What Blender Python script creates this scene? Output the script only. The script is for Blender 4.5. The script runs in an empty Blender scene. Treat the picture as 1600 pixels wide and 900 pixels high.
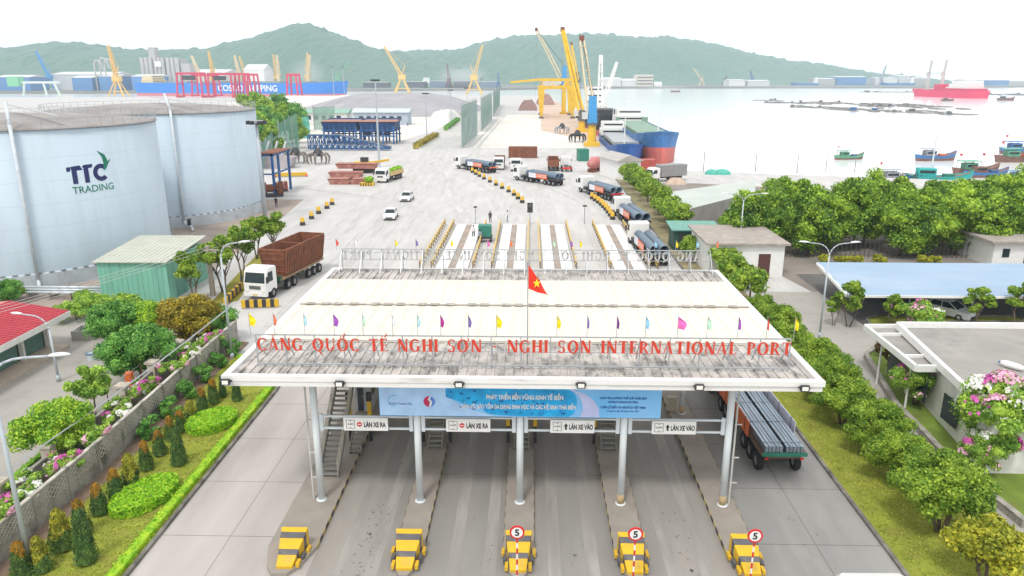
import bpy, math, random
import numpy as np
from mathutils import Vector, Matrix
R=math.radians; PI=math.pi
rnd=random.Random(7); rng=np.random.default_rng(11)
S=bpy.context.scene; COL=S.collection
# ------------------------------------------------------------------ camera, sky, sun, exposure
EYE=21.0; FOC=1150.0
TH=math.atan(332/FOC); PS=math.atan(30/FOC*math.cos(TH))
cam=bpy.data.cameras.new('camera'); cam.sensor_width=36; cam.lens=36*FOC/1600
cam.clip_start=0.5; cam.clip_end=20000
co=bpy.data.objects.new('camera',cam); COL.objects.link(co)
co.location=(0,0,EYE); co.rotation_euler=(PI/2-TH,0,PS); S.camera=co
SUN_EL,SUN_AZ=R(58),R(200)      # azimuth measured clockwise from +Y
w=bpy.data.worlds.new('World'); S.world=w; w.use_nodes=True
wn=w.node_tree.nodes; wl=w.node_tree.links; wn.clear()
sky=wn.new('ShaderNodeTexSky'); sky.sky_type='NISHITA'; sky.sun_disc=False
sky.sun_elevation=SUN_EL; sky.sun_rotation=SUN_AZ; sky.air_density=1.0; sky.dust_density=4.0; sky.ozone_density=1.0
hs=wn.new('ShaderNodeHueSaturation'); hs.inputs['Saturation'].default_value=0.22; hs.inputs['Value'].default_value=1.15
# overcast: a thin even cloud deck whitens the sky dome
bg=wn.new('ShaderNodeBackground'); bg.inputs['Strength'].default_value=0.13
wo=wn.new('ShaderNodeOutputWorld')
ctc=wn.new('ShaderNodeTexCoord'); cnz=wn.new('ShaderNodeTexNoise'); cnz.inputs['Scale'].default_value=1.6; cnz.inputs['Detail'].default_value=4
cmx=wn.new('ShaderNodeMix'); cmx.data_type='RGBA'; crp=wn.new('ShaderNodeValToRGB'); cmx.inputs['Factor'].default_value=0.86
crp.color_ramp.elements[0].color=(11,11,11,1); crp.color_ramp.elements[1].color=(12,12,12,1)
wl.new(ctc.outputs['Generated'],cnz.inputs['Vector']); wl.new(cnz.outputs['Fac'],crp.inputs['Fac'])
wl.new(sky.outputs[0],hs.inputs['Color']); wl.new(hs.outputs[0],cmx.inputs['A']); wl.new(crp.outputs['Color'],cmx.inputs['B']); wl.new(cmx.outputs['Result'],bg.inputs['Color']); wl.new(bg.outputs[0],wo.inputs['Surface'])
sl=bpy.data.lights.new('sun','SUN'); sl.energy=2.0; sl.angle=R(10); sl.color=(1,0.96,0.9)
so=bpy.data.objects.new('sun',sl); COL.objects.link(so)
so.rotation_euler=(PI/2-SUN_EL,0,PI-SUN_AZ)
vs=S.view_settings; vs.view_transform='Standard'; vs.look='None'; vs.gamma=1; vs.exposure=-0.08; vs.use_curve_mapping=False
S.cycles.max_bounces=6; S.cycles.volume_bounces=1; S.cycles.transparent_max_bounces=8
try: S.cycles.use_denoising=True
except Exception: pass
# ------------------------------------------------------------------ helpers
_c,_s=math.cos(TH),math.sin(TH)
FW=Vector((-math.sin(PS)*_c,math.cos(PS)*_c,-_s)); RT=Vector((math.cos(PS),math.sin(PS),0)); UP=Vector((-math.sin(PS)*_s,math.cos(PS)*_s,_c))
def at(px,py,h=0.0):           # world point at height h seen at that photograph pixel
    d=FW+RT*((px-800)/FOC)+UP*((450-py)/FOC)
    t=(h-EYE)/d.z
    return Vector((d.x*t,d.y*t,h))
def hz(px,py,Y):               # height (and x) of the point seen at a pixel and standing at distance Y
    d=FW+RT*((px-800)/FOC)+UP*((450-py)/FOC)
    t=Y/d.y
    return Vector((d.x*t,Y,EYE+d.z*t))
MATS={}
def mat(name,col,rough=0.7,metal=0.0,var=0.12,scale=1.5,bump=0.0,stain=None,samt=0.5,sscale=0.6,spec=0.4,sthr=0.5,stretch=None,col2=None,coord='Object'):
    if name in MATS: return MATS[name]
    m=bpy.data.materials.new(name); m.use_nodes=True; MATS[name]=m
    nt=m.node_tree; n=nt.nodes; l=nt.links; b=n['Principled BSDF']
    b.inputs['Roughness'].default_value=rough; b.inputs['Metallic'].default_value=metal
    b.inputs['Specular IOR Level'].default_value=spec
    tc=n.new('ShaderNodeTexCoord'); vec=tc.outputs[coord]
    if stretch:
        mp=n.new('ShaderNodeMapping'); mp.inputs['Scale'].default_value=stretch; l.new(vec,mp.inputs['Vector']); vec=mp.outputs[0]
    nz=n.new('ShaderNodeTexNoise'); nz.inputs['Scale'].default_value=scale; nz.inputs['Detail'].default_value=5; l.new(vec,nz.inputs['Vector'])
    rp=n.new('ShaderNodeValToRGB'); l.new(nz.outputs['Fac'],rp.inputs['Fac'])
    c=Vector(col); lo=c*(1-var) if col2 is None else Vector(col2)
    hi=c*(1+var*0.8) if col2 is None else c
    rp.color_ramp.elements[0].position=0.3; rp.color_ramp.elements[1].position=0.7
    rp.color_ramp.elements[0].color=(*lo,1); rp.color_ramp.elements[1].color=(*[min(1,v) for v in hi],1)
    out=rp.outputs['Color']
    if stain is not None:
        n2=n.new('ShaderNodeTexNoise'); n2.inputs['Scale'].default_value=sscale; n2.inputs['Detail'].default_value=7; n2.inputs['Roughness'].default_value=0.65
        l.new(vec,n2.inputs['Vector'])
        r2=n.new('ShaderNodeValToRGB'); r2.color_ramp.elements[0].position=sthr; r2.color_ramp.elements[1].position=min(1,sthr+0.18)
        r2.color_ramp.elements[0].color=(0,0,0,1); r2.color_ramp.elements[1].color=(samt,samt,samt,1)
        l.new(n2.outputs['Fac'],r2.inputs['Fac'])
        mx=n.new('ShaderNodeMix'); mx.data_type='RGBA'; l.new(r2.outputs['Color'],mx.inputs['Factor']); l.new(out,mx.inputs['A']); mx.inputs['B'].default_value=(*stain,1)
        out=mx.outputs['Result']
    l.new(out,b.inputs['Base Color'])
    if bump:
        bp=n.new('ShaderNodeBump'); bp.inputs['Strength'].default_value=bump; bp.inputs['Distance'].default_value=0.05
        l.new(nz.outputs['Fac'],bp.inputs['Height']); l.new(bp.outputs[0],b.inputs['Normal'])
    return m
def leafmat(name,dark,light,third=None,scale=0.9,trans=0.25):
    if name in MATS: return MATS[name]
    m=bpy.data.materials.new(name); m.use_nodes=True; MATS[name]=m
    nt=m.node_tree; n=nt.nodes; l=nt.links; b=n['Principled BSDF']
    b.inputs['Roughness'].default_value=0.55; b.inputs['Specular IOR Level'].default_value=0.3
    tc=n.new('ShaderNodeTexCoord'); oi=n.new('ShaderNodeObjectInfo'); ge=n.new('ShaderNodeNewGeometry')
    ad=n.new('ShaderNodeVectorMath'); ad.operation='ADD'; sc=n.new('ShaderNodeVectorMath'); sc.operation='SCALE'; sc.inputs['Scale'].default_value=37
    l.new(oi.outputs['Random'],sc.inputs[0]); l.new(tc.outputs['Object'],ad.inputs[0]); l.new(sc.outputs[0],ad.inputs[1])
    nz=n.new('ShaderNodeTexNoise'); nz.inputs['Scale'].default_value=scale; nz.inputs['Detail'].default_value=3; l.new(ad.outputs[0],nz.inputs['Vector'])
    a=n.new('ShaderNodeMath'); a.operation='MULTIPLY_ADD'; l.new(ge.outputs['Random Per Island'],a.inputs[0]); a.inputs[1].default_value=0.45
    l.new(nz.outputs['Fac'],a.inputs[2])
    rp=n.new('ShaderNodeValToRGB'); l.new(a.outputs[0],rp.inputs['Fac'])
    e=rp.color_ramp.elements; e[0].position=0.4; e[0].color=(*dark,1); e[1].position=0.95; e[1].color=(*light,1)
    if third:
        x=e.new(0.7); x.color=(*third,1)
    l.new(rp.outputs['Color'],b.inputs['Base Color'])
    tr=n.new('ShaderNodeBsdfTranslucent'); l.new(rp.outputs['Color'],tr.inputs['Color'])
    ms=n.new('ShaderNodeMixShader'); ms.inputs['Fac'].default_value=trans; l.new(b.outputs[0],ms.inputs[1]); l.new(tr.outputs[0],ms.inputs[2])
    l.new(ms.outputs[0],n['Material Output'].inputs['Surface'])
    return m
class MB:
    def __init__(s): s.v=[]; s.f=[]; s.m=[]
    def add(s,vs,fs,mi=0):
        o=len(s.v); s.v+= [tuple(v) for v in vs]; s.f+=[tuple(i+o for i in f) for f in fs]
        s.m+= [mi]*len(fs) if isinstance(mi,int) else list(mi); return s
    def box(s,c,d,mi=0,rz=0,taper=(1,1)):
        x,y,z=d[0]/2,d[1]/2,d[2]/2; cs,sn=math.cos(rz),math.sin(rz); vs=[]
        for k,zz in enumerate((-z,z)):
            t=(1,1) if k==0 else taper
            for a,b in ((-x,-y),(x,-y),(x,y),(-x,y)):
                a*=t[0]; b*=t[1]
                vs.append((c[0]+a*cs-b*sn,c[1]+a*sn+b*cs,c[2]+zz))
        return s.add(vs,[(3,2,1,0),(4,5,6,7),(0,1,5,4),(1,2,6,5),(2,3,7,6),(3,0,4,7)],mi)
    def b2(s,x0,x1,y0,y1,z0,z1,mi=0): return s.box(((x0+x1)/2,(y0+y1)/2,(z0+z1)/2),(x1-x0,y1-y0,z1-z0),mi)
    def bar(s,p,q,w,h=None,mi=0):
        p,q=Vector(p),Vector(q); h=h or w; d=(q-p)
        if d.length<1e-6: return s
        d.normalize(); u=Vector((0,0,1)) if abs(d.z)<0.95 else Vector((0,1,0))
        a=d.cross(u).normalized(); b=a.cross(d).normalized(); a*=w/2; b*=h/2
        vs=[p-a-b,p+a-b,p+a+b,p-a+b,q-a-b,q+a-b,q+a+b,q-a+b]
        return s.add(vs,[(0,1,2,3),(7,6,5,4),(4,5,1,0),(5,6,2,1),(6,7,3,2),(7,4,0,3)],mi)
    def tube(s,p,q,r1,r2=None,n=10,mi=0,cap=True):
        p,q=Vector(p),Vector(q); r2=r1 if r2 is None else r2; d=(q-p).normalized()
        u=Vector((0,0,1)) if abs(d.z)<0.95 else Vector((0,1,0)); a=d.cross(u).normalized(); b=a.cross(d)
        vs=[];
        for c,r in ((p,r1),(q,r2)):
            for k in range(n):
                t=2*PI*k/n; vs.append(c+a*(r*math.cos(t))+b*(r*math.sin(t)))
        fs=[(k,k+n,(k+1)%n+n,(k+1)%n) for k in range(n)]
        if cap: fs+=[tuple(range(n)),tuple(range(2*n-1,n-1,-1))]
        return s.add(vs,fs,mi)
    def path(s,pts,r,n=8,mi=0):
        for a,b in zip(pts,pts[1:]): s.tube(a,b,r if not isinstance(r,(list,tuple)) else r[0],None,n,mi)
        return s
    def lathe(s,prof,n=16,c=(0,0,0),mi=0,axis='z'):
        vs=[];fs=[];k=len(prof)
        for i in range(n):
            t=2*PI*i/n
            for r,z in prof:
                if axis=='z': vs.append((c[0]+r*math.cos(t),c[1]+r*math.sin(t),c[2]+z))
                elif axis=='x': vs.append((c[0]+z,c[1]+r*math.cos(t),c[2]+r*math.sin(t)))
                else: vs.append((c[0]+r*math.cos(t),c[1]+z,c[2]-r*math.sin(t)))
        for i in range(n):
            j=(i+1)%n
            for a in range(k-1): fs.append((i*k+a,j*k+a,j*k+a+1,i*k+a+1))
        return s.add(vs,fs,mi)
    def prism(s,poly,z0,z1,mi=0,top=None):      # poly in xy
        n=len(poly); vs=[(p[0],p[1],z0) for p in poly]+[(p[0],p[1],z1) for p in poly]
        fs=[tuple(range(n-1,-1,-1)),tuple(range(n,2*n))]+[(i,(i+1)%n,(i+1)%n+n,i+n) for i in range(n)]
        return s.add(vs,fs,[mi,mi if top is None else top]+[mi]*n)
    def ext(s,poly,axis,a0,a1,mi=0):            # poly extruded along x or y ; poly (y,z) for x, (x,z) for y
        n=len(poly)
        if axis=='x': vs=[(a0,p[0],p[1]) for p in poly]+[(a1,p[0],p[1]) for p in poly]
        else: vs=[(p[0],a0,p[1]) for p in poly]+[(p[0],a1,p[1]) for p in poly]
        return s.add(vs,[tuple(range(n)),tuple(range(2*n-1,n-1,-1))]+[(i,i+n,(i+1)%n+n,(i+1)%n) for i in range(n)],mi)
    def quad(s,a,b,c,d,mi=0): return s.add([a,b,c,d],[(0,1,2,3)],mi)
    def ball(s,c,r,n=8,mi=0,sz=1.0):
        prof=[(max(0.001,r*math.sin(PI*i/n)),-r*sz*math.cos(PI*i/n)) for i in range(n+1)]
        return s.lathe(prof,n+4,c,mi)
    def mesh(s,name,mats,smooth=False):
        me=bpy.data.meshes.new(name); me.from_pydata(s.v,[],s.f)
        for m in (mats if isinstance(mats,(list,tuple)) else [mats]): me.materials.append(m)
        me.polygons.foreach_set('material_index',s.m)
        if smooth: me.polygons.foreach_set('use_smooth',[True]*len(s.f))
        me.update(); return me
    def build(s,name,mats,parent=None,loc=(0,0,0),rz=0,smooth=False):
        return link(name,s.mesh(name,mats,smooth),parent,loc,(0,0,rz))
def link(name,me,parent=None,loc=(0,0,0),rot=(0,0,0),scl=None):
    o=bpy.data.objects.new(name,me); COL.objects.link(o); o.location=loc; o.rotation_euler=rot
    if scl: o.scale=scl
    if parent: o.parent=parent
    return o
def tag(o,label,cat,group=None):
    if len(label.split())>16: print('LONG',label)
    o['label']=label; o['category']=cat
    if group: o['group']=group
    return o
def T(name,label,cat,loc=(0,0,0),rz=0,group=None,scl=None):
    o=bpy.data.objects.new(name,None); COL.objects.link(o); o.location=loc; o.rotation_euler=(0,0,rz)
    o.empty_display_size=0.3
    if scl: o.scale=(scl,)*3 if not isinstance(scl,tuple) else scl
    return tag(o,label,cat,group)
KIDS={}
def kids(o): return KIDS.get(o.name,[]) or [c for c in o.children]
def dup(root,loc,rz,label,group=None,scl=None,skip=()):
    r=root.copy(); COL.objects.link(r); r.location=loc; r.rotation_euler=(0,0,rz); r['label']=label
    if group: r['group']=group
    if scl: r.scale=(scl,)*3 if not isinstance(scl,tuple) else scl
    for c in list(root.children):
        if c.name.split('.')[0] in skip: continue
        d=c.copy(); COL.objects.link(d); d.parent=r
        for g in list(c.children):
            e=g.copy(); COL.objects.link(e); e.parent=d
    return r
def struct(o,kind='structure'): o['kind']=kind; return o
def text(name,s,size,m,parent=None,loc=(0,0,0),rot=(PI/2,0,0),ext=0.004,align='CENTER',xs=1.0,bold=0.0):
    cu=bpy.data.curves.new(name,'FONT'); cu.body=s; cu.size=size; cu.extrude=ext; cu.align_x=align; cu.align_y='CENTER'; cu.offset=bold; cu.resolution_u=3
    o=bpy.data.objects.new(name,cu); COL.objects.link(o)
    dg=bpy.context.evaluated_depsgraph_get(); me=bpy.data.meshes.new_from_object(o.evaluated_get(dg))
    bpy.data.objects.remove(o); bpy.data.curves.remove(cu)
    me.materials.clear(); me.materials.append(m)
    return link(name,me,parent,loc,rot,(xs,1,1))
def ordinal(i,n,near='nearest',far='farthest'):
    W=['','second','third','fourth','fifth','sixth','seventh','eighth','ninth','tenth','eleventh','twelfth','thirteenth','fourteenth','fifteenth','sixteenth','seventeenth','eighteenth','nineteenth','twentieth']
    if i==0: return near
    if i==n-1: return far
    return W[i]+' '+near
# leaf geometry -----------------------------------------------------
def leafquads(P,N,size,jit=0.7,asp=0.6):
    k=len(P); N=N+rng.normal(0,jit,(k,3)); N/=np.linalg.norm(N,axis=1)[:,None]+1e-9
    A=np.cross(N,rng.normal(0,1,(k,3))); A/=np.linalg.norm(A,axis=1)[:,None]+1e-9
    B=np.cross(N,A); s=(size*rng.uniform(0.6,1.35,k))[:,None]
    a=A*s*0.5; b=B*s*0.5*asp
    V=np.stack([P-a,P+b-a*0.1,P+a,P-b-a*0.1],1).reshape(-1,3)
    return V
def leafmesh(name,parts,mats):
    """parts: list of (V (4k,3), matindex); plus MB solids"""
    V=[];F=[];MI=[];o=0
    for p in parts:
        if isinstance(p,MB):
            V.append(np.array(p.v)); F+=[tuple(i+o for i in f) for f in p.f]; MI+=p.m; o+=len(p.v)
        else:
            v,mi=p; k=len(v)//4; V.append(v); F+=[(o+4*i,o+4*i+1,o+4*i+2,o+4*i+3) for i in range(k)]; MI+=[mi]*k; o+=4*k
    me=bpy.data.meshes.new(name); me.from_pydata(np.concatenate(V).tolist(),[],F)
    for m in mats: me.materials.append(m)
    me.polygons.foreach_set('material_index',MI); me.update(); return me
def onsphere(k,up=0.0):
    d=rng.normal(0,1,(k,3)); d[:,2]+=up; d/=np.linalg.norm(d,axis=1)[:,None]; return d
def crown(name,m,rx,rz,zc,clumps,per,size,cr=0.38,flower=None,ff=0.0,shape='round',core=True,seed=0):
    """uneven crown of leaf clumps round height zc"""
    parts=[];mb=MB();C=[]
    for i in range(clumps):
        d=onsphere(1,0.25)[0]; q=rng.uniform(0.25,0.95)**0.6
        c=np.array([d[0]*rx*q,d[1]*rx*q,zc+d[2]*rz*q])
        if shape=='tall': c[:2]*=1-0.45*max(0,(c[2]-zc)/rz)
        r=rx*cr*rng.uniform(0.65,1.2); C.append((c,r))
    for c,r in C:
        d=onsphere(per,0.35); q=rng.uniform(0.72,1.12,per)[:,None]
        P=c+d*q*np.array([r,r,r*0.8]); parts.append((leafquads(P,d,size),0))
        if flower and ff>0:
            k=int(per*ff*rng.choice([0,0.3,2.2]));
            if k:
                d=onsphere(k,0.6)*0.6+onsphere(1,0.8)*0.7; d/=np.linalg.norm(d,axis=1)[:,None]
                P=c+d*1.08*np.array([r,r,r*0.8]); parts.append((leafquads(P,d,size*1.3,0.4,0.9),int(rng.choice(range(1,1+len(flower))))))
        if core:
            p=MB(); p.ball(tuple(c),r*0.66,5,0,0.75); mb.add([Vector(v)+Vector(rng.normal(0,r*0.08,3)) for v in p.v],p.f,0)
    if core: parts.append(mb)
    return leafmesh(name,parts,[m]+(flower or []))
def trunkmesh(name,m,h,r,n=4,spread=0.5,stems=1,base=0.0):
    mb=MB()
    for s in range(stems):
        a=2*PI*s/max(1,stems)+0.4; ox=Vector((math.cos(a),math.sin(a),0))*(0.12*(stems>1))
        top=ox*4*(stems>1)+Vector((rnd.uniform(-.1,.1),rnd.uniform(-.1,.1),h*0.55))
        mb.tube(ox+Vector((0,0,base)),top,r,r*0.7,7)
        for k in range(n):
            b=2*PI*k/n+rnd.uniform(-.4,.4)
            mb.tube(top-Vector((0,0,h*0.12*(k%2))),top+Vector((math.cos(b)*spread,math.sin(b)*spread,h*rnd.uniform(.3,.5))),r*0.5,r*0.2,5)
    return mb.mesh(name,m,True)
def hedgemesh(name,m,path,w,h,size,dens=60,core=0.85,topm=None):
    """clipped hedge along a polyline"""
    parts=[];mb=MB()
    for a,b in zip(path,path[1:]):
        a=np.array(a[:2]);b=np.array(b[:2]);L=np.linalg.norm(b-a);t=(b-a)/L;nn=np.array([-t[1],t[0]])
        k=int(L*(w+2*h)*dens); u=rng.uniform(0,L,k); sel=rng.uniform(0,w+2*h,k)
        P=np.zeros((k,3));N=np.zeros((k,3))
        top=sel<w; P[:,:2]=a+t*u[:,None]
        off=np.where(top,sel-w/2,np.where(sel<w+h,-w/2,w/2)); P[:,:2]+=nn*off[:,None]
        P[:,2]=np.where(top,h,np.where(sel<w+h,sel-w,sel-w-h)); N[:,2]=top
        N[:,:2]=nn*(np.where(top,0,np.sign(off)))[:,None]
        P+=rng.normal(0,size*0.22,(k,3)); parts.append((leafquads(P,N,size,0.5),0))
        mb.bar((*(a),h*core/2),(*(b),h*core/2),w*core,h*core)
    parts.append(mb); return leafmesh(name,parts,[m])
# ------------------------------------------------------------------ materials
conc=mat('yard_concrete',(0.52,0.495,0.46),0.9,0,0.16,0.09,0.0,(0.33,0.31,0.29),0.6,0.05,sthr=0.47,stretch=(1.6,0.5,1))
white=mat('white_paint',(0.78,0.78,0.76),0.45,0,0.05,2)
dwhite=mat('weathered_white',(0.72,0.71,0.68),0.7,0,0.08,1.2,0,(0.42,0.4,0.37),0.6,0.8,sthr=0.55)
black=mat('black_rubber',(0.02,0.02,0.022),0.8,0,0.2,4)
dark=mat('dark_metal',(0.05,0.05,0.055),0.6,0.2,0.2,4)
steel=mat('galvanised_steel',(0.42,0.44,0.46),0.45,0.5,0.12,3)
palegrey=mat('pale_blue_paint',(0.60,0.66,0.69),0.5,0,0.06,1.2,0,(0.45,0.42,0.38),0.4,2.0,sthr=0.58)
glass=mat('dark_glass',(0.025,0.04,0.045),0.25,0,0.2,1,spec=0.25)
yellow=mat('yellow_paint',(0.68,0.42,0.02),0.6,0,0.12,2,0,(0.30,0.22,0.12),0.55,2.2,sthr=0.52)
greyp=mat('grey_paint',(0.12,0.12,0.13),0.6,0,0.12,2)
rust=mat('rusty_brown_steel',(0.22,0.08,0.04),0.8,0,0.3,1.5,0.1,(0.12,0.06,0.045),0.6,1.1)
red=mat('red_paint',(0.62,0.03,0.03),0.45,0,0.08,1)
orange=mat('orange_paint',(0.75,0.17,0.05),0.6,0,0.1,1)
blue=mat('blue_paint',(0.03,0.12,0.32),0.5,0,0.15,1,0,(0.12,0.14,0.18),0.4,0.8)
green=mat('green_paint',(0.03,0.20,0.14),0.55,0,0.12,1)
bark=mat('bark',(0.16,0.12,0.09),0.95,0,0.3,8,0.3)
soil=mat('bare_soil',(0.20,0.14,0.10),0.95,0,0.2,1.5,0.2)
grass_m=mat('lawn_green',(0.26,0.29,0.04),0.95,0,0.25,0.8,0.3,(0.32,0.24,0.07),0.55,0.7,sthr=0.5)
# ------------------------------------------------------------------ the land, the water, the hills
QX=22.8
def roadmat(name,base,dk,jx,px_,py_,stain=(0.3,0.28,0.26),streak=0.5,y0=0.9,ax='Y',lf=0.6,wy=0.022,st=(1.6,0.35,1),ss=0.16):
    m=mat(name,base,0.85,0,0.1,0.35,0,stain,streak,0.16,sthr=0.46,stretch=st) if ss==0.16 else mat(name,base,0.5,0,0.04,0.15,0,stain,streak,ss,sthr=0.5,stretch=st); nt=m.node_tree; n=nt.nodes; l=nt.links; b=n['Principled BSDF']
    src=b.inputs['Base Color'].links[0].from_socket
    # cleft joints between the cast slabs
    tc=n.new('ShaderNodeTexCoord'); sp=n.new('ShaderNodeSeparateXYZ'); l.new(tc.outputs['Object'],sp.inputs[0])
    def line(sock,off,per,wd):
        a=n.new('ShaderNodeMath'); a.operation='ADD'; a.inputs[1].default_value=off; l.new(sock,a.inputs[0])
        w=n.new('ShaderNodeMath'); w.operation='PINGPONG'; w.inputs[1].default_value=per/2; l.new(a.outputs[0],w.inputs[0])
        c=n.new('ShaderNodeMath'); c.operation='LESS_THAN'; c.inputs[1].default_value=wd; l.new(w.outputs[0],c.inputs[0]); return c.outputs[0]
    a=line(sp.outputs[ax],-y0,py_,wy); c=line(sp.outputs['X'],-jx,px_,0.018)
    mx=n.new('ShaderNodeMath'); mx.operation='MAXIMUM'; l.new(a,mx.inputs[0]); l.new(c,mx.inputs[1])
    sc=n.new('ShaderNodeMath'); sc.operation='MULTIPLY'; sc.inputs[1].default_value=lf; l.new(mx.outputs[0],sc.inputs[0])
    mix=n.new('ShaderNodeMix'); mix.data_type='RGBA'; l.new(sc.outputs[0],mix.inputs['Factor']); l.new(src,mix.inputs['A']); mix.inputs['B'].default_value=(*dk,1)
    l.new(mix.outputs['Result'],b.inputs['Base Color']); return m
conc=roadmat('yard_slabs',(0.51,0.50,0.485),(0.22,0.21,0.20),2.0,6,6,(0.40,0.39,0.375),0.55,0.0)
def sheet(name,poly,z,m,top=None,depth=None):
    mb=MB()
    if depth: mb.prism(poly,z-depth,z)
    else: mb.add([(p[0],p[1],z) for p in poly],[tuple(range(len(poly)))])
    return struct(mb.build(name,m if m else conc))
sheet('ground',[(420,60),(101,153),(46,167.5),(33,172.5),(27,180),(QX,187),(QX,835),(-40,835),(-150,775),(-900,735),(-900,-80),(420,-80)],0,None,depth=5)
wm=bpy.data.materials.new('harbour_water'); wm.use_nodes=True; n=wm.node_tree.nodes; l=wm.node_tree.links; b=n['Principled BSDF']
b.inputs['Base Color'].default_value=(0.80,0.83,0.83,1); b.inputs['Roughness'].default_value=0.12; b.inputs['IOR'].default_value=1.33
tc=n.new('ShaderNodeTexCoord'); mp=n.new('ShaderNodeMapping'); mp.inputs['Scale'].default_value=(0.5,0.9,1); nz=n.new('ShaderNodeTexNoise'); nz.inputs['Scale'].default_value=0.9; nz.inputs['Detail'].default_value=3
bp=n.new('ShaderNodeBump'); bp.inputs['Strength'].default_value=0.35; bp.inputs['Distance'].default_value=0.12
l.new(tc.outputs['Object'],mp.inputs[0]); l.new(mp.outputs[0],nz.inputs['Vector']); l.new(nz.outputs['Fac'],bp.inputs['Height']); l.new(bp.outputs[0],b.inputs['Normal'])
mb=MB(); mb.add([(-2550,100,-2.4),(2550,40,-2.4),(2550,2950,-2.4),(-2550,2950,-2.4)],[(0,1,2,3)]); struct(mb.build('water',wm))
farland=mat('far_land_soil',(0.22,0.22,0.19),0.95,0,0.3,0.01)
sheet('far_shore',[(-2550,930),(-900,985),(-560,1000),(-330,1120),(-60,1235),(60,1400),(300,1430),(800,1480),(1200,1700),(2540,2100),(2540,2940),(-2550,2940)],1.0,farland,depth=5)
hillm=leafmat('hazy_hill_forest',(0.002,0.015,0.05),(0.07,0.15,0.09),(0.012,0.05,0.08),0.022,0.0)  # forest tones shifted to blue: the tint of distant haze painted in
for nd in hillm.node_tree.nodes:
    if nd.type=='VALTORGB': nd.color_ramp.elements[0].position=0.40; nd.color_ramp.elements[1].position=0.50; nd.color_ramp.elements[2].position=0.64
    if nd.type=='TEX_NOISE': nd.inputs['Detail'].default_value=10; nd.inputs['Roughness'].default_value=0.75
def hills(name,prof,D,depth,seedv,front):
    xs=np.linspace(prof[0][0],prof[-1][0],170); ys=np.interp(xs,[p[0] for p in prof],[p[1] for p in prof])
    r=np.random.default_rng(seedv); rows=34; V=[];F=[]
    ph=r.uniform(0,6,(8,2)); 
    for j in range(rows):
        v=j/(rows-1)                   # 0 shore .. 0.6 ridge .. 1 back
        Y=front+(D-front)*v/0.6 if v<0.6 else D+depth*(v-0.6)/0.4
        e=math.sin(min(1,v/0.6)*PI/2)**2.3 if v<0.6 else math.cos((v-0.6)/0.4*PI/2)
        for i,(px,py) in enumerate(zip(xs,ys)):
            X=(px-830)/FOC*D*(1.0 if v<0.6 else 1.0); top=EYE+(118-py)/FOC*D
            g=sum(math.sin(X*0.0045*(k+1)+ph[k,0]+Y*0.003*(k+1)+ph[k,1])/(k+1.4) for k in range(8))
            z=max(0,top)*e; z+= g*top*0.045*math.sin(min(1,v/0.6)*PI) + r.normal(0,3.2)*(0.4 if v<0.55 else 1)*(e>0.1)
            V.append((X*(Y/D)**0.35,Y,max(0.5,z)*(0 if v in(0,1) else 1)+0.5))
    n=len(xs)
    for j in range(rows-1):
        for i in range(n-1): F.append((j*n+i,j*n+i+1,(j+1)*n+i+1,(j+1)*n+i))
    mb=MB(); mb.add(V,F); struct(mb.build(name,hillm,smooth=False))
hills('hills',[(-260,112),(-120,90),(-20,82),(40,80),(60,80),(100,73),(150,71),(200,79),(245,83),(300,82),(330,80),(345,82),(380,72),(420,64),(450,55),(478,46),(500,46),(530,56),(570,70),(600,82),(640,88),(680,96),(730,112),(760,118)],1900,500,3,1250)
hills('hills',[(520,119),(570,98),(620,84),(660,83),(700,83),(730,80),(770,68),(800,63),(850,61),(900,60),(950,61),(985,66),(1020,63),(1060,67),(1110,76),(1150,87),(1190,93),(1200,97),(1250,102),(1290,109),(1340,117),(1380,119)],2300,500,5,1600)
# haze: even pale air between the camera and the far hills
hm=bpy.data.materials.new('haze_air'); hm.use_nodes=True; n=hm.node_tree.nodes; n.remove(n['Principled BSDF'])
pv=n.new('ShaderNodeVolumePrincipled'); pv.inputs['Density'].default_value=0.00019; pv.inputs['Color'].default_value=(0.70,0.85,1.0,1); pv.inputs['Anisotropy'].default_value=0.2
hm.node_tree.links.new(pv.outputs[0],n['Material Output'].inputs['Volume'])
mb=MB(); mb.b2(-2600,2600,-200,3000,-8.5,190); struct(mb.build('haze',hm),'stuff')
# ------------------------------------------------------------------ pavements of the toll plaza
rl=roadmat('left_road_concrete',(0.45,0.42,0.395),(0.05,0.045,0.04),-14.1,7.0,4.85,(0.30,0.27,0.25),0.5,0.85)
rr=roadmat('right_road_concrete',(0.27,0.265,0.255),(0.04,0.04,0.04),13.4,6.0,4.85,(0.37,0.36,0.34),0.7,0.85)
rc=roadmat('toll_lane_concrete',(0.262,0.25,0.233),(0.09,0.08,0.07),0.0,60,9.7,(0.33,0.305,0.275),0.8,35.9)
def rect(x0,x1,y0,y1): return [(x0,y0),(x1,y0),(x1,y1),(x0,y1)]
sheet('road',rect(-17.4,-9.7,-20,52),0.004,rl)
sheet('road',rect(9.6,16.45,-20,60),0.004,rr)
sheet('road',rect(-9.7,9.6,-20,57),0.005,rc)
# lighter wheel-polished strips along the toll lanes
pol=mat('polished_wheel_track',(0.33,0.315,0.29),0.8,0,0.25,0.5,0,(0.275,0.26,0.24),0.97,0.35,sthr=0.42,stretch=(2.5,0.4,1))
for cx in (-8.3,-6.9,-3.3,-1.7,1.2,2.9,6.4,7.9): sheet('road',rect(cx-0.28,cx+0.28,-20,56),0.009,pol)
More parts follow.
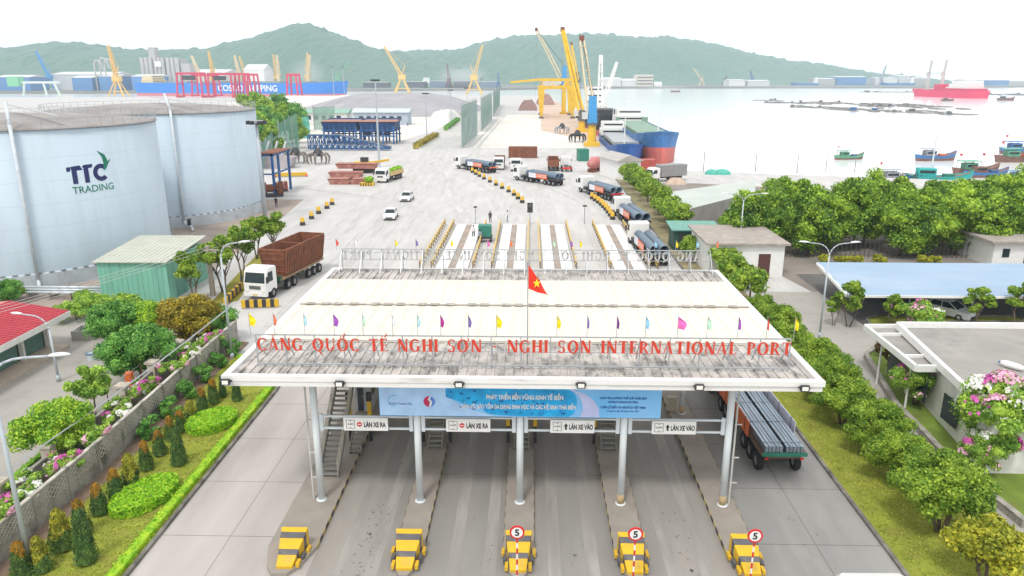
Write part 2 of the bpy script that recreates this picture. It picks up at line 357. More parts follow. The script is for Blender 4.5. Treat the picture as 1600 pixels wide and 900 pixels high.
# lawns, kerbs, beds
kerbm=mat('kerb_concrete',(0.22,0.21,0.19),0.9,0,0.3,1.2,0,(0.07,0.065,0.06),0.8,0.9,sthr=0.45)
def kerb(path,w=0.18,h=0.16):
    mb=MB()
    for a,b in zip(path,path[1:]): mb.bar((a[0],a[1],h/2),(b[0],b[1],h/2),w,h)
    return struct(mb.build('kerb',kerbm))
lawn=[(-17.6,10),(-17.6,46.5),(-17.9,50.5),(-19.4,52.5),(-22.6,53),(-23.8,53),(-23.7,10)]
sheet('lawn',lawn,0.10,grass_m)
kerb([(-17.5,-5),(-17.5,46.5),(-17.8,50.5),(-19.3,52.6),(-22.6,53.1)])
sheet('lawn',[(16.6,-5),(22.2,-5),(22.6,40),(22.4,62),(19.6,62.5),(17.4,60),(16.6,52)],0.10,grass_m)
kerb([(16.5,-5),(16.5,52),(17.3,60),(19.5,62.6)])
# farther strip of ground under the row of trees
verge=mat('dry_verge',(0.27,0.23,0.13),0.95,0,0.25,0.6,0,(0.16,0.17,0.05),0.7,0.4)
sheet('verge',[(17.2,62),(21.5,62),(22.5,100),(22.5,160),(18.3,162),(17.6,110)],0.012,verge)
kerb([(17.1,62.5),(17.4,110),(18.1,162)],0.2,0.15)
path_m=mat('path_concrete',(0.37,0.35,0.32),0.9,0,0.14,0.5,0,(0.25,0.23,0.21),0.5,0.5)
sheet('path',[(22.6,0),(28.5,0),(26.1,35),(28.4,46),(29.2,52),(29.3,60),(45,62.5),(45,72),(22.6,72)],0.006,path_m)
yardg=mat('dusty_yard',(0.24,0.21,0.185),0.95,0,0.2,0.25,0,(0.36,0.33,0.3),0.5,0.2)
sheet('yard_floor',[(28.5,72),(80,72),(95,100),(95,125),(60,140),(34,150),(26,150),(24,100),(26.5,84)],0.008,yardg)
sheet('car_park_floor',[(29.2,60.5),(72,62),(72,80),(29.2,79)],0.014,mat('car_park_asphalt',(0.12,0.115,0.11),0.9,0,0.15,0.4))
# pale patches in the port yard: swept dust, worn tracks
dust=mat('pale_stone_dust',(0.66,0.63,0.58),0.95,0,0.1,0.05)
sheet('dust_patch',[(-18,225),(16,225),(17,260),(16,420),(-14,420),(-20,300)],0.006,dust)
sheet('dust_patch',[(-170,260),(-45,238),(-38,300),(-36,420),(-34,600),(-250,640),(-200,420)],0.006,dust)
tan=mat('tan_quay_dust',(0.55,0.42,0.33),0.95,0,0.12,0.05)
sheet('quay_apron',[(4,300),(22.4,240),(22.4,640),(8,640)],0.010,tan)
sweep=mat('tyre_sweep_darker_concrete',(0.43,0.42,0.405),0.9,0,0.1,0.3,0,(0.51,0.50,0.485),0.95,0.5,sthr=0.4,stretch=(2,0.3,1))
for k,(pts,wd) in enumerate([([(-3,108),(-7,140),(-14,165),(-17,230),(-15,420)],1.1),([(3,108),(2,135),(-4,160),(-12,180)],0.9),([(11,107),(10,125),(4,145),(-6,160)],1.0),([(-9,107),(-14,130),(-22,170),(-27,230),(-26,400)],1.0),([(-18,60),(-19,110),(-22,160),(-28,240)],1.2),([(-21.5,60),(-22.5,110),(-26,160),(-31,240)],1.2),([(-26,95),(-30,140),(-38,170),(-50,190)],1.0),([(-14,107),(-24,128),(-42,140),(-60,150)],1.0)]):
    for o_ in (-1.0,1.0): 
        mb=MB(); P=[Vector((a+o_,b,0.013+0.0006*k)) for a,b in pts]; vs=[]
        for q in P: vs+=[q-Vector((wd/2,0,0)),q+Vector((wd/2,0,0))]
        mb.add(vs,[(2*i+1,2*i+3,2*i+2,2*i) for i in range(len(P)-1)]); struct(mb.build('road_marking',sweep))
grit=mat('brown_grit',(0.34,0.28,0.24),0.95,0,0.2,0.3)
sheet('yard_floor',[(-75,60),(-34.5,62),(-36,86),(-37,101),(-40,128),(-75,128)],0.006,grit)
sheet('yard_floor',[(-80,5),(-23.7,5),(-23.7,43),(-23.9,57),(-28,62),(-44,60),(-80,60)],0.007,path_m)
# central median of the truck road with planters
def stripe_lines(name,pts,wd,m):
    mb=MB()
    for a,b in pts:
        a=Vector(a);b=Vector(b);d=(b-a).normalized();nn=Vector((-d.y,d.x,0))*wd/2
        mb.add([a-nn,a+nn,b+nn,b-nn],[(3,2,1,0)])
    return struct(mb.build(name,m))
wl_=mat('worn_white_line',(0.68,0.67,0.64),0.9,0,0.15,0.7)
stripe_lines('road_marking',[((-15.5,97,.012),(-13,97,.012))],0.18,wl_)
# ------------------------------------------------------------------ toll gate
cream=mat('cream_roof_sheet',(0.68,0.635,0.54),0.6,0,0.04,0.6,0,(0.68,0.63,0.55),0.5,0.35)
dirty=mat('dirty_roof_sheet',(0.48,0.45,0.42),0.85,0,0.22,1.2,0,(0.12,0.11,0.105),0.85,1.6,sthr=0.47,stretch=(1,0.55,1))
GX0,GX1,GY0,GY1,RZ=-14.15,13.35,31.0,50.9,7.62
gate=T('toll_gate','long white canopy on round columns across the toll lanes','toll gate',(-0.4,32.9,0))
def gp(mb,name,m,smooth=False):
    o=mb.build(name,m,gate,smooth=smooth); o.location=(0.4,-32.9,0); return o
mb=MB()
def ribs(mb,y0,y1,z,step,w,h,mi=0):
    x=GX0+0.6
    while x<GX1-0.5:
        mb.b2(x-w/2,x+w/2,y0,y1,z,z+h,mi); x+=step
mb.b2(GX0+0.3,GX1-0.3,GY0+0.3,35.9,RZ-0.12,RZ); ribs(mb,GY0+0.35,35.85,RZ,0.44,0.09,0.07)
gp(mb,'front_roof_sheet',dirty)
mb=MB(); mb.b2(GX0+0.3,GX1-0.3,35.92,41.9,RZ+0.02,RZ+0.14); ribs(mb,35.95,41.85,RZ+0.14,0.9,0.05,0.03)
gp(mb,'middle_roof_sheet',cream)
mb=MB(); mb.b2(GX0+0.3,GX1-0.3,42.1,47.6,RZ+0.04,RZ+0.17); ribs(mb,42.2,47.5,RZ+0.17,0.9,0.05,0.03)
gp(mb,'middle_roof_sheet',cream)
mb=MB(); mb.b2(GX0+0.3,GX1-0.3,47.65,GY1-0.3,RZ-0.1,RZ+0.02); ribs(mb,47.7,GY1-0.35,RZ+0.02,0.47,0.10,0.08)
gp(mb,'rear_roof_sheet',dirty)
seam=mat('gutter_seam',(0.36,0.33,0.30),0.9,0,0.3,3)
mb=MB(); mb.b2(GX0+0.35,GX1-0.35,41.93,42.07,RZ+0.05,RZ+0.2); 
x=GX0+0.7
while x<GX1-1: mb.b2(x,x+0.5,41.8,42.2,RZ+0.201,RZ+0.23); x+=rnd.choice([0.75,0.95,1.3])
gp(mb,'roof_gutter',seam)
fas=mat('white_fascia',(0.74,0.74,0.72),0.6,0,0.05,0.8,0,(0.38,0.35,0.31),0.75,1.3,sthr=0.6,stretch=(0.22,1,1.6))
mb=MB()   # rim of the canopy: a stepped parapet
mb.b2(GX0,GX1,GY0,GY0+0.3,RZ-0.12,RZ+0.14); mb.b2(GX0+0.08,GX1-0.08,GY0+0.05,GY0+0.30,RZ-0.38,RZ-0.122)
mb.b2(GX0,GX1,GY1-0.3,GY1,RZ-0.5,RZ+0.12)
mb.b2(GX0,GX0+0.3,GY0+0.302,GY1-0.302,RZ-0.5,RZ+0.13); mb.b2(GX1-0.3,GX1,GY0+0.302,GY1-0.302,RZ-0.5,RZ+0.13)
mb.b2(3.6,GX1-0.01,GY0-0.03,GY0-0.002,RZ-0.11,RZ+0.12)
gp(mb,'fascia',fas)
mb=MB(); mb.b2(GX0+0.35,GX1-0.35,GY0+0.36,GY1-0.32,RZ-0.36,RZ-0.30); gp(mb,'ceiling_panel',dwhite)
COLX=[-10.55,-5.5,-0.43,4.66,9.78]
colp=mat('column_paint',(0.68,0.73,0.75),0.5,0,0.06,1.0,0,(0.45,0.36,0.25),0.3,1.5,sthr=0.55)
basep=mat('rusty_column_foot',(0.48,0.36,0.20),0.8,0,0.2,4)
me=MB().tube((0,0,0.2),(0,0,7.15),0.175,0.175,16).tube((0,0,0.16),(0,0,0.24),0.27,0.27,12).mesh('column',colp,True)
foot=MB().tube((0,0,0.24),(0,0,0.75),0.178,0.178,16).mesh('column_foot',basep,True)
for y in (32.9,43.4):
    for i,x in enumerate(COLX):
        c=link('column',me,gate,(x+0.4,y-32.9,0))
        if i>=3: link('column_foot',foot,c)
dp=mat('downpipe_grey',(0.50,0.50,0.48),0.6)
for x in (-10.97,10.12):
    mb=MB(); mb.tube((x,32.95,0.2),(x,32.95,7.2),0.05,0.05,8)
    for z in (1.4,2.8,4.6): mb.b2(x-0.06,x+0.3,32.92,32.98,z,z+0.05)
    gp(mb,'downpipe',dp)
for a,b in zip(COLX,COLX[1:]):       # twin rails between the columns that carry the lane signs
    mb=MB(); mb.bar((a+0.2,32.9,4.86),(b-0.2,32.9,4.86),0.09); mb.bar((a+0.2,32.9,4.22),(b-0.2,32.9,4.22),0.09)
    for x in (a+0.3,b-0.3): mb.b2(x-0.09,x+0.09,32.84,32.96,4.1,4.98)
    gp(mb,'cross_rail',palegrey)
mb=MB()
for x in COLX:
    mb.bar((x,31.4,7.16),(x,50.4,7.16),0.16,0.2)
for y in (31.8,32.9,43.4,49.9): mb.b2(GX0+0.5,GX1-0.5,y-0.08,y+0.08,6.97,7.05)
gp(mb,'roof_beam',palegrey)
for px,py in ((352,597),(530,600),(717,601),(908,602),(1093,605),(1258,607)):   # floodlights on the front fascia
    p=hz(px,py,GY0-0.2)
    t=T('floodlight','square floodlight bolted under the canopy front, %s'%{352:'at its far left corner',530:'above the tall left stair',717:'over the second lane sign from the left',908:'over the third lane sign from the left',1093:'beyond the right end of the blue banner',1258:'at its far right corner'}[px],'floodlight',(p.x,GY0-0.05,p.z),0,'floodlights along the canopy front')
    MB().b2(-0.19,0.19,-0.2,-0.06,-0.14,0.13).build('lamp_housing',dark,t)
    MB().quad((-0.14,-0.204,-0.1),(0.14,-0.204,-0.1),(0.14,-0.204,0.09),(-0.14,-0.204,0.09)).build('lens',mat('lamp_lens',(0.75,0.75,0.7),0.15),t)
    MB().b2(-0.24,-0.2,-0.16,0.04,-0.03,0.03).b2(0.2,0.24,-0.16,0.04,-0.03,0.03).b2(-0.24,0.24,0.0,0.046,-0.03,0.03).build('bracket',dark,t)
# --------------------------------------------- serif capitals for the roof sign (thick stems, thin bars, small serifs)
TK,TN=0.24,0.11
def ring(cx,cy,ro,so,ri,si,a0,a1,n=14):
    out=[]
    for k in range(n):
        t0=R(a0+(a1-a0)*k/n); t1=R(a0+(a1-a0)*(k+1)/n)
        out.append([(cx+ro*math.cos(t0),cy+so*math.sin(t0)),(cx+ro*math.cos(t1),cy+so*math.sin(t1)),(cx+ri*math.cos(t1),cy+si*math.sin(t1)),(cx+ri*math.cos(t0),cy+si*math.sin(t0))])
    return out
def rc_(x0,y0,x1,y1): return [(x0,y0),(x1,y0),(x1,y1),(x0,y1)]
def stem(x,w=TK,y0=0,y1=1): return [rc_(x,y0,x+w,y1)]+([rc_(x-0.06,0,x+w+0.06,0.05)] if y0==0 else [])+([rc_(x-0.06,0.95,x+w+0.06,1)] if y1==1 else [])
def slant(x0,y0,x1,y1,w): return [[(x0,y0),(x0+w,y0),(x1+w,y1),(x1,y1)]]
GL={}
GL['I']=(0.33,stem(0.07))
GL['N']=(0.86,stem(0.08,TN)+stem(0.70,TN)+slant(0.56,0,0.04,1,0.26))
GL['H']=(0.86,stem(0.07)+stem(0.60)+[rc_(0.2,0.47,0.65,0.47+TN)])
GL['T']=(0.74,stem(0.275,TK,0,0.97)+[rc_(0.02,0.93,0.72,1),rc_(0.02,0.8,0.07,1),rc_(0.67,0.8,0.72,1)])
GL['E']=(0.66,stem(0.07)+[rc_(0.2,0.93,0.6,1),rc_(0.2,0,0.63,0.07),rc_(0.2,0.48,0.52,0.55),rc_(0.55,0.82,0.6,1),rc_(0.58,0,0.63,0.18),rc_(0.48,0.42,0.52,0.6)])
GL['L']=(0.63,stem(0.07)+[rc_(0.2,0,0.6,0.07),rc_(0.55,0,0.6,0.2)])
GL['A']=(0.86,slant(0.05,0,0.40,1,0.075)+slant(0.60,0,0.33,1,0.2)+[rc_(0.2,0.3,0.66,0.36),rc_(0.0,0,0.19,0.05),rc_(0.55,0,0.86,0.05)])
GL['O']=(0.92,ring(0.46,0.5,0.46,0.52,0.21,0.43,0,360,24))
GL['Q']=(0.92,GL['O'][1]+slant(0.62,-0.22,0.42,0.1,0.17))
GL['C']=(0.80,ring(0.46,0.5,0.46,0.52,0.21,0.43,48,312,18)+[rc_(0.70,0.70,0.75,0.95),rc_(0.70,0.06,0.75,0.25)])
GL['G']=(0.88,ring(0.46,0.5,0.46,0.52,0.21,0.43,48,312,18)+[rc_(0.70,0.70,0.75,0.95),rc_(0.62,0.08,0.80,0.42),rc_(0.55,0.40,0.86,0.45)])
GL['U']=(0.86,[rc_(0.09,0.35,0.27,1),rc_(0.68,0.35,0.75,1),rc_(0.03,0.95,0.33,1),rc_(0.62,0.95,0.81,1)]+ring(0.42,0.36,0.33,0.38,0.15,0.29,180,360,12))
GL['P']=(0.70,stem(0.07)+ring(0.30,0.73,0.36,0.27,0.17,0.2,-90,90,12)+[rc_(0.2,0.93,0.31,1),rc_(0.2,0.46,0.31,0.53)])
GL['R']=(0.82,stem(0.07)+ring(0.30,0.73,0.36,0.27,0.17,0.2,-90,90,12)+[rc_(0.2,0.93,0.31,1),rc_(0.2,0.46,0.31,0.53)]+slant(0.62,0,0.28,0.5,0.19)+[rc_(0.6,0,0.86,0.05)])
GL['S']=(0.66,ring(0.32,0.74,0.28,0.28,0.13,0.2,30,250,12)+ring(0.32,0.27,0.29,0.29,0.12,0.2,-150,92,14)+[rc_(0.53,0.72,0.58,0.98),rc_(0.04,0.02,0.09,0.3)])
GL['-']=(0.5,[rc_(0.1,0.42,0.42,0.52)])
hat=lambda cx:[[(cx-0.2,1.08),(cx-0.12,1.08),(cx+0.02,1.27),(cx-0.04,1.27)],[(cx+0.16,1.08),(cx+0.24,1.08),(cx+0.06,1.27),(cx,1.27)]]
acute=lambda cx:[[(cx,1.22),(cx+0.06,1.2),(cx+0.22,1.42),(cx+0.12,1.44)]]
GL['Ả']=(GL['A'][0],GL['A'][1]+ring(0.42,1.22,0.09,0.09,0.03,0.03,-60,160,8)+[rc_(0.41,1.05,0.46,1.15)])
GL['Ố']=(GL['O'][0],GL['O'][1]+hat(0.44)+acute(0.56))
GL['Ế']=(GL['E'][0],GL['E'][1]+hat(0.33)+acute(0.45))
GL['Ơ']=(GL['O'][0]+0.08,GL['O'][1]+ring(0.84,0.98,0.15,0.16,0.07,0.06,-80,90,6))
redletter=mat('red_orange_letter_face',(0.58,0.045,0.018),0.5,0,0.05,2)
greyback=mat('grey_letter_back',(0.50,0.50,0.49),0.6,0,0.1,2)
GM={}
def glyph(ch,h):
    if ch in GM: return GM[ch]
    mb=MB()
    for i,p in enumerate(GL[ch][1]):
        k=0.0012*i; n=len(p)
        ar=sum(p[j][0]*p[(j+1)%n][1]-p[(j+1)%n][0]*p[j][1] for j in range(n))
        if ar<0: p=p[::-1]
        vs=[(q[0]*h*0.93,-0.03-k,q[1]*h) for q in p]+[(q[0]*h*0.93,0.03+k,q[1]*h) for q in p]
        mb.add(vs,[tuple(range(n)),tuple(range(2*n-1,n-1,-1))]+[((j+1)%n,j,j+n,(j+1)%n+n) for j in range(n)],[0]+[1]*(n+1))
    GM[ch]=mb.mesh('letter',[redletter,greyback]); return GM[ch]
SIGN='CẢNG QUỐC TẾ NGHI SƠN - NGHI SON INTERNATIONAL PORT'
def roofsign(label,cx,y,rz,x0,x1):
    s=T('rooftop_sign',label,'sign',(cx,y,RZ),rz,'letter signs on the canopy')
    W=x1-x0; h=0.62; tot=sum(GL[c][0] if c!=' ' else 0.55 for c in SIGN); ls=(W-tot*h*0.93)/len(SIGN)
    x=-W/2+0.08
    for c in SIGN:
        if c!=' ':
            link('letter',glyph(c,h),s,(x,-0.1,0.88)); x+=GL[c][0]*h*0.93+ls
        else: x+=0.55*h*0.93+ls
    mb=MB(); mb.bar((-W/2,0,1.62),(W/2,0,1.62),0.06); mb.bar((-W/2,0,0.86),(W/2,0,0.86),0.04); mb.bar((-W/2,-0.02,1.38),(W/2,-0.02,1.38),0.03)
    mb.bar((-W/2,-0.03,0.16),(W/2,-0.03,0.16),0.07)
    n=18
    for i in range(n+1):
        xx=-W/2+W*i/n; mb.bar((xx,0,0.04),(xx,0,1.62),0.055); mb.bar((xx,0.0,1.5),(xx+0.02,1.1,0.14),0.045)
    mb.build('sign_frame',steel,s); return s
SX0,SX1=-12.95,12.15
roofsign('long row of red orange capital letters on the front of the canopy',(SX0+SX1)/2,32.5,0,SX0,SX1)
roofsign('long row of grey letters seen from behind on the far edge of the canopy',-0.35,50.4,PI,-13.3,12.6)
PC={'yellow':(0.85,0.68,0.01),'orange':(0.8,0.2,0.07),'pale blue':(0.45,0.72,0.8),'purple':(0.36,0.1,0.5),'mint':(0.5,0.8,0.6),'white':(0.8,0.8,0.8),'magenta':(0.45,0.03,0.3),'slate violet':(0.22,0.16,0.42),'sky blue':(0.3,0.6,0.8),'pink':(0.8,0.16,0.5),'red':(0.75,0.08,0.06),'dark purple':(0.2,0.03,0.25)}
def pennant(px,colr,Y,z0,z1,label,wd,h=0.6,flip=1,group='pennants above the front letters'):
    x=hz(px,527,Y).x
    t=T('pennant',label,'flag',(x,Y,z0),0,group)
    mb=MB(); mb.tube((0,0,0),(0,0,z1-z0),0.016,0.012,6); mb.build('pole',steel,t)
    mb=MB(); n=7; vs=[]; H=z1-z0
    for j in range(n):
        u=j/(n-1); prof=math.sin(min(1,u*1.6)*PI/2)*(1 if u<0.62 else 1-(u-0.62)*0.9)
        zt=H-0.02-h*u
        vs+= [(0.013,0,zt),(0.013+flip*wd*prof*0.55,0.05*math.sin(u*7),zt-0.03),(0.013+flip*wd*prof,-0.05*math.cos(u*6),zt-0.06)]
    mb.add(vs,[f for j in range(n-1) for f in ((3*j,3*j+3,3*j+4,3*j+1),(3*j+1,3*j+4,3*j+5,3*j+2))])
    mb.build('cloth',mat('cloth_'+colr.replace(' ','_'),PC[colr],0.8),t)
FP=[(392,'yellow',0.3,'at the left end, above the first letter'),(430,'orange',0.12,'second from the left end'),(477,'pale blue',0.14,'above the word QUỐC'),(523,'purple',0.22,'above the gap after QUỐC'),(568,'mint',0.1,'above the letters TẾ'),(614,'white',0.15,'above the first NGHI'),(653,'pale blue',0.14,'above the end of the first NGHI'),(689,'magenta',0.16,'above the word SƠN'),(732,'slate violet',0.15,'left of the hyphen'),(776,'yellow',0.26,'left of the national flag'),(870,'yellow',0.18,'above the word SON'),(917,'slate violet',0.1,'above the I of INTERNATIONAL'),(963,'dark purple',0.12,'above the ER of INTERNATIONAL'),(1008,'sky blue',0.18,'above the middle of INTERNATIONAL'),(1058,'pink',0.42,'above the O of INTERNATIONAL'),(1104,'mint',0.2,'above the last A of INTERNATIONAL'),(1152,'purple',0.14,'above the gap before PORT'),(1197,'red',0.1,'above the word PORT'),(1240,'yellow',0.2,'at the right end of the letters')]
for px,c,wd,where in FP: pennant(px,c,32.42,RZ+1.62,RZ+2.75,'%s pennant %s'%(c,where),wd,0.62)
BP=[(535,'red','at its left end'),(563,'white','second from its left end'),(624,'yellow','left of the weighbridges'),(655,'slate violet','between two yellow ones'),(708,'yellow','in front of the leftmost weighbridge'),(763,'pink','in front of the green cart'),(797,'orange','in front of the second weighbridge'),(862,'mint','in front of the third weighbridge'),(888,'purple','right of the third weighbridge'),(902,'yellow','between the two right weighbridges'),(950,'white','in front of the rightmost weighbridge'),(1015,'sky blue','before the nearest truck'),(1047,'yellow','beside the green kiosk'),(1078,'sky blue','in front of the green kiosk'),(1108,'orange','at its right end')]
for px,c,where in BP: 
    pennant(px,c,50.35,RZ+1.62,RZ+2.4,'%s pennant on the rear sign of the canopy, %s'%(c,where),0.17,0.5,1,'pennants above the rear sign')
# national flag
fl=T('national_flag','large red flag with yellow star on a tall pole above the canopy sign','flag',(hz(824,560,33.0).x,33.0,RZ+0.02))
MB().tube((0,0,0),(0,0,5.05),0.035,0.022,8).tube((0,0,5.05),(0,0,5.12),0.05,0.05,8).build('pole',steel,fl)
mb=MB(); n1,n2=12,8; vs=[]
for i in range(n1+1):
    u=i/n1
    for j in range(n2+1):
        v=j/n2
        vs.append((0.03+u*0.95*(0.55+0.45*v),0.16*math.sin(u*7+v*2)*u,4.95-v*1.15-u*0.75*(1-v*0.55)-0.1*u*math.sin(v*3)))
mb.add(vs,[(i*(n2+1)+j,i*(n2+1)+j+1,(i+1)*(n2+1)+j+1,(i+1)*(n2+1)+j) for i in range(n1) for j in range(n2)])
o=mb.build('cloth',mat('flag_red',(0.78,0.04,0.02),0.7,0,0.05),fl,smooth=True)
st=MB(); c0=(0.42,-0.14,4.1); pts=[]
for k in range(10):
    rr_=0.24 if k%2==0 else 0.1; a=PI/2+k*PI/5; pts.append((c0[0]+rr_*math.cos(a)*0.8,c0[1]-0.0,c0[2]+rr_*math.sin(a)))
st.add(pts+[(c0[0],c0[1]-0.01,c0[2])],[(k,(k+1)%10,10) for k in range(10)]); st.build('star',mat('star_yellow',(0.9,0.7,0.03),0.7),fl)
# ------------------------------------------------------------------ banner and lane signs
bn=T('banner','long blue banner with white Vietnamese text hung under the canopy','banner',(-0.45,32.45,5.15))
BW,BH=13.55,1.5
MB().b2(-BW/2,BW/2,0,0.05,0,BH).build('banner_sheet',mat('banner_blue',(0.17,0.52,0.92),0.6,0,0.06,0.4,col2=(0.30,0.60,0.95)),bn)
pal=mat('banner_pale_blue',(0.42,0.64,0.95),0.6); deep=mat('banner_sea_blue',(0.02,0.42,0.88),0.6,0,0.3,1.2,0,(0.01,0.22,0.60),0.8,1.6,sthr=0.52)
def patch(name,poly,m,y): 
    mb=MB(); mb.add([(p[0],y,p[1]) for p in poly],[tuple(range(len(poly)))]); return mb.build(name,m,bn)
patch('pale_panel',[(-BW/2+0.02,0.02),(-1.2,0.02),(-2.8,0.5),(-3.4,1.0),(-3.3,BH-0.02),(-BW/2+0.02,BH-0.02)],pal,-0.004)
sea=[(-3.55,BH-0.03)]+[(-3.55+0.1*math.sin(k*2.1)+0.42*k,max(0.03,1.0-0.16*k-0.06*math.sin(k*3))) for k in range(0,7)]+[(0,0.03),(2.15,0.03)]+[(2.3+0.45*math.cos(a),0.75+0.72*math.sin(a)) for a in [k*PI/12-PI/2 for k in range(13)]]
patch('sea_shape',sea,deep,-0.008)
patch('pale_swoosh',[(2.9,0.03),(3.85,0.03),(3.8,0.5),(3.55,0.9),(3.1,1.25),(2.5,BH-0.03),(2.35,BH-0.03),(2.8,1.2),(3.0,0.8),(3.05,0.4)],mat('banner_lilac',(0.55,0.60,0.90),0.6),-0.012)
mb=MB()
for k in range(46):
    cx=rnd.uniform(-3.3,2.3); cz=rnd.uniform(0.1,1.4)
    a=rnd.uniform(0,3); ll=rnd.uniform(0.04,0.12); q=[]
    for t in (0,1.2,PI,PI+1.2): q.append((cx+ll*math.cos(t+a),-0.013-0.0001*k,cz+ll*0.6*math.sin(t+a)))
    mb.add(q,[(0,1,2,3)])
mb.build('fish_marks',mat('banner_dark_marks',(0.015,0.12,0.35),0.6),bn)
TW=white; TD=mat('banner_dark_text',(0.02,0.10,0.35),0.6)
text('banner_text','PHÁT TRIỂN BỀN VỮNG KINH TẾ BIỂN',0.30,TW,bn,(0.25,-0.022,1.02),xs=0.70,bold=0.010)
text('banner_text','GẮN VỚI BẢO TỒN ĐA DẠNG SINH HỌC VÀ CÁC HỆ SINH THÁI BIỂN',0.29,TW,bn,(-0.05,-0.022,0.52),xs=0.60,bold=0.010)
text('banner_text','NGÀY ĐẠI DƯƠNG THẾ GIỚI NĂM 2024',0.155,TD,bn,(4.95,-0.016,1.03),xs=0.8,bold=0.003)
text('banner_text','(WORLD OCEANS DAY 2024)',0.135,TD,bn,(4.95,-0.016,0.83),xs=0.8,bold=0.003)
text('banner_text','TUẦN LỄ BIỂN VÀ HẢI ĐẢO VIỆT NAM',0.155,TD,bn,(4.95,-0.016,0.55),xs=0.8,bold=0.003)
text('banner_text','Từ ngày 01 đến 08 tháng 6 năm 2024',0.11,TD,bn,(4.95,-0.016,0.36),xs=0.9)
text('banner_text','World Oceans Day',0.17,TD,bn,(-5.75,-0.010,0.63),xs=0.85)
def disc(name,cx,cz,r0,r1,a0,a1,m,y,n=18):
    mb=MB()
    for p in ring(cx,cz,r1,r1,r0,r0,a0,a1,n): mb.add([(q[0],y,q[1]) for q in p],[(0,1,2,3)])
    return mb.build(name,m,bn)
disc('logo_arc',-6.05,0.78,0.27,0.30,60,280,mat('logo_cyan',(0.05,0.4,0.7),0.6),-0.012)
disc('logo_disc',-4.35,0.76,0.0,0.28,90,270,mat('logo_red',(0.55,0.03,0.1),0.6),-0.012); disc('logo_disc',-4.35,0.76,0.0,0.28,-90,90,mat('logo_blue',(0.1,0.25,0.7),0.6),-0.012)
patch('logo_swirl',[(-4.32,1.04),(-4.42,0.86),(-4.30,0.74),(-4.38,0.5),(-4.28,0.5),(-4.20,0.74),(-4.32,0.88),(-4.26,1.03)],white,-0.016)
for i,(x0,x1) in enumerate(((537,606),(697,766),(860,929),(1019,1088))):
    a=hz(x0,666,32.7); b=hz(x1,666,32.7); W=b.x-a.x; out=i<2
    lab=['white lane sign LÀN XE RA between the first and second columns from the left','white lane sign LÀN XE RA between the second and middle columns','white lane sign LÀN XE VÀO with arrow just right of the middle column','white lane sign LÀN XE VÀO with arrow, rightmost of the four'][i]
    s=T('lane_sign',lab,'sign',((a.x+b.x)/2,32.72,4.18),0,'lane signs under the canopy')
    MB().b2(-W/2,W/2,0,0.1,0,0.68).build('sign_panel',white,s)
    blk=mat('sign_black',(0.02,0.02,0.02),0.5)
    mb=MB(); 
    for q in ((-W/2+0.12,-W/2+0.56,0.1,0.13),(-W/2+0.12,-W/2+0.56,0.55,0.58),(-W/2+0.12,-W/2+0.15,0.131,0.549),(-W/2+0.53,-W/2+0.56,0.131,0.549)): mb.b2(q[0],q[1],-0.006,0,q[2],q[3])
    cxx=-W/2+0.34
    mb.add([(cxx-0.05,-0.006,0.54),(cxx+0.05,-0.006,0.54),(cxx,-0.006,0.47)],[(2,1,0)]); mb.add([(cxx-0.05,-0.006,0.14),(cxx+0.05,-0.006,0.14),(cxx,-0.006,0.21)],[(0,1,2)])
    mb.build('height_symbol',mat('sign_grey',(0.3,0.3,0.3),0.5),s)
    text('sign_text','4.4M',0.15,blk,s,(cxx,-0.006,0.34))
    if out:
        mb=MB()
        for p in ring(-W/2+0.78,0.34,0.13,0.13,0,0,0,360,16): mb.add([(q[0],-0.005,q[1]) for q in p],[(0,1,2,3)])
        mb.build('no_entry_symbol',red,s); MB().b2(-W/2+0.70,-W/2+0.86,-0.012,-0.007,0.315,0.365).build('white_bar',white,s)
        text('sign_text','LÀN XE RA',0.36,blk,s,(0.44,-0.006,0.31),xs=0.60,bold=0.012)
    else:
        cx=-W/2+0.76; mb=MB(); mb.b2(cx-0.045,cx+0.045,-0.007,-0.001,0.18,0.36); mb.add([(cx-0.11,-0.006,0.36),(cx+0.11,-0.006,0.36),(cx,-0.006,0.52)],[(0,1,2)])
        mb.build('arrow',blk,s); text('sign_text','LÀN XE VÀO',0.36,blk,s,(0.42,-0.006,0.31),xs=0.56,bold=0.012)
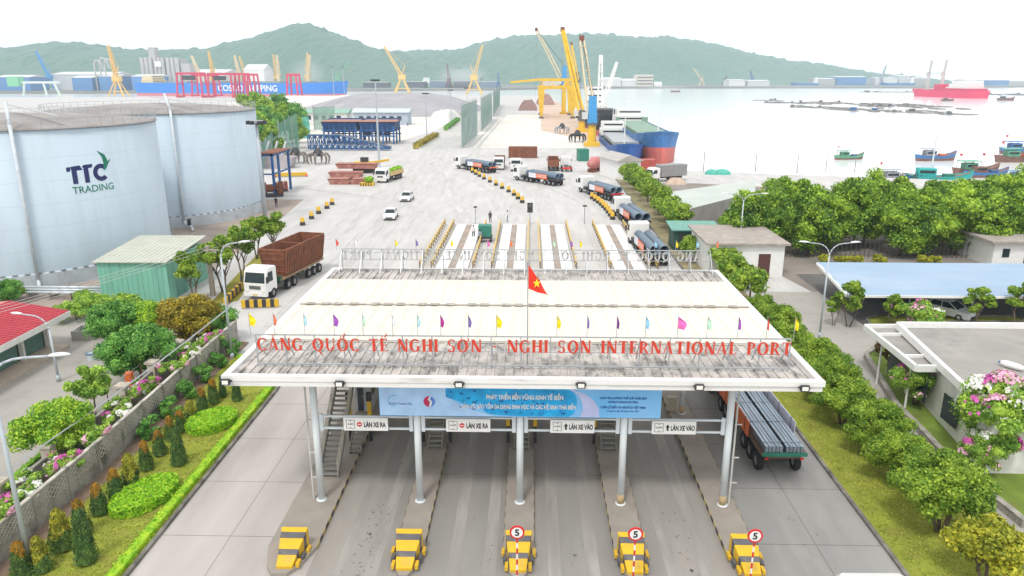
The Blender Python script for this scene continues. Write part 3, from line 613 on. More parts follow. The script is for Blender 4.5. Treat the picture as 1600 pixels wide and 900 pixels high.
# ------------------------------------------------------------------ islands, ramps, booths, stairs
isl=mat('island_concrete',(0.32,0.285,0.25),0.9,0,0.12,0.6,0,(0.22,0.19,0.16),0.6,0.5)
ISX=[(-11.95,-9.72),(-6.05,-4.78),(-1.12,0.28),(3.95,5.38),(9.02,10.45)]
ylw_k=mat('faded_yellow_kerb',(0.42,0.33,0.14),0.8,0,0.2,2); blk_k=mat('faded_black_kerb',(0.07,0.065,0.06),0.8,0,0.2,2)
for i,(a,b) in enumerate(ISX):
    t=T('traffic_island',['broad concrete island under the leftmost column','narrow concrete island under the second column from the left','narrow concrete island under the middle column','narrow concrete island under the fourth column from the left','concrete island under the rightmost column'][i],'traffic island',((a+b)/2,27.0,0),0,'islands between the toll lanes')
    w_=b-a; poly=[(-w_/2,2.0),(-w_*0.32,0.6),(-w_*0.15,0.05),(w_*0.15,0.05),(w_*0.32,0.6),(w_/2,2.0),(w_/2,27.8),(-w_/2,27.8)]
    MB().prism(poly,0,0.2).build('slab',isl,t)
    for sx in ((1,) if i==0 else (-1,1)):
        mb=MB(); k=0; y=2.0; xa,xb=sorted((sx*w_/2,sx*(w_/2+0.02)))
        while y<27: mb.b2(xa,xb,y,y+0.5,0.01,0.205,k%2); y+=0.5; k+=1
        mb.build('painted_kerb',[ylw_k,blk_k],t)
    # crash ramp on the nose: five painted bands stepping down towards the driver
    rp=T('crash_ramp',['yellow and grey stepped crash ramp on the leftmost island','yellow and grey stepped crash ramp on the second island from the left','yellow and grey stepped crash ramp on the middle island','yellow and grey stepped crash ramp on the fourth island from the left','yellow and grey stepped crash ramp on the rightmost island'][i],'barrier',((a+b)/2+(0.15*(i==0)),27.25,0.2),0,'crash ramps on the island noses')
    mb=MB(); Z=[0.12,0.34,0.46,0.68,0.82,0.92]; Wd=[0.70,0.82,0.90,1.06,1.14,1.2]; Yy=[0.1,0.62,0.86,1.36,1.62,1.86]
    for q in range(5):
        y0,y1=Yy[q],Yy[q+1]; w0,w1=Wd[q]/2,Wd[q+1]/2; z0,z1=Z[q],Z[q+1]; st_=0.05
        zz0=z0+ (0.0 if q==0 else 0.02)
        vs=[(-w0,y0,0),(w0,y0,0),(w1,y1,0),(-w1,y1,0),(-w0,y0,zz0),(w0,y0,zz0),(w1,y1,z1),(-w1,y1,z1)]
        mb.add(vs,[(3,2,1,0),(4,5,6,7),(0,1,5,4),(1,2,6,5),(2,3,7,6),(3,0,4,7)],q%2)
    mb.build('ramp_body',[yellow,mat('ramp_grey',(0.10,0.10,0.11),0.6,0,0.2,2,0,(0.25,0.22,0.16),0.4,2.5)],rp)
    for sx in ((1,) if i==0 else (-1,1)):
        mb=MB()
        for q,(yy,ww) in enumerate(((0.45,0.46),(0.95,0.55),(1.45,0.64))): mb.box((sx*(ww+0.06),yy,0.05),(0.14,0.40,0.2),q%2,0)
        mb.build('side_block',[yellow,mat('ramp_grey',(0.16,0.16,0.17),0.6)],rp)
# 5 km/h signs
for i,(px,py,wh) in enumerate(((808,905,'in front of the middle island'),(993,905,'in front of the fourth island'),(1180,912,'in front of the rightmost island'))):
    p=hz(px,833,26.1); s=T('speed_sign','speed limit 5 sign on a striped post %s'%wh,'road sign',(p.x,p.y,0),0,'speed limit signs at the lane entries')
    mb=MB()
    for k in range(11): mb.tube((0,0,k*0.26),(0,0,(k+1)*0.26),0.04,0.04,8,k%2,cap=(k==10))
    mb.build('post',[red,white],s)
    mb=MB(); mb.tube((0,-0.045,3.1),(0,0.0,3.1),0.31,0.31,24); mb.build('sign_rim',red,s)
    mb=MB(); mb.tube((0,-0.052,3.1),(0,-0.046,3.1),0.235,0.235,24); mb.build('sign_face',white,s)
    text('numeral','5',0.42,mat('sign_black',(0.02,)*3),s,(0,-0.058,3.09),bold=0.012)
gst=mat('stair_grey_green',(0.27,0.27,0.23),0.7,0,0.15,2); gst2=mat('stair_tread',(0.30,0.30,0.28),0.8,0,0.15,2)
def stair(label,x,y,w,z0,z1,run,rail=True,group='stairs on the toll islands'):
    t=T('steel_stair',label,'stair',(x,y,z0),0,group); n=max(3,round((z1-z0)/0.19)); dz=(z1-z0)/n; dy=run/n
    mb=MB()
    for k in range(n): mb.b2(-w/2+0.05,w/2-0.05,k*dy,k*dy+dy*0.95,(k+1)*dz-0.05,(k+1)*dz)
    mb.build('treads',gst2,t)
    for sx in (-1,1): MB().bar((sx*w/2,0,0.02),(sx*w/2,run,z1-z0),0.06,0.28).build('stringer',gst,t)
    if rail:
        for sx in (-1,1):
            mb=MB(); m_=max(2,int(run/0.8)); H=z1-z0
            for k in range(m_+1): u=k/m_; mb.bar((sx*w/2,u*run,u*H),(sx*w/2,u*run,u*H+0.95),0.04)
            for hh in (0.35,0.65,0.95): mb.bar((sx*w/2,0,hh),(sx*w/2,run,H+hh),0.04)
            mb.build('handrail',mat('handrail_beige',(0.45,0.42,0.35),0.6),t)
    return t
stair('tall grey stair with railings climbing to the gallery at the left island',-10.75,35.0,1.0,0.2,4.6,5.7)
booths=[(-9.93,'left island, beside the tall stair',0.62),(-5.42,'second island from the left',0.78),(-0.42,'middle island',0.85),(4.62,'fourth island from the left',0.85)]
for i,(x,wh,w_) in enumerate(booths):
    stair('short steel steps up to the toll booth on the %s'%wh,x,38.3 if i else 37.6,w_,0.2,1.55,1.7,rail=False)
    t=T('toll_booth','small raised toll booth with dark door on the %s'%wh,'toll booth',(x,41.5,0.2),0,'toll booths under the canopy'); W=1.15 if i else 0.9
    MB().b2(-W/2,W/2,-1.4,1.5,0,1.35).build('plinth',isl,t)
    MB().b2(-W/2,W/2,-1.2,1.5,1.352,3.9).build('wall',mat('booth_pale_grey',(0.42,0.46,0.50),0.5,0,0.1,1),t)
    d=MB().b2(-W*0.36,W*0.02,-1.24,-1.202,1.4,3.45).build('door',mat('booth_dark_grey',(0.06,0.07,0.09),0.4),t); MB().b2(-W*0.05,-W*0.02,-1.27,-1.243,2.3,2.45).build('handle',steel,d)
    MB().b2(W/2,W/2+0.012,-0.8,0.8,2.2,3.3).build('window',glass,t); MB().b2(-W/2-0.012,-W/2,-0.8,0.8,2.2,3.3).build('window',glass,t)
    MB().b2(-W/2-0.15,W/2+0.15,-1.45,1.65,3.902,4.05).build('booth_roof',greyp,t)
    for sx in (-1,1):
        g=T('guard_post','yellow guard post just %s of the booth on the %s'%('left' if sx<0 else 'right',wh.split(',')[0]),'post',(x+sx*(W/2+0.22) if i else x+sx*0.6,39.2,0.2),0,'guard posts beside the toll booths')
        MB().b2(-0.09,0.09,-0.09,0.09,0,1.1).build('post_foot',dark,g); MB().b2(-0.11,0.11,-0.11,0.11,1.1,2.6).build('post_sleeve',yellow,g)
        MB().b2(-0.14,0.14,-0.16,0.1,2.6,3.1).build('post_cap',dark,g)
gl=T('gallery','yellow and grey cash gallery frame behind the tall left stair','gallery',(-9.6,43.5,0.2))
mb=MB(); 
for x in (-1.0,0.6):
    for y in (-2.0,0.5,3.0): mb.bar((x,y,0),(x,y,4.2),0.14)
mb.bar((-1.0,-2.0,4.2),(-1.0,3.0,4.2),0.14); mb.bar((0.6,-2.0,4.2),(0.6,3.0,4.2),0.14); mb.bar((0.6,-2.0,4.0),(0.6,3.0,1.2),0.2); mb.bar((0.6,-2.0,1.0),(0.6,3.0,4.0),0.16)
mb.build('frame',yellow,gl); MB().b2(-1.1,0.7,-2.1,3.1,4.28,4.4).build('platform',greyp,gl)
t=T('electric_cabinet','small beige cabinet beside a rear column of the canopy on the rightmost island','cabinet',(8.65+0.55,43.9,0.2)); MB().b2(-0.3,0.3,-0.2,0.2,0,0.9).build('cabinet_body',mat('beige_box',(0.5,0.44,0.33),0.7),t); MB().b2(-0.27,0.27,-0.215,-0.202,0.05,0.85).build('cabinet_door',mat('beige_box2',(0.44,0.39,0.3),0.7),t)

# oil drips and grime scattered down the toll lanes
gr_=mat('oil_drips',(0.12,0.115,0.105),0.7,0,0.3,3)
for cx,y0_,n_ in ((-7.45,27,90),(-1.9,26,14),(2.3,26,16),(7.3,27,26),(13.2,27,12)):
    mb=MB()
    for k in range(n_):
        r_=rnd.uniform(.012,.045)*(1 if rnd.random()<.96 else 2); x=cx+rnd.gauss(0,.28)+(y0_-27)*0; y=y0_+abs(rnd.gauss(0,5)); a0_=rnd.uniform(0,6)
        mb.add([(x+r_*rnd.uniform(.6,1.2)*math.cos(a0_+q*PI/3),y+r_*1.6*rnd.uniform(.6,1.2)*math.sin(a0_+q*PI/3),0.0125) for q in range(6)],[tuple(range(6))])
    struct(mb.build('road_stain',gr_))
# ------------------------------------------------------------------ foliage
L_hedge=leafmat('leaf_fresh_green',(0.06,0.15,0.015),(0.42,0.56,0.06),(0.18,0.32,0.03))
L_big=leafmat('leaf_acacia',(0.03,0.095,0.015),(0.47,0.66,0.06),(0.16,0.31,0.03),0.3)
L_dark=leafmat('leaf_deep_green',(0.041,0.166,0.034),(0.270,0.544,0.103),(0.108,0.302,0.052))
L_mango=leafmat('leaf_mango',(0.081,0.227,0.023),(0.540,0.720,0.069),(0.243,0.469,0.034))
L_olive=leafmat('leaf_olive_yellow',(0.123,0.114,0.018),(0.525,0.420,0.035),(0.298,0.245,0.026))
L_yel=leafmat('leaf_yellow_green',(0.13,0.17,0.015),(0.58,0.55,0.05),(0.33,0.36,0.03))
L_clip=leafmat('leaf_clipped_bright',(0.142,0.345,0.016),(0.520,0.720,0.040),(0.308,0.635,0.030),3.0)
L_con=leafmat('leaf_conifer',(0.025,0.08,0.025),(0.17,0.27,0.06),(0.07,0.15,0.04),3)
L_orange=leafmat('leaf_orange_tip',(0.12,0.14,0.02),(0.58,0.30,0.04),(0.36,0.22,0.03),3)
L_conyel=leafmat('leaf_conifer_yellow',(0.140,0.158,0.018),(0.560,0.525,0.052),(0.315,0.315,0.035),3)
L_boug=leafmat('leaf_bougainvillea',(0.095,0.239,0.030),(0.520,0.715,0.101),(0.236,0.423,0.060))
F_pink=mat('petal_magenta',(0.55,0.10,0.38),0.7); F_pale=mat('petal_pale_pink',(0.75,0.42,0.55),0.7); F_white=mat('petal_white',(0.75,0.75,0.70),0.7)
def tree_proto(kind,name,lm,rx,rz_,zc,clumps,per,size,th,tr,stems=1,flower=None,ff=0,shape='round',cr=0.38,nb=5,spread=0.5):
    return (crown('crown',lm,rx,rz_,zc,clumps,per,size,cr,flower,ff,shape),trunkmesh('trunk',bark,th,tr,nb,spread,stems))
def plant(name,pr,label,cat,loc,group=None,s=1.0,rz=None):
    if name in('conifer',): s=(s*rnd.uniform(.78,.92),s*rnd.uniform(.78,.92),s*rnd.uniform(1.0,1.18))
    elif not isinstance(s,tuple): s=(s*rnd.uniform(.94,1.06),s*rnd.uniform(.94,1.06),s*rnd.uniform(.93,1.07))
    t=T(name,label,cat,loc,rnd.uniform(0,6.28) if rz is None else rz,group,s)
    if pr[1]: link('trunk',pr[1],t)
    link('crown',pr[0],t); return t
# row of round trees right of the exit road, from the camera outward
P_row=[tree_proto('r','c',L_hedge,1.8,1.2,2.05,44,400,0.145,2.4,0.08,4,None,0,'round',0.29) for _ in range(3)]
row=[(19.75,26.9,.98,'y'),(20.0,31.0,1.12,''),(20.1,35.2,.95,''),(20.2,38.6,.93,''),(19.9,42.3,.98,''),(20.0,45.6,.98,''),(20.2,49.3,1.0,''),(19.5,52.6,1.0,''),(19.9,56.6,1.0,''),(20.1,60.2,.85,'')]
P_yel=tree_proto('y','c',L_yel,1.6,1.1,2.1,24,330,0.21,2.4,0.08,3)
for i,(x,y,s,k) in enumerate(row):
    plant('round_tree',P_yel if k else P_row[i%3],'yellow green bushy tree in the lawn at the bottom right' if k else 'bushy green tree on the lawn right of the road, %s to the camera'%ordinal(i-1,99,'nearest'),'tree',(x-0.35,y,0.0),'round trees along the exit road',s*1.03)
P_far=[tree_proto('r','c',L_hedge,1.9,1.3,2.3,20,150,0.32,2.6,0.12,1) for _ in range(3)]
far=[(20.9,67.5,1.0),(20.6,71.5,.95),(20.9,76.5,1.0),(18.6,84.5,.8),(20.6,99,1.0),(20.5,103.5,1.1),(20.5,109,1.1),(20.2,115,1.15),(20.4,121,1.15),(20.3,127,1.15),(20.2,133.5,1.15),(20.1,140.5,1.2),(19.9,148,1.2)]
for i,(x,y,s) in enumerate(far):
    plant('round_tree',P_far[i%3],'bushy dark green tree in the far row beyond the canopy, %s'%ordinal(i,len(far),'nearest','farthest, by the gatehouse'),'tree',(x,y,0.0),'round trees beyond the canopy',s)
for i,(px,py,s) in enumerate([(1165,373,.95),(1140,366,.8),(1195,352,.75),(1235,347,.8),(1280,349,.75)]):
    p=at(px,py); plant('shrub',P_far[(i+1)%3],'low olive green shrub behind the white roofed house, %s from the left'%['first','second','third','fourth','fifth'][i],'shrub',(p.x,p.y,0),'shrubs before the low grey roof',s)
# the big acacia belt
P_big=[tree_proto('b','c',L_big,3.5,4.4,5.0,46,260,0.40,7.5,0.16,1,None,0,'tall',0.36,6,1.2) for _ in range(4)]
bigs=[]
for j,(y0,n,x0,x1) in enumerate(((88.5,11,24.5,64),(95.5,10,29.5,70),(103,10,33,76))):
    for i in range(n): bigs.append((x0+(x1-x0)*(i+0.5)/n+rnd.uniform(-.6,.6),y0+rnd.uniform(-1,1)+(3 if j==0 and i in(3,4) else 0),j,i,n))
RW=['front row','middle row','back row']
for x,y,j,i,n in bigs:
    s=rnd.uniform(.84,1.02)*(1.0,.92,.86)[j]*(0.93 if i<n*0.55 else 1.07)
    plant('acacia_tree',P_big[(i+j)%4],'tall bright green tree in the %s of the belt, %s'%(RW[j],['leftmost','second from the left','third from the left','fourth from the left','fifth from the left','sixth from the left','fifth from the right','fourth from the right','third from the right','second from the right','rightmost'][i if n==11 or i<5 else i+1]),'tree',(x,y,0),'belt of tall trees before the water',s)
P_low=tree_proto('l','c',L_yel,0.9,0.55,0.7,10,160,0.2,0.6,0.05)
for i,px in enumerate((1288,1312,1335,1375,1445,1458)):
    p=at(px,413); plant('bed_shrub',P_low,'small yellow green shrub behind the blue shed roof, %s from the left'%['first','second','third','fourth','fifth','sixth'][i],'shrub',(p.x,p.y,0),'yellow green shrubs behind the shed roof',0.9)
# saplings and shrubs round the car park island
island=[(29.9,59.0),(29.6,61.2),(30.1,63.2),(31.5,64.2),(44,64.3),(44,62.6),(33,62.4),(32.6,58.6)]
sheet('lawn',island,0.12,grass_m); kerb(island+[island[0]],0.25,0.22)
P_sap=[tree_proto('s','c',L_hedge,1.25,1.35,2.9,15,150,0.24,2.9,0.06,2,None,0,'round',0.3) for _ in range(2)]
P_fl=tree_proto('f','c',L_boug,2.0,1.0,1.3,24,260,0.17,1.6,0.07,3,[F_pink,F_pale,F_white],0.10,'round',0.3)
for i,(px,py,s,lab) in enumerate([(1325,512,1.0,'slender young tree at the tip of the small lawn by the double lamp'),(1302,510,.62,'small dark young tree left of the slender one by the double lamp'),(1523,515,.92,'young tree in front of the parked white car'),(1588,516,.95,'young tree at the right edge before the blue shed'),(1392,514,.7,'young tree behind the flowering bush at the car park')]):
    p=at(px,py); plant('young_tree',P_sap[i%2],lab,'tree',(p.x,p.y,0.1),None,s)
p=at(1428,517); plant('flowering_bush',P_fl,'pink flowered yellow green bush behind the small canopy','bush',(p.x,p.y,0.1),None,1.05)
P_boug=[tree_proto('f','c',L_boug,2.2,1.5,2.5,38,330,0.16,2.2,0.08,4,[F_pink,F_pale,F_white],0.16,'round',0.3) for _ in range(2)]
for px,py,s,lab,k in [(1428,628,.78,'bougainvillea with pink and white flowers at the left of the flat roofed building',0),(1556,722,1.25,'bougainvillea with pink flowers on the right edge beside the flat roof',1),(1530,735,.55,'low flowering bush at the path corner below the bougainvillea',0)]:
    p=at(px,py+8); plant('bougainvillea_bush',P_boug[k],lab,'bush',(p.x,p.y,0.1),None,s)
P_dead=tree_proto('d','c',leafmat('leaf_dry_brown',(0.08,0.06,0.02),(0.26,0.18,0.06),(0.16,0.12,0.04),2),0.5,0.8,1.0,14,130,0.14,1.0,0.05,1,None,0,'tall',0.4)
for i,(px,py) in enumerate([(1371,560),(1385,575),(1400,592)]):
    p=at(px,py); plant('small_conifer',P_dead,'small brownish conifer beside the flat roofed building, %s from the camera'%['farthest','middle one','nearest'][i],'tree',(p.x,p.y,0.1),'brownish conifers by the flat roofed building',0.85)
# ------------------------------------------------------------------ left garden
def cone(lm,tipm,h,r,tip=0.35,n=1500,size=0.10,lump=0.0):
    u=rng.uniform(0,1,n)**0.75; a=rng.uniform(0,2*PI,n)
    prof=np.where(u<0.85,r*(1-0.5*u),r*0.575*np.sqrt(np.maximum(0,1-((u-0.85)/0.15)**2)))*(1-0.35*u)
    prof*=1+lump*np.sin(a*3+u*9)
    P=np.stack([prof*np.cos(a),prof*np.sin(a),0.08+u*h],1)+rng.normal(0,0.03,(n,3)); N=np.stack([np.cos(a),np.sin(a),0.4+0*a],1)
    tt=u>1-tip+0.1*np.sin(a*2)
    core=MB().lathe([(0.01,0.05),(r*0.82,0.1),(r*0.55,h*0.45),(r*0.32,h*0.8),(0.01,h*0.95)],10)
    return leafmesh('crown',[(leafquads(P[~tt],N[~tt],size,0.5),0),(leafquads(P[tt],N[tt],size,0.5),1),core],[lm,tipm])
ctr=MB().tube((0,0,0),(0,0,0.3),0.06,0.05,6).mesh('trunk',bark)
cd=(cone(L_con,L_con,2.15,0.58,0.2,2600,0.09),ctr); cor=(cone(L_con,L_orange,1.5,0.56,0.30,1900,0.10,0.1),ctr); cye=(cone(L_con,L_conyel,1.5,0.56,0.6,1900,0.12,0.22),ctr)
cons=[(37,905,cor,1.0,'orange topped'),(67,895,cye,1.0,'yellow tipped'),(100,862,cye,1.15,'yellow tipped'),(137,882,cd,1.08,'dark green'),(157,806,cor,1.0,'orange topped'),(183,781,cor,.95,'orange topped'),(207,765,cye,1.1,'yellow tipped'),(230,736,cor,.95,'orange topped'),(251,713,cor,.95,'orange topped'),(281,728,cd,.98,'dark green'),(130,838,cor,1.0,'orange topped'),(268,690,cor,.85,'orange topped'),(284,676,cor,.85,'yellow green'),(300,660,cye,.85,'yellow tipped'),(318,645,cor,.9,'yellow green'),(335,632,cor,.95,'orange topped'),(371,628,cd,.72,'dark green'),(349,622,cd,.6,'dark green')]
cnt={}
srt=sorted(cons,key=lambda c:-c[1])
for px,py,pr,s,kd in srt:
    cnt[kd]=cnt.get(kd,0)+1; p=at(px,py)
    plant('conifer',pr,'%s clipped conifer on the left lawn, %s of its colour from the bottom'%(kd,['first','second','third','fourth','fifth','sixth','seventh','eighth','ninth'][cnt[kd]-1]),'conifer',(p.x,p.y,0.1),'clipped conifers on the left lawn',s)
hp=[(-17.95,8),(-17.95,46.3),(-18.3,50.2),(-19.7,52.0),(-22.4,52.4)]
h=link('clipped_hedge',hedgemesh('hedge',L_clip,hp,0.5,0.38,0.12,90)); tag(h,'long low clipped hedge along the left road kerb','hedge')
def leafhedge(px,label,s,rz):
    poly=[];n=16
    for k in range(n): 
        a=2*PI*k/n; poly.append((1.05*math.cos(a)*(1+0.25*math.cos(a)),2.1*math.sin(a)))
    poly=[(p[0]*s[0],p[1]*s[1]) for p in poly]
    k=5200; P=rng.uniform(-1,1,(k,3)); P[:,0]*=1.4*s[0]; P[:,1]*=2.15*s[1]
    def inside(x,y):
        a=np.arctan2(y/(2.1*s[1]),x/(1.05*s[0]*1.12)); r=np.hypot(x/(1.18*s[0]),y/(2.1*s[1])); return r<0.98
    P=P[inside(P[:,0],P[:,1])]; P[:,2]=0.5+rng.normal(0,0.03,len(P)); N=np.tile([0,0,1.0],(len(P),1))
    a=rng.uniform(0,2*PI,1500); Q=np.stack([1.16*s[0]*np.cos(a),2.06*s[1]*np.sin(a),rng.uniform(0.05,0.5,1500)],1); M=np.stack([np.cos(a),np.sin(a),0*a],1)
    core=MB().prism([(1.1*s[0]*math.cos(2*PI*k/20),2.0*s[1]*math.sin(2*PI*k/20)) for k in range(20)],0,0.46)
    me=leafmesh('hedge',[(leafquads(P,N,0.15,0.6),0),(leafquads(Q,M,0.13,0.6),0),core],[L_clip])
    o=link('clipped_hedge',me,None,(px[0],px[1],0.1),(0,0,rz)); tag(o,label,'hedge','leaf shaped clipped hedges')
p=at(228,783); leafhedge((p.x,p.y),'leaf shaped bright hedge on the left lawn, nearer one',(1.05,0.92),-0.35)
p=at(332,666); leafhedge((p.x,p.y),'leaf shaped bright hedge on the left lawn, farther one',(1.12,0.8),-0.5)
# garden wall
wallm=mat('mossy_wall_plaster',(0.34,0.33,0.30),0.95,0,0.15,1.2,0.1,(0.07,0.075,0.06),0.85,0.8,sthr=0.45)
wp=[(-23.6,8),(-23.6,24),(-23.55,30),(-23.5,35),(-23.6,40),(-23.75,46),(-23.85,52),(-23.9,56.5)]
wx=lambda y: float(np.interp(y,[p[1] for p in wp],[p[0] for p in wp]))
gw=T('garden_wall','mossy grey wall with a lattice of blocks along the left lawn','wall',(-23.6,30,0))
latm=mat('lattice_grey',(0.50,0.47,0.42),0.9,0,0.2,1,0,(0.2,0.2,0.16),0.7,0.9)
def onto(t,ox,oy,name,mb,m): o=mb.build(name,m,t); o.location=(-ox,-oy,0); return o
y=12.0; k=0
while y<56:
    y1_=min(y+2.6,56.5); a=(wx(y),y); b=(wx(y1_),y1_)
    onto(gw,-23.6,30,'wall_panel',MB().bar((*a,0.9),(*b,0.9),0.16,1.8),wallm); onto(gw,-23.6,30,'wall_post',MB().b2(a[0]-.11,a[0]+.13,y-.1,y+.1,0,1.92),wallm)
    onto(gw,-23.6,30,'coping',MB().bar((a[0],y+.11,1.85),(b[0],y1_-.11,1.85),0.2,0.09),latm)
    mb=MB(); n_=6; st=(y1_-y-.24)/n_
    for q in range(n_):
        for r_ in range(3):
            cy=y+.12+(q+.5)*st; cz=1.0+r_*0.27; x_=wx(cy)+0.085
            for s1,s2 in (((-.5,0),(0,.5)),((0,.5),(.5,0)),((.5,0),(0,-.5)),((0,-.5),(-.5,0))): mb.bar((x_,cy+s1[0]*st,cz+s1[1]*.27),(x_,cy+s2[0]*st,cz+s2[1]*.27),0.03,0.035)
    onto(gw,-23.6,30,'lattice',mb,latm); y+=2.6
iw=T('inner_wall','grey block wall with capped square pillars behind the lattice wall','wall',(-25.9,30,0))
for a,b in zip(wp,wp[1:]): onto(iw,-25.9,30,'wall_panel',MB().bar((a[0]-2.2,a[1],0.75),(b[0]-2.2,b[1],0.75),0.2,1.5),mat('inner_wall_plaster',(0.30,0.285,0.26),0.95,0,0.15,1.2,0.1,(0.12,0.12,0.10),0.7,0.8))
for y in (15,19,23.2,27.2,31,34.8,38.6,42.6,46.6,50.6,54.6):
    x=wx(y)-2.2; onto(iw,-25.9,30,'pillar',MB().b2(x-0.26,x+0.26,y-0.26,y+0.26,0,2.0).box((x,y,2.08),(0.74,0.74,0.15)).box((x,y,2.22),(0.56,0.56,0.13),0,0,(0.35,0.35)),mat('pillar_plaster',(0.50,0.45,0.38),0.9,0,0.15,1.5,0,(0.25,0.22,0.18),0.6,1.2))
P_cr=[crown('crown',L_boug,1.15,0.55,0.0,22,110,0.15,0.27,[F_pink,F_pale,F_white],0.16) for _ in range(3)]
ys=(18.5,21,23.6,26.2,28.8,31.4,33.8,36.6,40.2,43.4,46.6,49.8,52.8)
for i,y in enumerate(ys):
    t=T('bougainvillea','flowering creeper over the lattice wall, clump %s from the camera'%['nearest','second','third','fourth','fifth','sixth','seventh','eighth','ninth','tenth','eleventh','twelfth','farthest'][i],'creeper',(wx(y)-0.95+rnd.uniform(-.2,.3),y,1.75),0,'flowering creepers on the lattice wall',(rnd.uniform(.75,.95),rnd.uniform(1.1,1.5),rnd.uniform(.7,1.0))); link('crown',P_cr[i%3],t)
    link('trunk',MB().tube((0,0,-1.7),(0.1,0.1,0.1),0.05,0.03,5).mesh('trunk',bark),t)
P_shade=crown('crown',L_dark,0.8,0.8,0.7,12,120,0.15,0.36)
for i,y in enumerate((39.5,42.2,45,47.8,50.4,53)): t=T('wall_shrub','dark leafy shrub at the foot of the lattice wall, %s from the camera'%['nearest','second','third','fourth','fifth','farthest'][i],'shrub',(wx(y)+0.75,y,0.1),rnd.uniform(0,6),'dark shrubs at the wall foot',rnd.uniform(.75,1.0)); link('crown',P_shade,t)
sheet('garden_bed',[(-23.6,14),(-22.6,14),(-22.6,40),(-22.9,56),(-23.9,56)],0.104,soil)
P_m=[tree_proto('m','c',lm,2.5,1.7,2.9,40,420,0.24,2.6,0.15,1,None,0,'round',0.36) for lm in (L_mango,L_dark,L_olive)]
P_s2=tree_proto('m','c',L_boug,1.1,0.9,2.0,14,170,0.2,2.2,0.05,1,None,0,'round',0.32)
def mt(px,py,pr,lab,s,nm='mango_tree',cat='tree'):
    p=at(px,py); plant(nm,pr,lab,cat,(p.x,p.y,0),None,s)
mt(97,722,P_m[0],'round bright green tree in the yard nearest the garden wall',.78)
mt(222,596,P_m[1],'broad dark green tree with orange trunk leaning over the garden wall',.86)
mt(300,545,P_m[2],'yellow olive coloured tree beside the green shed',.88)
mt(340,535,P_m[1],'dark green tree right of the yellow olive tree',.62)
mt(185,545,P_m[1],'dark green tree behind the broad one beside the red roofed house',.78)
mt(240,540,P_m[0],'green tree in front of the green shed wall',.7)
mt(150,650,P_s2,'thin light leaved tree between the two round trees in the yard',1.2,'young_tree')
mt(15,478,P_m[1],'bush left of the tank foot behind the red roof',.5,'bush','bush')
P_wild=tree_proto('w','c',L_boug,1.5,0.8,0.9,16,150,0.2,0.9,0.05)
for i,(px,py,s) in enumerate([(120,500,1),(145,482,.8),(190,490,1),(130,470,.6),(15,470,.8),(230,500,.9)]): mt(px,py,P_wild,'wild bush on the waste ground behind the red roof, %s of six'%['first','second','third','fourth','fifth','sixth'][i],s,'bush','bush')
sheet('garden_bed',[(-26.0,22),(-26.9,22),(-27.4,36),(-28.0,46),(-28,57),(-26.2,57),(-26.0,40)],0.03,soil)
hg=link('clipped_hedge',hedgemesh('hedge',L_clip,[(-27.3,24),(-27.9,38)],0.35,0.3,0.12,60)); tag(hg,'low clipped hedge edging the house yard behind the wall','hedge')
# banana and yard trees by the tanks
P_yt=[tree_proto('y','c',L_hedge,1.5,1.25,3.7,16,190,0.27,3.6,0.09,2,None,0,'round',0.36,6,0.9) for _ in range(2)]
for i,(px,py,lab,s) in enumerate([(402,405,'tall young tree left of the rusty container truck, rear one',1.05),(430,402,'tall young tree just behind the rusty container',1.1),(380,436,'forked young tree left of the truck, middle of its row',1.1),(350,458,'forked young tree beside the street lamp and the green shed',1.15),(305,474,'young tree against the green shed',1.05)]):
    p=at(px,py); plant('young_tree',P_yt[i%2],lab,'tree',(p.x,p.y,0.1),'young trees beside the green shed',s)
yl=[at(q[0],q[1]) for q in ((325,478),(372,470),(400,430),(440,390),(415,385),(370,430))]
sheet('lawn',[(p.x,p.y) for p in yl],0.04,mat('lawn_olive',(0.24,0.22,0.03),0.95,0,0.2,0.8,0.2))
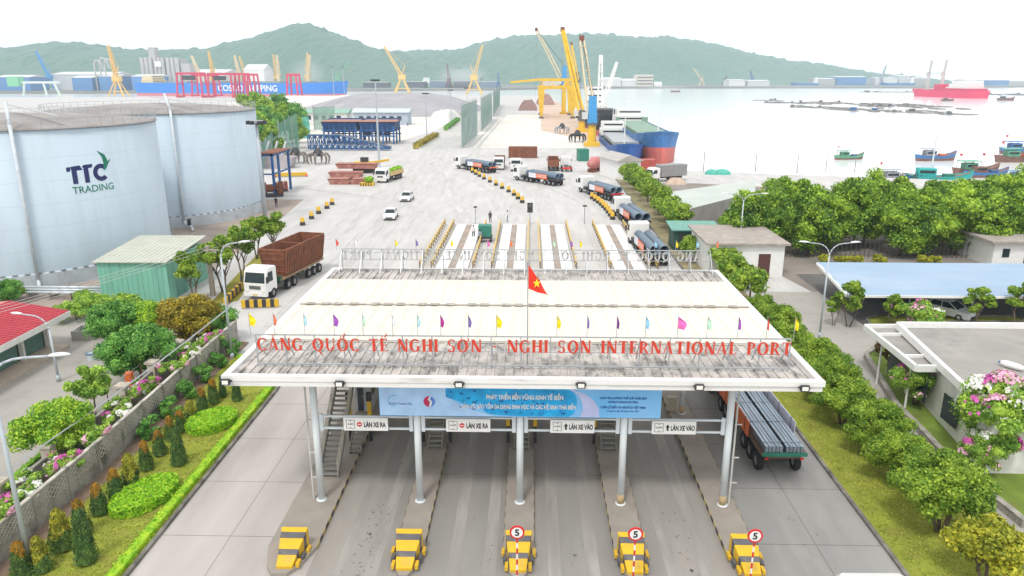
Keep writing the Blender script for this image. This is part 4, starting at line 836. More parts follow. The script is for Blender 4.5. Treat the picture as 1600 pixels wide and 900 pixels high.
# ------------------------------------------------------------------ left buildings
tankp=roadmat('tank_pale_blue',(0.49,0.59,0.67),(0.30,0.36,0.40),500,1000,2.3,(0.42,0.49,0.54),0.5,1.6,'Z',0.35,0.03,(1,1,0.16),0.45)
tankroof=mat('tank_rusty_roof',(0.30,0.285,0.275),0.9,0,0.18,0.2,0,(0.19,0.15,0.13),0.6,0.25)
ringm=mat('tank_base_concrete',(0.48,0.53,0.57),0.85,0,0.12,0.4,0,(0.3,0.3,0.3),0.5,0.6)
def tank(cx,cy,label,logo,paz):
    t=T('storage_tank',label,'tank',(cx,cy,0),0,'pale blue storage tanks'); r=15.0;H=15.9
    o=MB().lathe([(r,1.6),(r,H),(r-0.15,H),(r-0.15,1.6)],96).build('shell',tankp,t,smooth=False)
    for p in o.data.polygons: p.use_smooth=abs(p.normal.z)<0.5
    MB().lathe([(r+0.25,0),(r+0.25,1.5),(r+0.12,1.62),(r-0.5,1.62)],96).build('base_ring',ringm,t,smooth=False)
    mb=MB()
    for k in range(180):
        if k%2: a=2*PI*k/180; mb.box(((r+0.2)*math.cos(a),(r+0.2)*math.sin(a),1.66),(0.2,0.45,0.08),0,a)
    mb.build('anchor_bolts',mat('bolt_dark',(0.28,0.30,0.32),0.8),t)
    MB().lathe([(r+0.12,H-0.05),(r+0.12,H+0.02),(r*0.98,H+0.12),(r*0.5,H+0.75),(0.01,H+1.1)],72).build('cone_roof',tankroof,t,smooth=True)
    mb=MB(); n=64
    for k in range(n):
        a=2*PI*k/n; b=2*PI*(k+1)/n; p=Vector((r*math.cos(a),r*math.sin(a),0)); q=Vector((r*math.cos(b),r*math.sin(b),0)); z=Vector((0,0,1))
        mb.bar(p+z*H,p+z*(H+1.0),0.045); mb.bar(p+z*(H+1.0),q+z*(H+1.0),0.045); mb.bar(p+z*(H+0.55),q+z*(H+0.55),0.03)
    mb.build('roof_railing',steel,t)
    a=paz; ux,uy=math.cos(a),math.sin(a); mb=MB(); P=lambda rr,z: (rr*ux,rr*uy,z)
    mb.path([P(r+0.3,0.9),P(r+0.3,H+0.6),P(r-3.0,H+2.6)],0.17,10); mb.tube(P(r+0.3,0.9),P(r+1.5,0.5),0.17,0.17,8)
    for z in (4,8,12): mb.tube(P(r,z),P(r+0.5,z),0.07,0.07,6)
    mb.build('fill_pipe',mat('pipe_pale',(0.55,0.60,0.64),0.5),t,smooth=True)
    mb=MB(); mb.bar((r*0.95*math.cos(paz+0.3),r*0.95*math.sin(paz+0.3),H+1.2),(0,0,H+2),0.5,0.05); mb.build('roof_walkway',steel,t)
    if logo:
        az=math.atan2(-cy,-cx)+logo[0]; lm=mat('logo_navy',(0.02,0.03,0.13),0.6); lg=mat('logo_green',(0.01,0.20,0.12),0.6)
        def wrap(mb,name,m):
            out=MB(); vs=[]
            for x,y,z in mb.v: 
                rr=r+0.012-y; a=az+x/r; vs.append((rr*math.cos(a),rr*math.sin(a),z))
            out.v=vs; out.f=mb.f; out.m=mb.m; return out.build(name,m,t)
        def poly(ps,name,m,sc,ox,oz,lay=0.0):
            mb=MB(); 
            for p in ps: mb.add([(ox+q[0]*sc,-0.003*lay,oz+q[1]*sc) for q in p],[tuple(range(len(p)))])
            return wrap(mb,name,m)
        ox,oz,sc=logo[1],logo[2],logo[3]
        poly([rc_(0.28,0,0.58,1.02),[(0.0,0.78),(0,1.05),(0.8,1.12),(0.95,0.82)]],'letter_T',lm,sc,ox,oz)
        poly([rc_(1.0,0,1.30,1.0),[(0.9,1.0),(1.05,1.12),(1.6,1.14),(1.55,0.92),(1.3,0.9)]],'letter_T',lm,sc,ox,oz)
        poly(ring(2.1,0.55,0.53,0.55,0.24,0.27,42,318,18),'letter_C',lm,sc,ox,oz)
        poly([[(2.3,0.62),(2.55,0.85),(2.65,1.3),(2.5,1.65),(2.0,1.95),(2.3,1.5),(2.35,1.1)],[(2.4,0.6),(2.62,1.2),(2.9,1.35),(2.62,0.95)]],'leaf_mark',lg,sc,ox,oz,1)
        cu=text('logo_text','TRADING',sc*0.62,lg,None,(0,0,0),(0,0,0),0.001,'LEFT',1,0.006)
        mb=MB(); mb.v=[(ox+sc*0.15+v.co.x*1.0,-0.01,oz-sc*0.42+v.co.y) for v in cu.data.vertices]; mb.f=[tuple(p.vertices) for p in cu.data.polygons if abs(p.normal.z)>0.9 and p.center.z>0]; mb.m=[0]*len(mb.f)
        bpy.data.objects.remove(cu); wrap(mb,'word_trading',lg)
    return t
tank(-59.9,83.4,'nearer pale blue storage tank with TTC TRADING painted on it','', 0) if False else None
def az_of(cx,cy,px,py,h):     # angle on the shell seen at a pixel
    r=15.0; d=FW+RT*((px-800)/FOC)+UP*((450-py)/FOC); ox,oy=-cx,-cy
    A=d.x**2+d.y**2; B=2*(ox*d.x+oy*d.y); C=ox*ox+oy*oy-r*r; D=B*B-4*A*C
    t=(-B-math.sqrt(max(0,D)))/(2*A); return math.atan2(oy+d.y*t,ox+d.x*t),EYE+d.z*t
T1=(-58.9,83.6);T2=(-58.4,115.6)
a0,z0=az_of(*T1,107,287,0); a1,z1=az_of(*T1,173,287,0)
base=math.atan2(-T1[1],-T1[0])
wd=(a1-a0+2*PI)%(2*PI)*15.0; sc_=wd/2.65
pa,_=az_of(*T1,38,320,0); pb,_=az_of(*T2,275,250,0)
tank(*T1,'nearer pale blue storage tank painted with the logo TTC TRADING',((a0-base+PI)%(2*PI)-PI,0.0,z0-0.1,sc_),pa)
tank(*T2,'farther pale blue storage tank without any lettering',None,pb)
# green shed
c0=at(160,470); 
sh=T('metal_shed','green metal shed with pale rusty roof in front of the nearer tank','shed',(c0.x,c0.y,0))
shg=mat('shed_green_wall',(0.20,0.48,0.37),0.6,0,0.06,0.6,0,(0.14,0.33,0.26),0.6,0.5,stretch=(3,3,0.3)); shr=mat('shed_pale_roof',(0.48,0.50,0.43),0.8,0,0.1,0.6,0,(0.26,0.23,0.19),0.7,1.3,sthr=0.6,stretch=(1,3,1))
W_,D_=6.7,8.6
mb=MB(); mb.ext([(0,0),(W_,0),(W_,3.85),(0,3.85)],'y',0,D_); mb.build('wall',shg,sh)
mb=MB()
for k in range(13): mb.b2(k*0.5+0.2,k*0.5+0.25,-0.03,0,0.1,3.8)
mb.build('wall_ribs',shg,sh)
mb=MB(); mb.add([(-0.3,-0.3,3.87),(W_+0.2,-0.3,3.87),(W_+0.2,D_+0.3,4.5),(-0.3,D_+0.3,4.5),(-0.3,-0.3,3.97),(W_+0.2,-0.3,3.97),(W_+0.2,D_+0.3,4.6),(-0.3,D_+0.3,4.6)],[(3,2,1,0),(4,5,6,7),(0,1,5,4),(1,2,6,5),(2,3,7,6),(3,0,4,7)])
for k in range(14): x=-0.2+k*0.5; mb.bar((x,-0.28,3.985),(x,D_+0.28,4.615),0.06,0.04)
mb.build('roof',shr,sh)
MB().b2(W_,W_+0.05,1.5,3.6,0,2.6).build('door',mat('shed_door',(0.12,0.33,0.26),0.6),sh)
# pipe run at the tank foot, block of valves
pm=mat('pipe_silver',(0.55,0.60,0.64),0.4,0.2,0.06)
pr_=T('pipe_run','pale pipes on supports along the foot of the nearer tank','pipes',(-42,68.6,0)); 
for k in range(3): MB().path([(-8,k*0.5-1,0.7+0.12*k),(0.4,k*0.5-1,0.7+0.12*k)],0.14,8).build('pipe',pm,pr_,smooth=True)
for k in range(4): MB().b2(-7+k*2.1,-6.8+k*2.1,-1.2,0.3,0,0.65).build('support',isl,pr_)
p=at(300,358); vl=T('pipe_valve','pipe valve assembly at the foot of the farther tank','valve',(p.x,p.y-0.5,0)); MB().path([(-.6,.6,.7),(0.6,-0.6,.4),(0.9,-1.3,.15)],0.16,8).build('pipe',pm,vl,smooth=True); MB().b2(-.25,.1,-.1,.25,.6,1.4).build('valve_body',dark,vl); MB().lathe([(.05,0),(.3,0),(.3,.06),(.05,.06)],12,(0,0,1.5)).build('handwheel',dark,vl)
# red roofed house
hs_=T('red_roofed_house','low house with red ribbed roof and green shutters at the left edge','house',(-38,52,0))
hr=mat('red_roof_sheet',(0.42,0.05,0.07),0.55,0,0.08,1); hr2=mat('red_roof_lit_face',(0.62,0.22,0.22),0.55,0,0.06,1); sht=mat('green_shutter',(0.10,0.20,0.17),0.6,0,0.2,1,stretch=(1,1,6))  # second roof red is the same sheet, paler: the lit face painted in
A0=Vector((-38.2,45.0,0)); A1=Vector((-37.9,56.2,0)); 
def hb(name,mb,m,par=None): o=mb.build(name,m,par or hs_); o.location=(38,-52,0) if not par else (0,0,0); return o
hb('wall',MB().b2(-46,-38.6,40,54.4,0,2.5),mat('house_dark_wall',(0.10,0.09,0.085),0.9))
hb('veranda_floor',MB().b2(-38.599,-36.9,40,54.6,0,0.25),mat('veranda_tile',(0.48,0.40,0.33),0.8))
mb=MB()
for k,y in enumerate((40.4,43.6,46.6,49.6,52.6)):
    hb('shutter',MB().b2(-38.59,-38.5,y-1.3,y+1.3,0.3,2.45),sht); hb('pillar',MB().b2(-38.45,-38.1,y+1.4,y+1.62,0.252,2.5),dwhite)
hb('fascia',MB().b2(-38.7,-36.7,39.5,55.1,2.502,2.95),dwhite)
mb=MB(); mb.add([(-36.75,39.5,2.97),(-36.75,55.1,2.97),(-41.5,55.1,3.75),(-41.5,39.5,3.75)],[(0,1,2,3)]); k=39.7
while k<55.0: mb.bar((-36.8,k,3.0),(-41.5,k,3.78),0.09,0.06); k+=0.38
hb('roof_slope',mb,hr); hb('roof_slope',MB().add([(-41.5,39.5,3.76),(-41.5,55.1,3.76),(-47.5,55.1,2.9),(-47.5,39.5,2.9)],[(0,1,2,3)]),hr2)
hb('roof_hip',MB().add([(-36.75,55.1,2.6),(-47.5,55.1,2.6),(-47.5,55.1,2.89),(-41.5,55.1,3.74),(-36.75,55.1,2.96)],[(0,1,2,3,4)]),hr2)
wt=T('water_trough','low grey concrete washing trough beside the red roofed house','trough',(-36.4,57.2,0),R(8)); MB().b2(-1.4,1.4,-0.9,0.9,0,0.15).b2(-1.4,1.4,-0.9,-0.75,0.15,0.8).b2(-1.4,1.4,0.75,0.9,0.15,0.8).b2(-1.4,-1.25,-0.75,0.75,0.15,0.8).b2(1.25,1.4,-0.75,0.75,0.15,0.8).build('basin',mat('trough_concrete',(0.38,0.37,0.34),0.9),wt); MB().b2(-1.25,1.25,-0.75,0.75,0.5,0.52).build('water_surface',mat('trough_water',(0.08,0.14,0.12),0.1),wt)
bk=T('plastic_drum','blue and white plastic bucket beside the concrete trough','bucket',(at(143,562).x,at(143,562).y,0)); MB().lathe([(0.01,0),(0.28,0),(0.36,0.55),(0.33,0.55),(0.26,0.05),(0.01,0.05)],14).build('bucket_body',mat('bucket_white',(0.6,0.68,0.72),0.5),bk); MB().lathe([(.37,.5),(.39,.5),(.39,.57),(.37,.57)],14).build('rim',blue,bk)
fp=T('flower_pot','large brown glazed pot with a shrub beyond the garden wall','flower pot',(at(70,688).x,at(70,688).y,0)); MB().lathe([(0.01,0),(0.28,0),(0.45,0.35),(0.42,0.6),(0.46,0.66),(0.36,0.66),(0.33,0.4),(0.01,0.35)],16).build('pot',mat('brown_glaze',(0.16,0.05,0.03),0.3),fp,smooth=True); link('leaves',crown('leaves',L_dark,0.5,0.35,1.0,8,90,0.16,0.5),fp)
# washing line frame in the yard and a beam of orange wood
cl=T('clothes_frame','thin rusty clothes line frame in the house yard','clothes line',(at(173,650).x,at(173,650).y,0),R(8)); MB().bar((0,0,0),(0,0,1.9),0.05).build('post',rust,cl); MB().bar((0.6,4.2,0),(0.6,4.2,1.9),0.05).build('post',rust,cl); MB().bar((0,0,1.85),(0.6,4.2,1.85),0.03).build('line',steel,cl); MB().b2(0.1,0.5,2.6,3.1,0.9,1.8).build('cloth',orange,cl)
# ------------------------------------------------------------------ right buildings
fb=T('flat_roofed_building','office building with stained flat concrete roof and white parapet','building',(38,54,0)); ffl=mat('flat_roof_concrete',(0.31,0.295,0.275),0.9,0,0.12,0.35,0,(0.17,0.165,0.155),0.65,0.22,sthr=0.5)
h_=3.9
pts=[at(1405,506,h_),at(1605,503,h_),at(1700,640,h_),at(1610,720,h_),at(1560,655,h_)]
q0=at(1403,506,h_); q1=at(1700,503,h_); q2=at(1595,700,h_)
x0=q0.x; y1=q0.y; bx=[(q0.x,q0.y),(q0.x+22,q0.y),(q0.x+22,36.5),(at(1590,672,h_).x,36.5)]
def fbm(name,mb,m): o=mb.build(name,m,fb); o.location=(-38,-54,0); return o
fbm('wall',MB().prism([(p[0]+(0.25 if p[0]<q0.x+5 else -0.2),p[1]-0.2) for p in bx],0,h_-0.5),dwhite)
fbm('roof_slab',MB().prism(bx,h_-0.49,h_-0.25,0),ffl)
mb=MB()
for a,b in ((bx[0],bx[1]),(bx[1],bx[2]),(bx[3],bx[0])): mb.bar((*a,h_-0.12),(*b,h_-0.12),0.28,0.5)
fbm('parapet',mb,white)
for y in (40,43.5,47): fbm('window',MB().b2(bx[3][0]*0.55+bx[0][0]*0.45-0.3,bx[3][0]*0.55+bx[0][0]*0.45-0.25,y,y+1.6,1,2.6),glass)
hc=3.6
cp=[at(1352,508,hc),at(1403,508,hc),at(1470,572,hc),at(1432,572,hc)]
cn=T('entrance_canopy','small flat concrete porch roof with white rim on slim posts','porch roof',(cp[0].x,cp[0].y,0)); o=-Vector((cp[0].x,cp[0].y,0))
cpl=[(p.x+o.x,p.y+o.y) for p in cp]
MB().prism(cpl,hc-0.35,hc-0.2).build('porch_slab',ffl,cn)
mb=MB()
for k in (0,2,3): a=cpl[k];b=cpl[(k+1)%4]; mb.bar((*a,hc-0.15),(*b,hc-0.15),0.22,0.42)
mb.bar((*(cpl[0]),hc-0.2),(*cpl[0],hc-0.19),0.2); 
for u in (0.22,0.75): a=Vector((*cpl[0],hc-0.1)).lerp(Vector((*cpl[3],hc-0.1)),u); b=Vector((*cpl[1],hc-0.1)).lerp(Vector((*cpl[2],hc-0.1)),u); mb.bar(a,b,0.15,0.2)
mb.build('rim',white,cn)
for u in (0.3,0.85): a=Vector((*cpl[0],0)).lerp(Vector((*cpl[3],0)),u)+Vector((0.3,0,0)); MB().tube(a,a+Vector((0,0,hc-0.35)),0.07,0.07,8).build('post',white,cn)
# lawn and low stone wall beside the path
sb=[at(1352,560),at(1400,640),at(1440,680),at(1490,735),at(1600,825)]; sl_=[(p.x,p.y) for p in sb]
sheet('lawn',[(29.3,57.5)]+sl_+[(at(1640,800).x+1,sl_[-1][1]),(34,44),(33.5,50),(31.5,59)],0.22,mat('lawn_bright',(0.15,0.22,0.03),0.95,0,0.25,0.8,0.3,(0.15,0.1,0.05),0.6,0.5,sthr=0.55))
sw=T('low_stone_wall','low curved stone retaining wall along the concrete path','wall',(29.3,57.5,0)); stm=mat('stone_wall',(0.33,0.31,0.27),0.9,0,0.25,3,0.4,(0.12,0.11,0.1),0.7,2.5)
pp=[(29.3,57.5)]+sl_
for a,b in zip(pp,pp[1:]): o_=MB().bar((a[0],a[1],0.2),(b[0],b[1],0.2),0.28,0.4).bar((a[0],a[1],0.43),(b[0],b[1],0.43),0.34,0.06).build('wall_segment',stm,sw); o_.location=(-29.3,-57.5,0)
gr=[at(1487,680),at(1500,680),at(1590,780),at(1570,788)]
sheet('drain_cover',[(p.x,p.y) for p in gr],0.02,greyp)
# blue car park roof
hcp=2.7; c0=at(1277,411,hcp); c3=at(1325,462,hcp); ex=c0.x+34
cb=T('carport','long car park shelter with pale blue sheet roof','carport',(c0.x,c3.y,0)); dx=c3.x-c0.x; dy=c0.y-c3.y
cbm=mat('pale_blue_sheet',(0.29,0.40,0.53),0.7,0,0.06,0.4,0,(0.40,0.48,0.56),0.5,0.25,stretch=(0.3,1,1))
for k in range(4):
    u0,u1=k/4,(k+1)/4; xa=dx*(1-u0); xb=dx*(1-u1)
    mb=MB(); z=hcp+0.05*k*0
    mb.add([(xa,dy*u0+0.03,z),(34,dy*u0+0.03,z),(34,dy*u1-0.03,z+0.1),(xb,dy*u1-0.03,z+0.1),(xa,dy*u0+0.03,z-0.07),(34,dy*u0+0.03,z-0.07),(34,dy*u1-0.03,z+0.03),(xb,dy*u1-0.03,z+0.03)],[(0,1,2,3),(7,6,5,4),(0,4,5,1),(1,5,6,2),(2,6,7,3),(3,7,4,0)])
    mb.build('roof_sheet',cbm,cb)
MB().bar((dx,0,hcp-0.06),(34,0,hcp-0.06),0.1,0.2).bar((dx,0,hcp-0.06),(0,dy,hcp-0.06),0.22,0.24).build('roof_edge',white,cb)
for x in (4.5,10,15.5,21,26.5): 
    for y in (1.5,dy-2): MB().tube((x,y,0),(x,y,hcp-0.08),0.07,0.07,8).build('post',steel,cb)
# small houses
def hut(name,label,x0,x1,y0,y1,h,wallm,roofm,kind='flat',over=0.4,extra=None,cat='house',rise=0.5):
    t=T(name,label,cat,((x0+x1)/2,(y0+y1)/2,0)); a,b=(x1-x0)/2,(y1-y0)/2
    MB().b2(-a,a,-b,b,0,h).build('wall',wallm,t)
    mb=MB(); A,B=a+over,b+over
    if kind=='flat': mb.b2(-A,A,-B,B,h+0.002,h+0.22)
    elif kind=='gabx': mb.add([(-A,-B,h),(A,-B,h),(A,0,h+rise),(-A,0,h+rise),(A,B,h),(-A,B,h),(-A,-B,h-0.12),(A,-B,h-0.12),(A,B,h-0.12),(-A,B,h-0.12)],[(0,1,2,3),(3,2,4,5),(6,7,1,0),(8,9,5,4),(0,3,5,9,6),(1,7,8,4,2),(6,9,8,7)])
    elif kind=='gaby': mb.add([(-A,-B,h),(-A,B,h),(0,B,h+rise),(0,-B,h+rise),(A,-B,h),(A,B,h),(-A,-B,h-0.12),(-A,B,h-0.12),(A,B,h-0.12),(A,-B,h-0.12)],[(0,3,2,1),(3,4,5,2),(0,6,9,4,3),(1,2,5,8,7),(0,1,7,6),(4,9,8,5),(6,7,8,9)])
    elif kind=='mono': mb.add([(-A,-B,h),(A,-B,h),(A,B,h+rise),(-A,B,h+rise),(-A,-B,h+0.12),(A,-B,h+0.12),(A,B,h+rise+0.12),(-A,B,h+rise+0.12)],[(3,2,1,0),(4,5,6,7),(0,1,5,4),(1,2,6,5),(2,3,7,6),(3,0,4,7)])
    mb.build('roof',roofm,t)
    for (nm,fx0,fx1,z0,z1,m,side) in (extra or []):
        if side=='f': MB().b2(-a+2*a*fx0,-a+2*a*fx1,-b-0.03,-b-0.001,z0,z1).build(nm,m,t)
        else: MB().b2(a+0.001,a+0.03,-b+2*b*fx0,-b+2*b*fx1,z0,z1).build(nm,m,t)
    return t
grr=mat('grey_brown_roof',(0.34,0.30,0.27),0.9,0,0.12,0.6,0,(0.5,0.46,0.41),0.6,1.0)
p=at(1222,432); hut('white_house','white house with grey brown flat roof beside the tree belt',p.x-8.0,p.x,p.y,p.y+9.5,3.5,white,grr,'flat',0.45,[('door',0.26,0.38,0,2.4,green,'f'),('door',0.66,0.82,0,2.5,mat('door_maroon',(0.10,0.04,0.035),0.6),'f')])
p=at(1052,392); hut('green_kiosk','dark green kiosk with open front beside the nearest pipe truck',p.x,p.x+5.4,p.y,p.y+3.6,2.6,mat('kiosk_dark',(0.03,0.09,0.07),0.6),mat('kiosk_roof',(0.13,0.33,0.27),0.5),'mono',0.4,[('doorway',0.1,0.45,0,2.1,dark,'f')],'kiosk',0.35)
p=at(1548,418); hut('small_outbuilding','small white outbuilding behind the blue shed roof at the right edge',p.x,p.x+10,p.y,p.y+7,2.9,white,grr,'flat',0.6,[('opening',0.1,0.18,1.2,2.2,glass,'f'),('opening',0.35,0.5,0.0,2.2,glass,'f')])
gh=hut('white_gatehouse','small white gatehouse with grey gabled roof at the far end of the tree row',16.65,21.85,155.55,165.05,3.9,white,mat('grey_sheet_roof',(0.42,0.40,0.38),0.7,0,0.1,0.5),'gaby',0.5,[('window',0.35,0.6,2.6,3.4,greyp,'f'),('window',0.35,0.6,0.8,1.7,greyp,'f')],'gatehouse',1.2); gh.rotation_euler=(0,0,R(18))
lw=T('long_warehouse','long low warehouse with pale green grey roof behind the tree row','warehouse',(30,120,0)); wv=mat('pale_green_roof',(0.46,0.51,0.47),0.7,0,0.08,0.2,0,(0.52,0.50,0.45),0.6,0.15)
def PT(px,py,h): v=at(px,py,h); return (v.x-30,v.y-120,h)
r1,r2,r3,r4=PT(1067,329,3.2),PT(1045,300,3.4),PT(1180,281,3.4),PT(1180,300,3.4)
MB().add([r1,r4,r3,r2],[(0,1,2,3)]).add([(a[0],a[1],a[2]-0.2) for a in (r1,r4,r3,r2)],[(3,2,1,0)]).build('roof',wv,lw)
MB().add([r1,r4,(r4[0],r4[1],0),(r1[0],r1[1],0)],[(3,2,1,0)]).add([r2,r1,(r1[0],r1[1],0),(r2[0],r2[1],0)],[(3,2,1,0)]).build('wall',mat('grey_block_wall',(0.33,0.32,0.30),0.9,0,0.15,0.6),lw)
# fence behind the belt of trees, shore strip
fn=T('rail_fence','dark rail fence along the foot of the tall tree belt','fence',(28,87,0)); mb=MB()
for k in range(60): mb.bar((k*0.55,0,0),(k*0.55,0.0,1.9),0.06)
mb.bar((0,0,1.8),(33,0,1.8),0.05); mb.bar((0,0,0.3),(33,0,0.3),0.05); mb.build('bars',mat('dark_fence',(0.07,0.065,0.06),0.7),fn)

# short grass blades over the lawns
def grassfield(label,x0,x1,y0,y1,n,test,z):
    P=np.stack([rng.uniform(x0,x1,n),rng.uniform(y0,y1,n),np.full(n,z)],1); P=P[test(P[:,0],P[:,1])]
    o=link('grass',leafmesh('grass',[(leafquads(P,np.tile([0,0.3,0.5],(len(P),1)),0.10,1.2,0.5),0)],[leafmat('grass_blades',(0.20,0.27,0.02),(0.55,0.60,0.08),(0.36,0.44,0.05),0.5)])); tag(o,label,'grass'); o['kind']='stuff'
grassfield('short green grass of the left lawn',-26,-18.2,22,53,30000,lambda x,y: x>-22.7,0.125)
grassfield('short yellowish green grass of the right lawn',16.75,22.3,22,62,26000,lambda x,y: (x>16.7)&(x<22.2),0.125)
# ------------------------------------------------------------------ vehicles
carw=mat('car_white',(0.80,0.80,0.80),0.25,0,0.03,1,spec=0.6); lampw=mat('headlight_glass',(0.75,0.75,0.72),0.1); lampr=mat('tail_light_red',(0.5,0.02,0.02),0.3)
rimm=mat('rim_grey',(0.30,0.30,0.30),0.6,0,0.1,3); chas=mat('chassis_dark',(0.06,0.06,0.065),0.7,0,0.2,2,0,(0.25,0.2,0.15),0.4,2)
WH={}
def wheel(par,x,y,r=0.52,w=0.34):
    k=(r,w)
    if k not in WH:
        WH[k]=(MB().lathe([(r*0.55,-w/2),(r*0.92,-w/2),(r,-w/2+0.05),(r,w/2-0.05),(r*0.92,w/2),(r*0.55,w/2)],16,(0,0,0),0,'x').mesh('wheel',black,True),
               MB().tube((-w/2+0.05,0,0),(w/2-0.05,0,0),r*0.56,r*0.56,12).tube((-w/2-0.01,0,0),(w/2+0.01,0,0),r*0.2,r*0.2,8).mesh('rim',rimm))
    o=link('wheel',WH[k][0],par,(x,y,r)); link('rim',WH[k][1],o)
def cab(t,y1,m,h=3.0,L=2.1,W=2.42,z0=0.75):      # y1 = front face
    y0=y1-L
    b=MB().ext([(y0,z0),(y1-0.02,z0),(y1,z0+0.9),(y1-0.28,h-0.35),(y1-0.6,h-0.05),(y1-0.9,h),(y0+0.15,h),(y0,h-0.15)],'x',-W/2,W/2).mesh('cab',m)
    o=link('cab',b,t)
    md=o.modifiers.new('b','BEVEL'); md.width=0.09; md.segments=2; md.limit_method='ANGLE'
    def fr(zz): return y1-0.28*(zz-z0-0.9)/(h-0.35-z0-0.9)
    za,zb=z0+1.0,h-0.42
    link('windscreen',MB().quad((-W/2+0.14,fr(za)+0.012,za),(W/2-0.14,fr(za)+0.012,za),(W/2-0.2,fr(zb)+0.012,zb),(-W/2+0.2,fr(zb)+0.012,zb)).mesh('windscreen',glass),o)
    for s in (-1,1):
        x=s*(W/2+0.006); link('side_window',MB().add([(x,y0+0.75,za+0.02),(x,y1-0.22,za+0.02),(x,y1-0.5,zb),(x,y0+0.75,zb)],[(0,1,2,3)]).mesh('side_window',glass),o)
        link('headlight',MB().b2(s*W*0.36-0.2,s*W*0.36+0.2,y1-0.03,y1+0.035,z0+0.12,z0+0.32).mesh('headlight',lampw),t)
        link('mirror',MB().b2(s*(W/2+0.16)-0.1,s*(W/2+0.16)+0.1,y1-0.1,y1+0.02,h-1.35,h-0.75).bar((s*W/2,y1-0.1,h-0.8),(s*(W/2+0.16),y1-0.04,h-0.8),0.04).mesh('mirror',dark),t)
    link('grille',MB().b2(-W*0.25,W*0.25,y1,y1+0.03,z0+0.38,z0+0.72).mesh('grille',greyp),t)
    link('bumper',MB().b2(-W/2-0.02,W/2+0.02,y1-0.25,y1+0.07,z0-0.3,z0+0.06).mesh('bumper',m),t)
    link('number_plate',MB().b2(-0.25,0.25,y1+0.072,y1+0.08,z0-0.22,z0-0.1).mesh('number_plate',yellow),t)
def semi(label,loc,rz,L,deck=1.25,cabm=None,h=3.0,dm=None,group=None,tail='red',name='flatbed_truck',cat='truck'):
    t=T(name,label,cat,loc,rz,group); y1=L/2
    cab(t,y1,cabm or white,h)
    for s in (-1,1):
        wheel(t,s*1.05,y1-1.35)
        for y in (y1-4.4,y1-5.6): wheel(t,s*1.02,y)
        for y in (-L/2+1.0,-L/2+2.2,-L/2+3.4): wheel(t,s*1.02,y)
    MB().b2(-0.45,0.45,y1-6.3,y1-1.0,0.7,0.98).b2(-1.15,1.15,y1-3.4,y1-2.4,0.7,1.1).build('chassis',chas,t)
    MB().b2(-1.25,1.25,-L/2,y1-2.75,deck-0.12,deck).b2(-0.9,0.9,-L/2+0.2,y1-3.2,deck-0.4,deck-0.121).build('trailer_deck',dm or chas,t)
    for s in (-1,1): MB().b2(s*0.95-0.1,s*0.95+0.1,-L/2-0.03,-L/2-0.001,deck-0.34,deck-0.22).build('tail_light',lampr,t)
    if tail: MB().b2(-1.2,1.2,-L/2-0.06,-L/2-0.035,deck-0.14,deck+0.1).build('tail_board',tail,t)
    return t
pipem=mat('slate_blue_pipe',(0.13,0.19,0.26),0.5,0.1,0.12,0.6,0,(0.22,0.26,0.30),0.5,0.8); pin=mat('pipe_inside',(0.03,0.04,0.05),0.8)
PIPE=MB().lathe([(0.56,-4.4),(0.56,4.4),(0.50,4.4),(0.50,-4.4),(0.56,-4.4)],20,(0,0,0),0,'y').mesh('steel_pipe',pipem,True)
def pt(front,rear,label,n,k,tl,three=False):
    f=at(*front); r=at(*rear); c=(f+r)/2; d=(f-r); L=13.2; rz=math.atan2(-d.x,d.y)
    # keep the rear where the photograph shows it
    c=r+d.normalized()*L/2
    t=semi(label,(c.x,c.y,0),rz,L,1.35,white,3.05,chas,'trucks loaded with large pipes',tl,'pipe_truck')
    M=Matrix.Translation((c.x,c.y,0))@Matrix.Rotation(rz,4,'Z')
    for s in (-1,1):
        q=M@Vector((s*0.58,-1.9,1.35+0.57)); o=link('steel_pipe',PIPE,None,q,(0,0,rz)); tag(o,'%s slate blue pipe on the %s'%('left' if s<0 else 'right',k),'pipe','large pipes on the trucks')
    b=T('side_banner','orange and white banner on the left side of the %s'%k,'banner',M@Vector((-1.3,-1.2,1.25)),rz,'banners on the pipe trucks')
    MB().b2(-0.02,0.01,-2.8,0.5,-0.1,0.85).build('orange_cloth',orange,b); MB().b2(-0.021,0.009,0.502,2.6,-0.1,0.85).build('white_cloth',mat('banner_white_cloth',(0.72,0.74,0.8),0.8),b)
    mb=MB()
    for z in (0.2,0.5):
        y=-2.5
        while y<0.2: w_=rnd.uniform(.15,.4); mb.b2(-0.024,-0.0205,y,y+w_,z,z+0.14); y+=w_+0.12
    mb.build('text_strokes',mat('banner_white_cloth',(0.72,0.74,0.8),0.8),b)
pt((709,261),(771,271),'pipe truck farthest left in the queue near the green nets',0,'farthest left pipe truck',orange)
pt((800,279),(876,291),'pipe truck crossing behind the yellow bollards, second in the queue from the left',1,'second pipe truck from the left',chas)
pt((903,296),(964,315),'pipe truck with red tail board turning by the white gatehouse, middle of the queue',2,'middle pipe truck',red)
pt((968,335),(1004,361),'pipe truck beside the far row of trees, second nearest in the queue',3,'second nearest pipe truck',chas)
pt((990,375),(1030,418),'pipe truck nearest to the canopy, partly hidden by the rear sign',4,'nearest pipe truck',chas)
